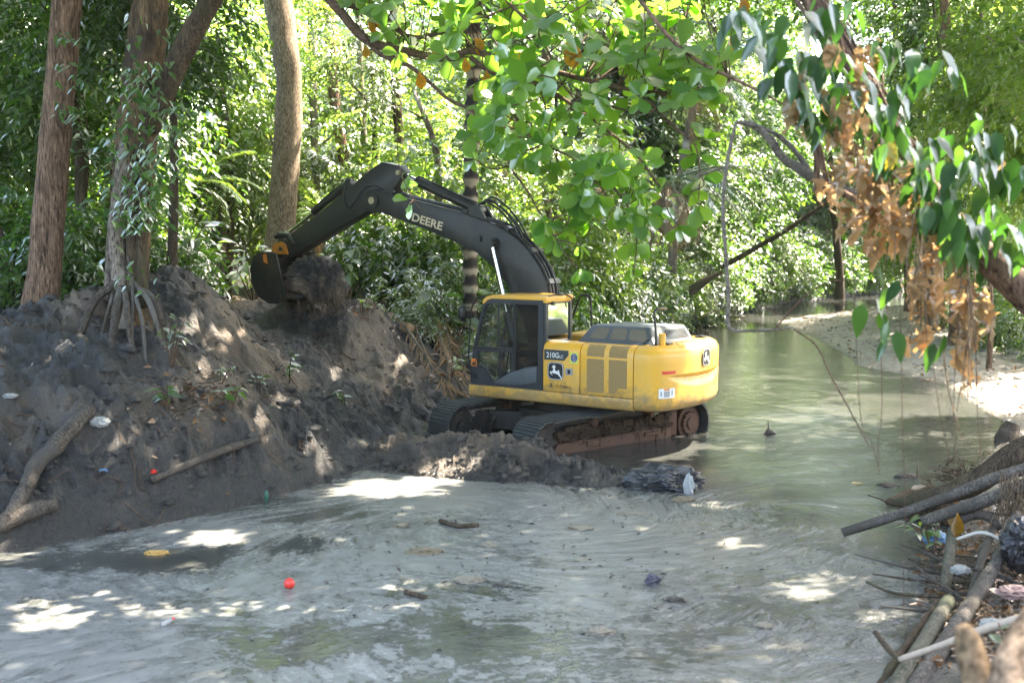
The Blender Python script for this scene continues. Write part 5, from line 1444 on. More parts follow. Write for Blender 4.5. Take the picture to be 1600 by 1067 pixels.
# rosettes: dense along the top, trailing sprays below
ros = []
def ros_area(n, x0, x1, y0, y1, Y0, Y1, keep=lambda u, v: True):
    c = 0
    while c < n:
        u, v = rg.uniform(x0, x1), rg.uniform(y0, y1)
        if keep(u, v): ros.append((u, v, rg.uniform(Y0, Y1))); c += 1
ros_area(34, 560, 800, -30, 150, 13, 15.5, lambda u, v: v < 60 + (u - 560) * .45)
ros_area(24, 540, 800, -40, 40, 13, 15.5)
ros_area(16, 1000, 1160, -30, 70, 12, 14)
ros_area(52, 780, 1010, -30, 150, 12, 15)
ros_area(22, 1000, 1130, 60, 165, 12, 13.5)
ros_area(46, 740, 960, 140, 260, 12.3, 14)
ros_area(30, 820, 1010, 230, 340, 12.3, 13.6, lambda u, v: v < 200 + (u - 760) * .8)
ros += [(1090, 245, 12.5), (1094, 275, 12.5), (1078, 300, 12.5), (1090, 322, 12.5), (1098, 215, 12.5), (985, 345, 12.9), (1000, 305, 12.9), (992, 380, 13), (985, 420, 13), (1005, 350, 13), (1030, 330, 12.8),
        (850, 345, 13), (868, 372, 13), (885, 355, 13), (905, 385, 13), (925, 345, 13), (895, 325, 13), (905, 420, 13), (640, 318, 14), (635, 276, 14.1), (560, 8, 14.3), (1062, 355, 12.6), (1030, 300, 12.7)]
items, twv = [], []
for u, v, Y in ros:
    p = at(u, v, Y)
    dd = np.linalg.norm(limbpts - p, axis=1); q = limbpts[np.argmin(dd)]
    if np.linalg.norm(p - q) > .08:
        mid = (p + q) / 2 + rg.normal(0, .04, 3) + [0, 0, -.03]
        twv.append(tube(np.array([q, mid, p]) - A0, [.010, .008, .006], 5, 7))
    ax = unit(p - q + rg.normal(0, .12, 3) + [0, -.05, .05])
    if v > 220: ax = unit(ax + [0, 0, -.5])
    nl = rg.integers(4, 7)
    s0 = rg.uniform(.20, .31) if v < 140 else rg.uniform(.17, .25)
    a0 = rg.uniform(0, 6.28)
    e1 = unit(np.cross(ax, [0.2, .3, 1.0])); e2 = np.cross(ax, e1)
    for k in range(nl):
        a = a0 + k * 2 * math.pi / nl + rg.normal(0, .25)
        d = unit(ax * rg.uniform(.15, .7) + math.cos(a) * e1 + math.sin(a) * e2 + [0, 0, -.12])
        n = unit(ax * .9 + np.array([0, -.35, .7]) + rg.normal(0, .3, 3))
        if v > 300: d = unit(d + [0, 0, -.55])
        items.append((ALM[rg.integers(len(ALM))], p + rg.normal(0, .02, 3), d, n, s0 * rg.uniform(.75, 1.2)))
for q in lv: part('bough', q, BARK_TWIG, alm, True)
part('twig', join(*twv), BARK_TWIG, alm, True)['kind'] = 'stuff'
ordr = np.argsort([-(it[4] / it[1][1]) for it in items])
for k in ordr[:270]:
    m_, p, d, n, s = items[k]; place_leaf('leaf', m_, alm, A0, p, d, n, s)
V, F, T = bake_leaves([(m_, p - A0, d, n, s) for m_, p, d, n, s in [items[k] for k in ordr[270:]]])
me = mesh('foliage', (V, F), LEAF_ALMOND, True); float_attr(me, 'tint', T)
tag(link('foliage', me, alm), kind='stuff')
for u, v, Y, s, ang in [(887, 58, 12.6, .34, -75), (578, 25, 14.1, .22, -70), (655, 112, 13.7, .20, -80), (726, 90, 13.4, .17, -80), (742, 66, 13.5, .16, -60), (812, 82, 13.2, .15, -70), (760, 110, 13.4, .20, -88), (712, 32, 14, .20, 10),
                        (740, 60, 13.6, .16, -40), (1160, -8, 12.4, .20, -80), (1140, 58, 12.4, .14, -70), (571, 70, 14.1, .16, -85), (675, 78, 13.9, .13, -60)]:
    a = R(ang); p = at(u, v, Y)
    o = place_leaf('leaf', ALO[rg.integers(3)], alm, A0, p, (math.cos(a), -.1, math.sin(a)), (.2, -1, .2), s)
    o['label'] = 'orange leaf spotted with brown'

# ---- the vine-clad leaning tree on the right
VSEQ = [(1855, 1040, 8.6), (1835, 800, 8.6), (1760, 620, 8.6), (1650, 500, 8.6), (1565, 425, 8.6), (1490, 355, 8.7), (1425, 262, 8.8), (1360, 150, 8.9), (1300, 55, 9.0), (1240, -50, 9.2), (1180, -160, 9.4)]
VP = np.array([at(*q) for q in VSEQ]); VB = np.array([VP[0][0], VP[0][1], gz(VP[0][0], VP[0][1])])
vt = thing('leaning_tree', 'leaning tree wrapped in creepers and dry brown leaves at the right edge', 'tree', tuple(VB))
part('trunk', tube(np.vstack([VB + [0.1, 0, -.5], VP]) - VB, np.array([60, 58, 56, 56, 54, 50, 42, 38, 34, 32, 28, 24]) / 2 * 8.7 / 1800, 14, 60, .14, 5, 3), BARK_RED, vt, True)
vc = spline(VP[4:], 80)
# root and creeper strings wound about the trunk
sv = []
for k in range(60):
    i0 = rg.integers(0, 52); i1 = min(79, i0 + rg.integers(12, 36)); ph = rg.uniform(0, 6.28); tw = rg.uniform(.02, .10) * rg.choice([-1, 1]); rr0 = rg.uniform(.10, .17)
    P = [vc[i] + rr0 * np.array([math.cos(ph + tw * (i - i0)) * .8, math.sin(ph + tw * (i - i0)), math.sin(ph + tw * (i - i0)) * .5]) for i in range(i0, i1, 3)]
    sv.append(tube(np.array(P) - VB + rg.normal(0, .008, (len(P), 3)), rg.uniform(.005, .014), 5))
for k in range(46):
    c = vc[rg.integers(18, 74)] + rg.normal(0, .06, 3); l = rg.uniform(.15, .6)
    sv.append(tube(np.array([c, c + [rg.normal(.03, .05), rg.normal(0, .04), -l * .5], c + [rg.normal(.05, .06), rg.normal(0, .05), -l]]) - VB, [.008, .006, .002], 4, 6))
tag(part('creeper_root', join(*sv), BARK_TWIG, vt, True), kind='stuff')
VL = leaf_variants('leaf', 'ovate', VINE_V, 6, curl=.22)
DL = leaf_variants('dry_leaf', 'dry', LEAF_DRY, 9, curl=.5, nrow=8)
YL = leaf_variants('leaf', 'ovate', leaf_mat('yellow_leaf', (.5, .38, .03), (.6, .5, .05), .4, .45), 2, curl=.3)
vl = []
for u, v, n in [(1160, 30, 6), (1178, 55, 5), (1205, 45, 5), (1182, 12, 5), (1215, 75, 4), (1245, 105, 6), (1250, 130, 6), (1275, 110, 6), (1262, 155, 6), (1300, 100, 5), (1318, 125, 5), (1345, 105, 5), (1375, 80, 4), (1300, 165, 5), (1335, 160, 6), (1362, 152, 6), (1400, 150, 5),
                (1392, 60, 4), (1425, 105, 4), (1455, 100, 5), (1490, 110, 3), (1245, 88, 5), (1285, 10, 3), (1320, 5, 4), (1395, 180, 3), (1450, 235, 5), (1482, 222, 5), (1510, 250, 5), (1535, 240, 5), (1440, 280, 5), (1470, 300, 5), (1500, 330, 6), (1530, 300, 6),
                (1555, 330, 6), (1510, 375, 6), (1540, 375, 5), (1570, 395, 5), (1590, 350, 5), (1570, 270, 4), (1595, 260, 4), (1490, 270, 4), (1530, 200, 4), (1560, 210, 4), (1590, 400, 4), (1430, 330, 4), (1250, 40, 4), (1380, 430, 3), (1372, 480, 3), (1390, 520, 3), (1460, 530, 2), (1230, 120, 4), (1520, 340, 5), (1400, 230, 5), (1415, 250, 5), (1440, 262, 5), (1455, 290, 5), (1475, 318, 5), (1490, 345, 5), (1515, 365, 5), (1530, 388, 5), (1340, 120, 5), (1365, 165, 5), (1385, 200, 5), (1310, 68, 5), (1290, 38, 5)]:
    Y = rg.uniform(8.1, 8.7)
    c = at(u, v, Y)
    for k in range(n):
        p = c + rg.normal(0, .055, 3)
        a = rg.uniform(0, 6.28)
        d = unit(np.array([math.cos(a) * .55, math.sin(a) * .4 - .1, -1.0]) + rg.normal(0, .2, 3)); nn_ = unit(np.array([math.cos(a) * .5, -.6, .55]) + rg.normal(0, .25, 3))
        vl.append((VL[rg.integers(6)], p, d, nn_, rg.uniform(.17, .27)))
vl.sort(key=lambda t_: -t_[4])
for m_, p, d, n, s in vl[:280]: place_leaf('leaf', m_, vt, VB, p, d, n, s)
V, F, T = bake_leaves([(m_, p - VB, d, n, s) for m_, p, d, n, s in vl[280:]]); me = mesh('foliage', (V, F), LEAF_VINE, True); float_attr(me, 'tint', T)
tag(link('foliage', me, vt), kind='stuff')
dl = []
for u, v, n, s0 in [(1305, 78, 4, .18), (1240, 165, 5, .18), (1262, 190, 5, .18), (1302, 150, 4, .2), (1262, 130, 3, .15), (1345, 90, 4, .2), (1372, 80, 3, .2), (1345, 115, 3, .2), (1320, 205, 6, .20), (1335, 235, 5, .2), (1295, 290, 5, .19), (1312, 270, 6, .19), (1320, 330, 4, .26), (1352, 300, 4, .24),
                    (1370, 215, 6, .2), (1390, 235, 5, .2), (1362, 280, 5, .22), (1368, 330, 5, .22), (1362, 375, 4, .2), (1403, 375, 3, .24), (1370, 390, 4, .2), (1420, 300, 4, .22), (1440, 320, 5, .2), (1452, 410, 5, .2), (1460, 395, 4, .18), (1430, 440, 6, .2), (1436, 480, 6, .2),
                    (1500, 440, 6, .2), (1508, 480, 7, .2), (1515, 520, 7, .22), (1498, 500, 6, .2), (1510, 555, 6, .2), (1530, 470, 4, .22), (1545, 495, 4, .22), (1445, 520, 4, .22), (1470, 460, 4, .2), (1548, 250, 2, .22), (1420, 545, 3, .15), (1385, 315, 5, .2), (1400, 270, 5, .2), (1445, 370, 4, .18), (1520, 590, 4, .14), (1420, 350, 5, .22), (1400, 335, 5, .22), (1440, 405, 5, .2), (1455, 445, 5, .2), (1475, 485, 5, .18), (1345, 262, 5, .22), (1330, 185, 5, .2), (1300, 205, 5, .2), (1385, 270, 4, .22), (1340, 150, 4, .18)]:
    Y = rg.uniform(8.0, 8.7); c = at(u, v - 12, Y)
    for k in range(n):
        p = c + rg.normal(0, .035, 3) + [0, 0, rg.uniform(-.05, .05)]
        a = rg.uniform(0, 6.28)
        dl.append((DL[rg.integers(9)], p, unit(np.array([math.cos(a) * .28, math.sin(a) * .28, -1])), unit(np.array([math.cos(a), math.sin(a) - .5, .15])), s0 * rg.uniform(.55, 1.2)))
for m_, p, d, n, s in dl: place_leaf('dry_leaf', m_, vt, VB, p, d, n, s)
for k in range(4):
    c = at(1388 + k * 3, 222 + 4 * k, 8.1); place_leaf('leaf', YL[k % 2], vt, VB, c, unit(np.array([.4 - .25 * k, -.2, -1])), (.1, -1, .3), .17)['label'] = 'yellow leaf among the dry ones'
# hanging root bundles
hv_ = []
for u, v0, v1, n in [(1436, 330, 540, 16), (1446, 400, 560, 14), (1505, 400, 600, 22), (1518, 430, 620, 18), (1396, 250, 420, 12), (1365, 180, 330, 10), (1352, 290, 360, 6), (1490, 560, 700, 4), (1330, 240, 330, 8)]:
    for k in range(n):
        Y = rg.uniform(8.1, 8.6); a = u + rg.normal(0, 7); b = u + rg.normal(0, 10)
        va, vb = v0 + rg.uniform(-20, 30), v1 + rg.uniform(-60, 30)
        P = [at(a, va, Y), at((a + b) / 2 + rg.normal(0, 5), (va + vb) / 2, Y), at(b, vb, Y)]
        hv_.append(tube(np.array(P) - VB, [rg.uniform(.004, .010), .006, .003], 4, 7))
tag(part('hanging_root', join(*hv_[::4]), bark_mat('dry_root_bark', (.09, .06, .035), (.28, .19, .11), 20), vt, True), kind='stuff')
for u0, v0, u1, v1, Y in [(1242, 120, 1292, 286, 8.9), (1268, 190, 1275, 300, 9.0), (1255, 185, 1305, 215, 8.8), (1290, 286, 1390, 350, 8.9)]:
    P = np.array([at(u0, v0, Y), at((u0 + u1) / 2 + 5, (v0 + v1) / 2, Y), at(u1, v1, Y)]) - VB
    part('side_branch', tube(P, [.028, .026, .024], 8, 14, .1, 6), BARK_RED, vt, True)
def hang_vine(name, label, seq, Y, r, group=None):
    P = np.array([at(u, v, Y) for u, v in seq]); b = P[-1].copy()
    o = link(name, mesh(name, tube(P - b, r, 5, 40, .2, 8, 1), BARK_TWIG, True), None, tuple(b))
    return tag(o, label, 'vine', group)
for k, (seq, Y) in enumerate([([(1496, 500), (1490, 640), (1493, 690), (1491, 745)], 8.4), ([(1524, 500), (1527, 640), (1532, 700), (1529, 735)], 8.3), ([(1446, 480), (1468, 640), (1480, 700), (1484, 730)], 8.6),
                              ([(1372, 350), (1378, 620), (1372, 690), (1374, 740)], 8.8), ([(1404, 300), (1410, 650), (1414, 760), (1412, 900), (1413, 1000)], 8.7), ([(1330, 350), (1344, 640), (1362, 690), (1372, 730)], 8.8)]):
    hang_vine('hanging_vine', 'thin bare vine hanging straight down towards the water at right', seq, Y, .003, 'thin hanging vines at right')

# ---- the dead crooked branch
DB = at(1420, 330, 9.3)
db = thing('dead_branch', 'bare crooked dead branch with one arm hanging down over the river', 'branch', tuple(DB))
def dbp(seq, w, name='bough'):
    P = np.array([at(u, v, Y) for u, v, Y in seq]) - DB
    part(name, tube(P, [x * .76 / 2 * 9.3 / 1800 for x in w], 9, len(seq) * 10, .28, 12, len(seq)), BARK_GREYLOG if name == 'bough' else BARK_TWIG, db, True)
dbp([(1450, 345, 8.9), (1400, 325, 9.2), (1340, 306, 9.3), (1285, 285, 9.3), (1250, 265, 9.3), (1222, 245, 9.3), (1205, 220, 9.3), (1180, 197, 9.3), (1150, 190, 9.3)], [30, 28, 26, 24, 20, 18, 17, 13, 8])
dbp([(1265, 268, 9.3), (1245, 240, 9.3), (1220, 215, 9.3), (1190, 200, 9.3), (1160, 192, 9.3)], [12, 12, 10, 8, 5])
dbp([(1150, 190, 9.3), (1143, 220, 9.3), (1134, 270, 9.3), (1130, 330, 9.3), (1134, 400, 9.3), (1138, 460, 9.3), (1136, 505, 9.3)], [6, 8, 8, 8, 9, 8, 8])
dbp([(1135, 490, 9.3), (1142, 514, 9.3), (1170, 517, 9.3), (1212, 515, 9.3), (1240, 512, 9.3)], [8, 7, 6, 5, 3])
dbp([(1134, 262, 9.3), (1110, 268, 9.3), (1083, 277, 9.3)], [5, 4, 3])
dbp([(1210, 516, 9.3), (1240, 480, 9.3), (1275, 450, 9.3), (1310, 438, 9.3), (1342, 438, 9.3)], [4, 4, 3, 3, 2], 'twig')
dbp([(1240, 514, 9.3), (1275, 540, 9.2), (1300, 590, 9.1), (1330, 645, 9.0), (1360, 700, 8.9)], [4, 4, 3, 3, 2], 'twig')
dbp([(1136, 480, 9.3), (1100, 492, 9.3), (1060, 492, 9.3)], [3, 2, 2], 'twig')
dbp([(1275, 452, 9.3), (1300, 472, 9.2), (1322, 476, 9.2)], [2, 2, 1.5], 'twig')
dbp([(1275, 450, 9.3), (1250, 420, 9.3), (1240, 385, 9.3)], [2, 2, 1.5], 'twig')
dbp([(1138, 500, 9.3), (1165, 470, 9.3), (1220, 492, 9.3), (1262, 497, 9.3)], [3, 2, 2, 1.5], 'twig')
tw = thing('bare_twig', 'long thin reddish twig slanting across the top between round leaves and creepers', 'twig', tuple(at(1000, 0, 12)))
part('stem', tube(np.array([at(u, v, 12) for u, v in [(985, -20), (1040, 52), (1090, 95), (1150, 125), (1200, 150), (1235, 170)]]) - at(1000, 0, 12), [.025, .022, .02, .018, .014, .008], 7, 30, .1), BARK_RED, tw, True)

# ---- creeper leaves round the fig trunk
CL = leaf_variants('leaf', 'ovate', LEAF_DARK, 4, curl=.25)
ci = []
for k in range(520):
    v = rg.uniform(95, 360) if rg.random() < .8 else rg.uniform(20, 460)
    c = 215 + rg.normal(0, 1) * (22 + 26 * math.exp(-((v - 220) / 60) ** 2)) + (22 if 150 < v < 280 else 0)
    p = at(c, v, rg.uniform(17.3, 18.2)); a = rg.uniform(0, 6.28)
    ci.append((CL[rg.integers(4)], p - b2, unit(np.array([math.cos(a), math.sin(a) * .6 - .2, -.75])), unit(np.array([rg.normal(0, .3), -.5, .8])), rg.uniform(.10, .19)))
V, F, T = bake_leaves(ci); me = mesh('creeper', (V, F), LEAF_DARK, True); float_attr(me, 'tint', T)
tag(link('creeper', me, T2), kind='stuff')
ci = []
for k in range(70):
    v = rg.choice([60, 105, 130, 170, 180]) + rg.normal(0, 6); c = 105 + rg.normal(0, 14)
    p = at(c, v, rg.uniform(17.7, 18.1)); a = rg.uniform(-.6, 3.8)
    ci.append((CL[rg.integers(4)], p - b1, unit(np.array([math.cos(a), -.2, -.5])), unit(np.array([0, -.5, .8])), rg.uniform(.09, .15)))
V, F, T = bake_leaves(ci); me = mesh('creeper', (V, F), LEAF_DARK, True); float_attr(me, 'tint', T)
tag(link('creeper', me, T1), kind='stuff')

# ---- unseen crowns added to bank trees to shade the river, gaps cut for sun
S = np.array(SUN_DIR)
HOLES = []
def hole(u, v, ru, rv, z=0.0, ground=False):
    c = on_ground(u, v) if ground else onz(u, v, z)
    k = 1800 * (CAM_H - c[2]) / c[1] ** 2
    ru *= .82; rv *= .82
    HOLES.append((c, ru * c[1] / 1800, rv / k if not ground else rv * c[1] / 1800 * 1.3))
for h_ in [(325, 843, 62, 17), (170, 925, 34, 13), (50, 968, 40, 22), (280, 888, 34, 9), (600, 762, 110, 20), (690, 748, 60, 8), (20, 868, 50, 7), 
           (1180, 548, 60, 6), (1240, 590, 70, 5), (1300, 640, 60, 6), (1400, 690, 80, 10), (1230, 655, 50, 5), (1180, 700, 40, 5), (1330, 730, 50, 7), (1250, 930, 50, 12), (1120, 790, 36, 8), (380, 1055, 50, 8), (1330, 830, 60, 10), (1385, 965, 50, 14), (1300, 905, 60, 9), (1560, 850, 12, 26), (1500, 1005, 22, 12), (1150, 850, 40, 9), (1200, 1010, 40, 10)]: hole(*h_)
for h_ in [(300, 510, 20, 34), (345, 530, 14, 20), (372, 520, 10, 26), (520, 590, 10, 26), (625, 565, 14, 12), (440, 625, 14, 34), (500, 700, 34, 16), (320, 585, 40, 10), (95, 545, 9, 22), (18, 510, 10, 10), (400, 660, 20, 10), (150, 450, 20, 8), (180, 690, 18, 8), (560, 690, 30, 8), (90, 700, 14, 8), (640, 715, 20, 10), (260, 630, 10, 14)]: hole(*h_, ground=True)
for u, v, rr1 in [(1330, 240, .5), (1300, 160, .35), (1380, 330, .45), (1440, 300, .3), (1505, 500, .45), (1250, 160, .25), (1350, 380, .3)]: HOLES.append((at(u, v, 8.5), rr1, rr1))
for u, v in [(880, 60), (1040, 130), (700, 20), (600, 60), (780, 90), (940, 110), (860, 200), (960, 280)]: HOLES.append((at(u, v, 13.3), .32, .32))
for (p, rr1) in [((-2.1, .9, 2.17), .16), ((-2.7, .1, 1.7), .55), ((-2.0, -.2, 2.4), .45), ((-2.65, -.8, 1.6), .6), ((-2.6, .6, 1.4), .35), ((4.3, 0, 5.4), .25), ((.3, 0, 3.2), .2)]:
    HOLES.append((exworld(p), rr1, rr1))
def shade_crown(n, xr, yr, zr, thick, seed, cond):
    r2 = np.random.default_rng(seed)
    x, y = r2.uniform(*xr, n), r2.uniform(*yr, n); z = r2.uniform(*zr, n) + .5 * fbm(x * .3, y * .3, o=2)
    P = np.stack([x, y, z], 1)
    k = cond(x, y)
    dens = fbm(x * .55 + seed, y * .55, z * .4, o=3)
    k &= dens > thick
    for c, a, b in HOLES:
        Q = P - S * ((P[:, 2] - c[2]) / S[2])[:, None]
        q = ((Q[:, 0] - c[0]) / (a + .15)) ** 2 + ((Q[:, 1] - c[1]) / (b + .15)) ** 2
        k &= q * (1 + .3 * r2.normal(size=n)) > 1
    P = P[k]; m = len(P)
    d = unit(r2.normal(size=(m, 3)) * [1, 1, .5] + [0, 0, -.2]); nn_ = unit(r2.normal(0, .45, (m, 3)) + [0, 0, 1.0])
    L = r2.uniform(.24, .46, m)
    V, F = leaf_quads(P, d, nn_, L, L * .55)
    return V, F, m
def add_shade_crown(parent, base, VFm, limbs_):
    V, F, m = VFm
    me = fast_mesh('crown', V - base, F, LEAF_MID); float_attr(me, 'tint', np.repeat(np.random.default_rng(1).uniform(.2, .7, m), 4))
    link('crown', me, parent)
    for a, b, r0 in limbs_:
        a, b = np.array(a), np.array(b); mid = (a + b) / 2 + [0, 0, .8]
        part('limb', tube(np.array([a, mid, b]) - base, [r0, r0 * .7, r0 * .25], 9, 16, .1), BARK_DARK, parent, True)
CAN_ON = True
if CAN_ON:
    lim = lambda x, y: (y < 33)
    top1, top2, top3 = at(430, -260, 17.5), at(420, -140, 29), VP[-1]
    add_shade_crown(T2, b2, shade_crown(40000, (-8, 3), (8, 25), (11.2, 14.2), -.95, 1, lambda x, y: lim(x, y)), [(top1, (-1, 17, 12.5), .16), (top1, (-6, 14, 12.5), .16), (top1, (1.5, 21, 12.6), .14), (top1, (-4, 22, 12.6), .12)])
    add_shade_crown(T3, b3, shade_crown(15000, (-1, 8), (25, 32), (11.5, 14.5), -.9, 2, lambda x, y: lim(x, y)), [(top2, (1, 28, 13), .2), (top2, (5, 29, 13), .16)])
    add_shade_crown(vt, VB, shade_crown(44000, (3, 14.5), (8, 25), (11.0, 14.0), -.95, 3, lambda x, y: lim(x, y)), [(top3, (4.5, 14, 12), .1), (top3, (7.5, 18, 12.5), .1), (top3, (9, 11, 12.3), .1), (top3, (4, 20, 12.3), .08)])
    add_shade_crown(T1, b1, shade_crown(12000, (-14, -7), (9, 24), (10.5, 14), -.8, 4, lambda x, y: lim(x, y)), [(at(125, -300, 18.5), (-10, 16, 12), .2), (at(125, -300, 18.5), (-8, 21, 12.5), .15), (at(125, -300, 18.5), (-11, 12, 12), .15)])

    g = np.array([15.5, 42.0, gz(15.5, 42.0)])  # added tree, its crown put in to shade the far water
    tt = thing('added_shade_tree', 'tall added tree on the right bank whose high crown shades the far water', 'tree', tuple(g))
    part('trunk', tube([(0, 0, -.4), (-.2, .1, 5), (.1, .2, 9), (-.4, 0, 14)], [.34, .27, .22, .15], 12, 24, .12, 2), BARK_RED, tt, True)
    add_shade_crown(tt, g, shade_crown(30000, (7, 20), (26, 56), (13.0, 17.0), -.75, 5, lambda x, y: (x < 9 + .22 * (y - 20) + 4)), [(g + [-.2, 0, 12], (11, 34, 15), .16), (g + [-.2, 0, 12], (12, 50, 15.5), .16), (g + [-.2, 0, 12], (10, 42, 15.5), .16)])
# ------------------------------------------------------------------ plants on the bank
def plant(name, label, u, v, n, size, m, cat='plant', kind='ovate', h=.5, ground=True, Y=None, group=None, seed=0, spread=.5):
    rr = np.random.default_rng(seed + int(u) * 3)
    b = on_ground(u, v) if Y is None else np.array([*at(u, v, Y)[:2], gz(*at(u, v, Y)[:2])])
    t = thing(name, label, cat, tuple(b), group=group)
    lv_ = leaf_variants('leaf', kind, m, 3, curl=.3)
    st = []
    for k in range(max(2, n // 5)):
        a = rr.uniform(0, 6.28); q = np.array([math.cos(a) * spread * h * rr.uniform(.3, 1), math.sin(a) * spread * h * rr.uniform(.3, 1), h * rr.uniform(.6, 1.1)])
        st.append(tube([(0, 0, -.1), q * .5 + [0, 0, .1 * h], q], [.012, .009, .005], 5, 7))
        for j in range(5):
            tt = rr.uniform(.35, 1.05); p = q * tt + [0, 0, .1 * h * (1 - tt)]; aa = rr.uniform(0, 6.28)
            place_leaf('leaf', lv_[rr.integers(3)], t, np.zeros(3), p, unit(np.array([math.cos(aa), math.sin(aa), rr.uniform(-.6, .3)])), unit(np.array([rr.normal(0, .3), rr.normal(-.2, .3), 1])), size * rr.uniform(.7, 1.25))
    part('stem', join(*st), BARK_TWIG, t, True)
    return t
plant('seedling', 'small seedling with pointed green leaves low on the mud slope left of the machine', 452, 598, 24, .20, LEAF_MID, h=.55, seed=1, spread=.8)
plant('seedling', 'spindly seedling drooping beside the leaf litter below the fig roots', 362, 640, 20, .17, LEAF_BRIGHT, h=.35, seed=2, spread=1.0)
plant('seedling', 'leafy seedling in front of the fig stilt roots', 268, 575, 34, .15, LEAF_GREY, h=.75, seed=3)
plant('seedling', 'seedling with broad dark leaves hanging below the fig roots', 262, 640, 14, .24, LEAF_DARK, h=.4, seed=4)
plant('seedling', 'single bright yellow green sprout on the crest right of the bucket', 567, 487, 12, .17, LEAF_BRIGHT, h=.35, seed=5)
plant('seedling', 'small green shoots at the foot of the slope near the track', 540, 640, 16, .14, LEAF_MID, h=.3, seed=6, spread=1.1)
plant('seedling', 'green shoots between the litter and the sandy slope', 400, 610, 20, .14, LEAF_MID, h=.3, seed=7, spread=1.2)
plant('seedling', 'low green plant growing out of the dead fronds by the cab', 705, 590, 20, .15, LEAF_BRIGHT, h=.4, seed=8, spread=.8)
plant('seedling', 'tiny green sprout where the slope meets the muddy foot', 345, 595, 12, .12, LEAF_BRIGHT, h=.22, seed=9, spread=1.2)
for k, (u, v, Y, n, s, lab) in enumerate([(545, 440, 27, 12, .62, 'big leaved plant with wide arrow leaves behind the heaped bucket'), (712, 450, 27, 15, .62, 'big leaved plant with wide green leaves under the boom'), (640, 455, 28, 10, .55, 'dark wide leaved plant between the boom and the dead fronds')]):
    plant('broadleaf_plant', lab, u, v, n, s * .85, LEAF_BIG, kind='ovate', h=1.35, Y=Y, seed=20 + k, spread=.5)
for k, (u, v, Y, n, lab) in enumerate([(282, 450, 22.5, 48, 'bush with long glossy hanging leaves left of the bucket'), (395, 420, 27.5, 60, 'bush with long bright hanging leaves just left of the bucket')]):
    plant('long_leaved_bush', lab, u, v, n, .42, LEAF_DARK if k == 0 else LEAF_BRIGHT, cat='bush', kind='lance', h=1.35, Y=Y, seed=30 + k, spread=.75)

# dead palm fronds lying over the bank crest and hanging towards the track
rr = np.random.default_rng(77)
def drape_frond(seq, n, ll, label, fall=.25, m=LEAF_TAN, w=.032):
    P = np.array([on_ground(u, v) + [0, 0, dz] for u, v, dz in seq]); b = P[-1].copy(); C = spline(P, n)
    tv = [tube(C - b, np.linspace(.026, .008, n), 5)]
    V, F, k = [], [], 0
    tn_ = unit(np.gradient(C, axis=0))
    for i in range(2, n):
        for s in (1, -1):
            if rr.random() < .12: continue
            sd = unit(np.cross(tn_[i], [0, 0, 1.])) * s
            d = unit(tn_[i] * .9 + sd * rr.uniform(.2, .8) + [0, 0, rr.uniform(-.5, .1)] + rr.normal(0, .15, 3)); l = ll * rr.uniform(.6, 1.15)
            p0, p1, p2 = C[i], C[i] + d * l * .5 + [0, 0, -.06 * l], C[i] + d * l + [0, 0, -fall * l]
            for p in (p1, p2):
                g_ = gz(p[0], p[1]) + .02
                if p[2] < g_: p[2] = g_ + rr.uniform(0, .03)
            sw = unit(np.cross(d, [rr.normal(0, .4), -.6, .8])) * w / 2
            V += [p0 - sw * .5, p0 + sw * .5, p1 + sw, p1 - sw, p2]; F += [[k, k + 1, k + 2, k + 3], [k + 3, k + 2, k + 4]]; k += 5
    t = thing('dead_palm_frond', label, 'palm frond', tuple(b), group='dead palm fronds beside the cab')
    part('stalk', tv[0], BARK_GREYLOG, t, True)
    me = mesh('leaflets', (np.array(V) - b, F), m); float_attr(me, 'tint', np.repeat(rr.uniform(0, 1, len(V) // 5), 5))
    link('leaflets', me, t)['kind'] = 'stuff'
for seq, ll in [([(648, 428, .7), (625, 430, .75), (600, 440, .6), (575, 455, .35)], .55), ([(655, 440, .5), (630, 440, .6), (600, 450, .45), (570, 468, .2)], .5), ([(620, 440, .6), (590, 432, .7), (565, 440, .5), (545, 462, .2)], .5),
                ([(640, 455, .4), (662, 490, .3), (682, 530, .25), (700, 580, .2)], .6), ([(655, 470, .35), (672, 505, .3), (690, 550, .25), (712, 605, .2)], .6), ([(668, 480, .4), (690, 520, .35), (706, 560, .25), (722, 610, .2)], .55),
                ([(690, 440, .7), (690, 475, .5), (694, 520, .35), (704, 560, .25)], .5), ([(715, 460, .5), (706, 490, .4), (700, 530, .3), (708, 575, .2)], .5), ([(640, 500, .25), (655, 540, .2), (675, 590, .2), (700, 630, .15)], .5),
                ([(630, 520, .2), (655, 560, .2), (684, 600, .2), (716, 626, .15)], .5), ([(700, 500, .3), (716, 540, .3), (726, 580, .2), (728, 615, .2)], .45), ([(580, 420, .8), (605, 425, .8), (632, 440, .6), (650, 462, .3)], .5)]:
    drape_frond(seq, 26, ll, 'dry tan palm frond collapsed over the bank beside the cab')
scatter_later = [(rr.normal(690, 22), rr.normal(525, 45)) for _ in range(130)] + [(rr.normal(610, 30), rr.normal(470, 14)) for _ in range(40)]
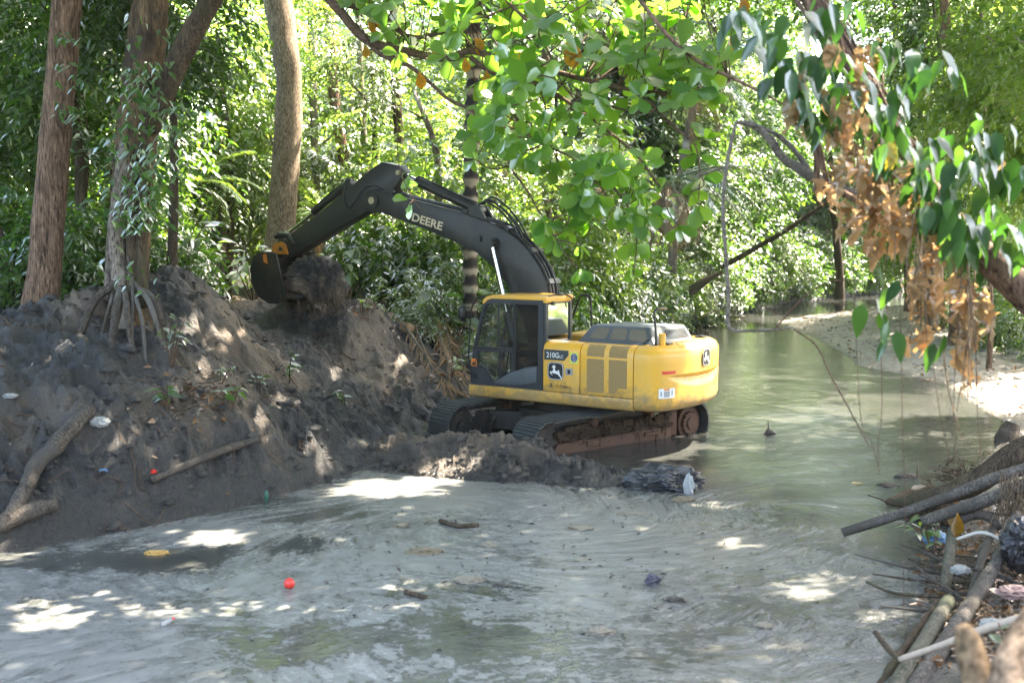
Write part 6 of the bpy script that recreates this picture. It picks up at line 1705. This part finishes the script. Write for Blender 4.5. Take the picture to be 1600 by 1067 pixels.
# strips of dry palm sheath
def strip(seq, w, name, label, m, cat='palm sheath'):
    P = np.array([on_ground(u, v) + [0, 0, dz] for u, v, dz in seq]); b = P[-1].copy(); C = spline(P - b, 14)
    tn_ = unit(np.gradient(C, axis=0)); sd = unit(np.cross(tn_, [0.3, -1, .4])); V = []
    for i in range(14):
        ww = w * (.4 + .6 * math.sin(math.pi * min(1, (i + 2) / 14)))
        V += [C[i] - sd[i] * ww / 2, C[i] + np.cross(sd[i], tn_[i]) * ww * .18, C[i] + sd[i] * ww / 2]
    F = [[3 * i + j, 3 * i + j + 1, 3 * i + j + 4, 3 * i + j + 3] for i in range(13) for j in (0, 1)]
    me = mesh(name, (np.array(V), F), m, True); float_attr(me, 'tint', np.full(len(V), .6))
    tag(link(name, me, None, tuple(b)), label, cat)
strip([(635, 412, 1.1), (650, 425, .9), (658, 440, .5)], .22, 'palm_sheath', 'curled tan palm sheath under the boom', LEAF_TAN)
strip([(662, 440, .7), (668, 455, .4), (672, 468, .2)], .18, 'palm_sheath', 'short curled brown palm sheath below the other one', LEAF_DRY)
strip([(662, 470, .3), (676, 500, .3), (690, 545, .2), (712, 600, .2)], .20, 'palm_sheath', 'long pale grey palm stalk running down the bank', LEAF_TAN)
strip([(720, 455, .6), (712, 480, .4), (706, 505, .2)], .2, 'palm_sheath', 'tan palm sheath beside the wing mirror', LEAF_TAN)
strip([(610, 500, .12), (632, 520, .12), (660, 520, .12)], .26, 'palm_sheath', 'pale dry leaf base lying on the mud crest', LEAF_TAN)

# ------------------------------------------------------------------ litter
def scatter_flat(name, pos, m, Lr, seed, kind='stuff', asp=.5, lift=.02):
    r2 = np.random.default_rng(seed); n = len(pos)
    d = unit(r2.normal(size=(n, 3)) * [1, 1, .25]); nn_ = unit(r2.normal(0, .5, (n, 3)) + [0, 0, 1.])
    L = r2.uniform(*Lr, n)
    V, F = leaf_quads(pos + [0, 0, lift], d, nn_, L, L * asp, .3)
    me = fast_mesh(name, V, F, m); float_attr(me, 'tint', np.repeat(r2.uniform(0, 1, n), 4))
    return tag(link(name, me), kind=kind)
def px_cloud(n, u, v, su, sv, seed):
    r2 = np.random.default_rng(seed)
    return [on_ground(u + r2.normal() * su, v + r2.normal() * sv) for _ in range(n)]
scatter_flat('leaf_litter', np.array(px_cloud(150, 330, 612, 34, 16, 1) + px_cloud(60, 300, 640, 30, 20, 2) + px_cloud(60, 622, 505, 26, 18, 3) + px_cloud(40, 590, 480, 24, 8, 4)), LITTER, (.06, .17), 5)
r2 = np.random.default_rng(6)
def band(n, xr, yr, cond):
    x, y = r2.uniform(*xr, n), r2.uniform(*yr, n); z, _, zo, _, ins = terrain(x, y)
    k = cond(x, y, z, zo, ins); return np.stack([x, y, z], 1)[k]
scatter_flat('leaf_litter', band(9000, (-16, 4), (14, 36), lambda x, y, z, zo, ins: (~ins) & (zo > .5) & (zo < 1.5)), LITTER, (.07, .2), 7)
scatter_flat('leaf_litter', band(9000, (3, 26), (6, 72), lambda x, y, z, zo, ins: (~ins) & (zo > 1.5)), LITTER, (.05, .17), 8)
scatter_flat('leaf_litter', band(500, (-9, -2), (12, 24), lambda x, y, z, zo, ins: (~ins) & (zo < .5)), LITTER, (.03, .10), 9)
scatter_flat('leaf_litter', np.array([on_ground(u, v) + [0, 0, .06] for u, v in scatter_later]), LITTER, (.10, .30), 55, asp=.35)
# clods and lumps on the mud slope
def clods(name, pos, sizes, m, seed):
    r3 = np.random.default_rng(seed)
    bm = bmesh.new(); bmesh.ops.create_icosphere(bm, subdivisions=2, radius=1); bv, bf = from_bm(bm)
    V, F, n = [], [], 0
    for p, s in zip(pos, sizes):
        q = bv * (1 + .45 * fbm(bv[:, 0] * 1.6 + r3.uniform(0, 90), bv[:, 1] * 1.4, bv[:, 2] * 1.4, o=3))[:, None] * [s, s * r3.uniform(.5, 1), s * r3.uniform(.3, .6)]
        a = r3.uniform(0, 6.28); q = q @ np.array([[math.cos(a), math.sin(a), 0], [-math.sin(a), math.cos(a), 0], [0, 0, 1]]) + p
        V.append(q); F.append(np.array(bf) + n); n += len(q)
    V = np.concatenate(V)
    me = fast_mesh(name, V, np.concatenate(F), m, True)
    float_attr(me, 'sand', np.repeat(r3.uniform(0, .42, len(pos)), len(bv))); float_attr(me, 'zone', np.zeros(len(V))); float_attr(me, 'wet', np.full(len(V), .2))
    return tag(link(name, me), kind='stuff')
cp = band(4500, (-11, 0), (11, 28), lambda x, y, z, zo, ins: (~ins) & (zo < .6) & (fbm(x * .7, y * .7, o=2) > -.05))
clods('mud_clods', cp, np.random.default_rng(3).lognormal(-3.35, .55, len(cp)), MUD, 4)
mxx = np.random.default_rng(5).uniform(-2.9, 2.7, 420); myy = np.random.default_rng(6).uniform(16.5, 20, 420); mh = mound_height(mxx, myy); kk = mh > .03
clods('mud_clods', np.stack([mxx, myy, mh], 1)[kk], np.random.default_rng(7).lognormal(-2.9, .5, kk.sum()), MUD, 8)
bd = band(700, (-11, 0), (11, 26), lambda x, y, z, zo, ins: (~ins) & (zo < .6) & (z < .75))
clods('mud_clods', bd, np.random.default_rng(13).lognormal(-2.9, .5, len(bd)), MUD, 14)
# roots and twigs sticking out of the slope
tv = []
for k in range(420):
    p = cp[np.random.default_rng(k).integers(len(cp))]; r3 = np.random.default_rng(1000 + k)
    d = unit(r3.normal(size=3) * [1, .7, .3] + [.3, -.3, -.25]) * r3.uniform(.15, .6)
    q = p + d; q[2] = gz(q[0], q[1]) + .01; mm = (p + q) / 2; mm[2] = gz(mm[0], mm[1]) + .03
    tv.append(tube([p + [0, 0, -.02], mm + r3.normal(0, .025, 3), q], [.011, .008, .003], 4, 6))
tag(link('root_strands', mesh('root_strands', join(*tv), BARK_TWIG, True)), kind='stuff')

# ------------------------------------------------------------------ logs and driftwood
GREYP = PALE = None
def log(name, label, P, r, m=BARK_GREYLOG, cat='log', seg=14, rough=.12, rs=4, seed=0, nodes=0, group=None, ends=True):
    P = np.array(P, float); b = P.mean(0); b[2] = P[:, 2].min() - .02
    n = max(20, int(np.linalg.norm(P[-1] - P[0]) / .08))
    rad = np.full(len(P), r) if np.isscalar(r) else np.array(r, float)
    rad = np.interp(np.linspace(0, 1, n), np.linspace(0, 1, len(rad)), rad) * (.70 if m in (GREYP, PALE) else 1)
    rad = rad * (1 + .05 * fbm(np.linspace(0, 6, n) + seed, np.zeros(n), o=3))
    if nodes:
        s = np.linspace(0, np.linalg.norm(P[-1] - P[0]), n)
        rad = rad * (1 + .10 * np.exp(-((s % nodes) - nodes / 2) ** 2 / .0006))
    t = thing(name, label, cat, tuple(b), group=group)
    part('wood', tube(spline(P - b, n), rad, seg, None, rough, rs, seed), m, t, True)
    return t, b
G = lambda u, v, dz=0: on_ground(u, v) + [0, 0, dz]
DRIFT = bark_mat('drift_wood', (.04, .033, .027), (.125, .102, .08), 8, (.065, .058, .05), (1, 1, 1), .6)
t, b = log('driftwood_log', 'thick grey driftwood log slanting down the mud slope at the left edge', [G(140, 655, .12), G(112, 686, .14), G(84, 716, .14), G(58, 744, .13), G(34, 790, .10), G(4, 838, .10)], [.09, .095, .105, .10, .095, .07], DRIFT, seed=1, rough=.28, rs=5)
log('driftwood_log', 'rounded grey log lying low at the left edge above the water line', [G(88, 800, .08), G(45, 815, .12), G(0, 836, .10), G(-40, 850, .1)], [.07, .12, .11, .10], DRIFT, seed=2, rough=.2)
t, b = log('driftwood_branch', 'long straight stick lying on the mud slope above the foam', [G(405, 692, .05), G(350, 712, .08), (G(296, 735, .08)), G(236, 756, .04)], [.05, .055, .06, .045], DRIFT, cat='branch', seed=3, rough=.15)
part('stub', tube(np.array([G(296, 738, .08), G(300, 728, .2), G(296, 718, .32)]) - b, [.03, .025, .015], 7), DRIFT, t, True)
log('bare_stick', 'thin stick poking out between the two tracks', [exworld((1.35, .75, .30)), exworld((1.12, .95, .62))], .035, DRIFT, cat='stick', seed=4)
log('bare_stick', 'straight stick standing against the fig root at left', [G(72, 515, .05), at(98, 470, 18.2)], .02, DRIFT, cat='stick', seed=5)

PALE = bark_mat('bamboo_skin', (.05, .047, .034), (.15, .138, .105), 9, (.11, .115, .07), (1, 1, 1), .25, .01)
GREYP = bark_mat('weathered_pole', (.05, .044, .037), (.155, .135, .113), 9, (.06, .053, .043), (1, 1, 1), .35, .01)
log('fallen_log', 'dark rough log at right, uppermost of the pile on the water edge', [at(1640, 690, 14.2), at(1590, 712, 14.3), at(1545, 742, 14.4), at(1500, 765, 14.5), at(1440, 780, 14.7), at(1392, 786, 14.9)], [.19, .18, .16, .14, .10, .05], BARK_DARK, seed=6, rough=.2, rs=3)
log('fallen_pole', 'long pale grey pole whose cut end reaches farthest into the water', [at(1316, 832, 13.6), at(1400, 805, 13.5), at(1480, 776, 13.4), at(1560, 745, 13.3), at(1640, 722, 13.2)], [.075, .085, .09, .10, .10], GREYP, seed=7, nodes=.9, rough=.05)
log('fallen_pole', 'smooth grey pole lying under the long pale one', [at(1440, 815, 13.0), at(1500, 795, 12.9), at(1560, 774, 12.8), at(1640, 742, 12.7)], [.09, .10, .11, .11], GREYP, seed=8, nodes=1.1, rough=.05)
log('fallen_log', 'short black log end sticking out of the water below the pale poles', [onz(1406, 800, .05), onz(1450, 800, .12), onz(1500, 806, .15)], [.10, .14, .14], BARK_DARK, seed=9, rough=.2)
log('driftwood_branch', 'short wet dark branch with a pale top beside the red leaf', [onz(1386, 785, .05), onz(1425, 768, .14), onz(1455, 758, .2)], [.04, .07, .06], BARK_DARK, cat='branch', seed=10)
log('fallen_pole', 'upright looking bamboo pole standing in the water, left of the others', [onz(1474, 932, .03), at(1482, 880, 12.1), at(1489, 828, 12.9)], [.08, .085, .085], PALE, seed=11, nodes=.5, rough=.04)
log('fallen_pole', 'split mossy bamboo pole running out of the bottom of the picture', [at(1482, 938, 10.9), at(1455, 985, 10.2), at(1420, 1040, 9.5), at(1380, 1105, 8.9)], [.095, .10, .10, .10], PALE, seed=12, nodes=.6, rough=.06)
log('fallen_log', 'dark split strip of bark lying along the mossy bamboo pole', [at(1468, 940, 11.0), at(1430, 990, 10.3), at(1395, 1040, 9.7), at(1355, 1105, 9.1)], [.03, .04, .045, .045], BARK_DARK, seed=13, rough=.3)
log('fallen_pole', 'longest jointed grey pole crossing the lower right corner', [at(1588, 803, 12.6), at(1568, 858, 11.7), at(1535, 915, 11.0), at(1490, 985, 10.1), at(1440, 1060, 9.3), at(1400, 1125, 8.8)], [.075, .09, .10, .11, .12, .12], GREYP, seed=14, nodes=.75, rough=.05)
log('fallen_pole', 'thin muddy pole between the upright bamboo and the longest pole', [at(1552, 826, 12.7), at(1535, 870, 12.0), at(1522, 915, 11.4), at(1515, 960, 10.9)], [.06, .065, .06, .05], GREYP, seed=15, nodes=.6, rough=.1)
log('bare_stick', 'pale thin stick slanting up to the right edge over the poles', [at(1406, 1030, 8.4), at(1470, 1008, 8.2), at(1540, 982, 8.0), at(1630, 955, 7.8)], [.022, .028, .03, .03], flat('peeled_wood', (.42, .33, .25), .7), cat='stick', seed=16)
log('bare_stick', 'short dark stick whose tip meets the pale slanting stick', [at(1368, 988, 9.1), at(1385, 1010, 8.8), at(1406, 1032, 8.5)], [.022, .025, .02], BARK_DARK, cat='stick', seed=17)
log('bare_stick', 'white bent twig lying across the poles beside the blue plastic', [at(1495, 842, 12.5), at(1530, 832, 12.5), at(1555, 838, 12.4), at(1572, 850, 12.3)], [.018, .022, .02, .012], flat('bleached_wood', (.5, .46, .40), .7), cat='stick', seed=18)
log('bare_stick', 'thick pale bent stick half buried in debris at the right edge', [at(1502, 812, 12.9), at(1525, 803, 12.9), at(1548, 810, 12.8), at(1562, 826, 12.7)], [.05, .06, .05, .04], DRIFT, cat='stick', seed=19)
log('stump', 'blurred pale brown stump filling the bottom right corner', [at(1600, 1420, 4.0), at(1590, 1180, 4.1), at(1588, 1080, 4.2), at(1625, 990, 4.3), at(1700, 900, 4.4)], [.15, .13, .105, .095, .08], bark_mat('stump_bark', (.12, .08, .05), (.30, .21, .14), 5, None, (1, 1, 1), .5), cat='stump', seg=18, seed=20, rough=.14, rs=3)
log('stump', 'blurred broken root knob left of the corner stump', [at(1560, 1250, 4.3), at(1530, 1090, 4.35), at(1512, 1010, 4.4), at(1503, 980, 4.4)], [.08, .066, .055, .04], bark_mat('root_knob_bark', (.10, .066, .036), (.25, .17, .10), 6, None, (1, 1, 1), .5), cat='root', seed=21, rough=.45, rs=5)
log('stump', 'stump of a tangled brown root mass on the bright right bank', [at(1570, 700, 21), at(1575, 680, 21), at(1582, 660, 21)], [.22, .2, .12], DRIFT, cat='root', seed=22, rough=.4)
r6 = np.random.default_rng(61)
for k in range(22):
    u, v = r6.uniform(1470, 1600), r6.uniform(760, 960); p = on_ground(u, v); a = r6.normal(2.2, .5); l = r6.uniform(.5, 1.3)
    q = p + [math.cos(a) * l, math.sin(a) * l * .9, 0]; q[2] = max(gz(q[0], q[1]), 0) + r6.uniform(.05, .25); p = p + [0, 0, .06]
    log('bare_stick', 'thin dark stick in the tangle of driftwood among the poles at lower right', [p, (p + q) / 2 + r6.normal(0, .04, 3), q], [.022, .018, .009], DRIFT if k % 3 else BARK_DARK, cat='stick', seed=60 + k, group='thin sticks tangled among the poles', seg=7)
# hanging dead roots over the pole ends at the right edge
hv_ = []
r3 = np.random.default_rng(8)
for k in range(120):
    u = r3.normal(1588, 14); v = r3.uniform(735, 790); Y = r3.uniform(12.4, 13.2)
    hv_.append(tube([at(u, v, Y), at(u + r3.normal(-3, 5), v + 20, Y), at(u + r3.normal(-8, 9), v + r3.uniform(25, 60), Y)], [.008, .006, .003], 4, 6))
for k in range(150):
    u, v = r3.normal(1500, 26), r3.normal(742, 10); Y = 15.0; d = r3.normal(0, 16, 2)
    hv_.append(tube([at(u, v, Y), at(u + d[0], v - abs(d[1]) * .6, Y + r3.normal(0, .2))], [.008, .003], 4))
for k in range(260):
    u = r3.uniform(1490, 1600); v = r3.uniform(830, 1000); p = on_ground(u, v); d = r3.normal(0, .16, 3) * [1, 1, .35]
    hv_.append(tube([p + [0, 0, .02], p + d * .5 + [0, 0, .07], p + d + [0, 0, .03]], [.007, .006, .003], 4))
tag(link('driftwood_debris', mesh('driftwood_debris', join(*hv_), bark_mat('debris_bark', (.06, .045, .03), (.24, .17, .11), 15), True)), kind='stuff')
dpos = np.array([on_ground(r3.uniform(1440, 1610), r3.uniform(790, 1050)) for _ in range(700)])
scatter_flat('leaf_litter', dpos, LITTER, (.05, .16), 12, lift=.05)
plant('seedling', 'small bright green weed sprouting over the pale pole', 1462, 782, 20, .16, LEAF_BRIGHT, h=.55, Y=13.3, seed=41, spread=1.1)
plant('seedling', 'blurred green leaves beside the corner stump', 1585, 985, 15, .2, LEAF_MID, h=.5, Y=7.2, seed=42, spread=.8)
def single_leaf(label, u, v, Y, s, d, n, m, kind='dry', z=None):
    p = at(u, v, Y) if z is None else onz(u, v, z)
    me = leaf_variants('fallen_leaf', kind, m, 1, curl=.3)[0]
    o = bpy.data.objects.new('fallen_leaf', me); COL.objects.link(o); o.matrix_basis = leaf_matrix(p, d, n, s)
    tag(o, label, 'leaf')
single_leaf('large orange brown dry leaf standing upright against the bamboo pole', 1496, 800, 12.6, .28, (0, -.1, -1), (.3, -1, .1), LEAF_ORANGE, 'obovate')
single_leaf('big curled brown dry leaf hanging under the pale pole', 1470, 795, 13.1, .30, (.6, -.1, -.6), (.1, -1, .3), LEAF_DRY)
single_leaf('red brown leaf resting by the wet dark branch', 1424, 764, 14.4, .20, (1, .1, .3), (0, -.4, 1), leaf_mat('red_leaf', (.35, .07, .02), (.4, .08, .02), .4, .5), 'ovate')
single_leaf('curved orange leaf draped over the longest pole', 1545, 920, 10.8, .28, (1, -.3, -.35), (.2, -.3, 1), LEAF_ORANGE, 'ovate')
single_leaf('orange leaf floating on the water near the right bank', 1330, 755, 0, .22, (1, .2, .05), (0, -.1, 1), LEAF_ORANGE, 'ovate', .02)
single_leaf('small orange leaf stuck on the mud slope at left', 88, 648, 0, .18, (.3, -.2, -1), (.2, -1, .3), leaf_mat('red_orange_leaf', (.6, .12, .01), (.6, .12, .01), .4, .5), 'ovate') if False else None

# ------------------------------------------------------------------ rubbish
def crumple(name, label, p, size, m, cat, seed, flatten=.6, amp=.9):
    bm = bmesh.new(); bmesh.ops.create_icosphere(bm, subdivisions=5 if amp > .6 else 4, radius=1); v, f = from_bm(bm)
    k = 1 + amp * (ridged(v[:, 0] * 1.1 + seed * 7, v[:, 1] * 1.1, v[:, 2] * 1.1, o=5) * .38)
    v = v * k[:, None] * np.array(size) * [1, 1, flatten]
    return tag(link(name, mesh(name, (v, f), m, True, 24), None, tuple(p)), label, cat)
PLW = flat('white_plastic', (.30, .295, .275), .45); PLB = flat('blue_plastic', (.10, .22, .36), .35); PLK = flat('black_plastic', (.025, .024, .026), .28); PLR = flat('red_plastic', (.72, .045, .03), .35)
PLG = flat('green_plastic', (.02, .10, .06), .3)
crumple('plastic_bag', 'crumpled dirty white plastic bag on the mud slope above the grey log', G(157, 668, .03), (.11, .10, .10), PLW, 'bag', 1)
crumple('plastic_scrap', 'small scrap of red plastic at the lower end of the long stick', G(240, 741, .02), (.04, .04, .04), PLR, 'plastic', 2)
crumple('plastic_scrap', 'small blue and white scrap on the mud slope at left', G(162, 738, .02), (.05, .03, .03), PLB, 'plastic', 3)
crumple('plastic_scrap', 'pale plastic scrap in the left bank hollow', G(16, 622, .02), (.09, .07, .05), PLW, 'plastic', 4)
crumple('plastic_bag', 'crumpled light blue plastic bag at the water edge by the poles', onz(1460, 843, .10), (.13, .10, .16), PLB, 'bag', 5)
crumple('plastic_scrap', 'white plastic scrap among the poles at right', at(1500, 890, 11.6), (.09, .07, .07), PLW, 'plastic', 6)
crumple('plastic_bag', 'black plastic bag at the right edge beside the longest pole', at(1600, 850, 11.4), (.20, .2, .26), PLK, 'bag', 7, .9)
crumple('plastic_scrap', 'pink and white plastic scrap at the right edge', at(1585, 925, 10.6), (.14, .1, .09), flat('pink_plastic', (.30, .19, .165), .5), 'plastic', 8)
crumple('foam_block', 'white foam piece wedged beside the corner sticks', at(1550, 975, 9.6), (.10, .07, .06), PLW, 'foam', 9, .8, .5)
crumple('plastic_scrap', 'dark green plastic cup stuck where the slope meets the foam', onz(416, 775, .06), (.035, .035, .09), PLG, 'cup', 10, 1, .05)
crumple('plastic_sheet', 'crumpled muddy black plastic sheet at the tip of the mud bar', (2.3, 17.05, .10), (.50, .34, .30), paint('muddy_plastic', (.032, .032, .036), .34, (.20, .18, .15), .7, .5, 5), 'plastic sheet', 11, .75, .85)
crumple('plastic_sheet', 'clear plastic strip hanging off the muddy black sheet', (2.60, 16.66, .10), (.07, .05, .16), flat('clear_plastic', (.38, .39, .38), .2), 'plastic sheet', 12, 1, .9)
def stone(label, u, v, size, m, seed, z=.0, cat='wood', name='floating_chip'):
    crumple(name, label, onz(u, v, z), size, m, cat, seed, .55, .95)
CHIP = flat('coconut_husk', (.20, .16, .10), .85); CHIPD = flat('wet_wood', (.06, .05, .04), .6); CHIPP = flat('pale_husk', (.24, .205, .15), .8)
stone('curved brown husk floating left of the eddy centre', 663, 863, (.19, .10, .09), CHIP, 21)
stone('pale husk floating in the foam left of the middle', 732, 907, (.15, .09, .08), CHIPP, 22)
stone('pale rounded lump floating above the brown husk', 763, 852, (.09, .07, .09), CHIPP, 23)
stone('pale husk floating low in the lower middle of the stream', 938, 988, (.11, .08, .09), CHIPP, 24)
stone('small pale husk bobbing to the right of the lower middle', 1193, 978, (.07, .06, .06), CHIPP, 25)
stone('purple grey wrapper standing up in the foam at right', 1020, 906, (.07, .05, .11), flat('purple_wrapper', (.07, .062, .08), .4), 26, .05, 'wrapper', 'floating_wrapper')
stone('greenish brown husk in the foam below the muddy sheet', 1068, 782, (.15, .10, .09), CHIP, 27)
stone('pale flat piece floating right of the eddy', 985, 803, (.16, .07, .05), CHIPP, 28)
stone('dark chip just under the purple wrapper, right of it', 1055, 938, (.09, .06, .06), CHIPD, 29)
stone('small dark stone shaped chip near the foam centre', 780, 915, (.06, .05, .05), CHIPD, 30)
stone('pale long husk half sunk in the foam near the eddy', 905, 826, (.17, .10, .06), CHIPP, 31)
stone('yellow brown husk floating below the left bank', 245, 865, (.13, .06, .07), flat('yellow_husk', (.45, .26, .07), .7), 32)
stone('dark wet lump in the water off the right debris pile', 1416, 746, (.16, .1, .10), CHIPD, 33)
stone('second dark wet lump, left of the first by the debris pile', 1388, 758, (.14, .1, .07), CHIPD, 34)
t, b = log('floating_stick', 'short dark stick floating in the lower left foam', [onz(634, 924, .02), onz(664, 933, .02)], .03, BARK_DARK, cat='stick', seed=31)
t, b = log('floating_stick', 'crooked dark stick floating at the eddy', [onz(688, 813, .02), onz(715, 821, .03), onz(748, 820, .02)], .03, BARK_DARK, cat='stick', seed=32)
ct = onz(1203, 678, 0)
st = thing('floating_snag', 'small dark snag with an upright twig standing in the open water', 'snag', tuple(ct))
part('wood', (lambda q: (q[0] * [.075, .06, .075], q[1]))(tube([(-1.2, 0, -.2), (-.4, 0, .5), (.3, 0, .4), (1.6, 0, -.1)], [.5, .8, .7, .3], 10, 14, .2, 3)), CHIPD, st, True)
part('twig', tube([(-.05, 0, 0), (-.03, 0, .12), (-.04, 0, .26)], [.02, .016, .010], 6), CHIPD, st, True)
# red ball and a small white bottle with a red cap
bc_ = onz(452, 911, .05)
bm = bmesh.new(); bmesh.ops.create_uvsphere(bm, u_segments=24, v_segments=16, radius=.058); v, f = from_bm(bm)
ball = tag(link('ball', mesh('ball', (v, f), PLR, True), None, tuple(bc_)), 'small bright red ball floating in the foam at lower left', 'ball')
part('ball_seam', tube([(.0585 * math.cos(a), .0585 * math.sin(a), 0.0) for a in np.linspace(0, 2 * math.pi, 24)], .002, 5), PLR, ball, rot=(.5, .3, 0))
bt = onz(260, 972, .02)
bo = thing('bottle', 'small white bottle with a red cap floating at lower left', 'bottle', tuple(bt), (0, R(72), R(40)))
bo.scale = (.65,) * 3
part('bottle_body', tube([(0, 0, -.09), (0, 0, -.085), (0, 0, .05), (0, 0, .08), (0, 0, .10)], [.02, .045, .045, .02, .018], 16), PLW, bo, True, 40)
part('cap', cyl((0, 0, .10), (0, 0, .13), .022, 14), PLR, bo, True, 40)
# pale foam flecks and bits riding on the eddy
r4 = np.random.default_rng(31); fp = []
for k in range(420):
    u, v = r4.normal(820, 260), r4.normal(850, 75)
    if v < 770: continue
    fp.append(onz(u, v, .012))
scatter_flat('floating_debris', np.array(fp), flat('floating_bits', (.09, .08, .065), .8), (.02, .10), 40, asp=.4, lift=.0)
# stones and rubble on the far sandbar and right beach
r5 = np.random.default_rng(41); rp_ = band(900, (9, 20), (18, 62), lambda x, y, z, zo, ins: (~ins) & (zo > 1.5) & (z < .9))
clods('beach_rubble', rp_, r5.lognormal(-2.9, .6, len(rp_)), flat('beach_stone', (.30, .27, .23), .85), 42)

# ------------------------------------------------------------------ air
hz = bpy.data.materials.new('haze_air'); hz.use_nodes = True; hz.node_tree.nodes.clear()
ho = hz.node_tree.nodes.new('ShaderNodeOutputMaterial'); hp = hz.node_tree.nodes.new('ShaderNodeVolumePrincipled')
hp.inputs['Color'].default_value = (.86, .92, .90, 1); hp.inputs['Density'].default_value = .0002; hp.inputs['Anisotropy'].default_value = .3
hz.node_tree.links.new(hp.outputs[0], ho.inputs['Volume'])
hb_ = link('haze', mesh('haze', box(-700, 700, -700, 700, -2.2, 45), hz)); tag(hb_, kind='stuff')
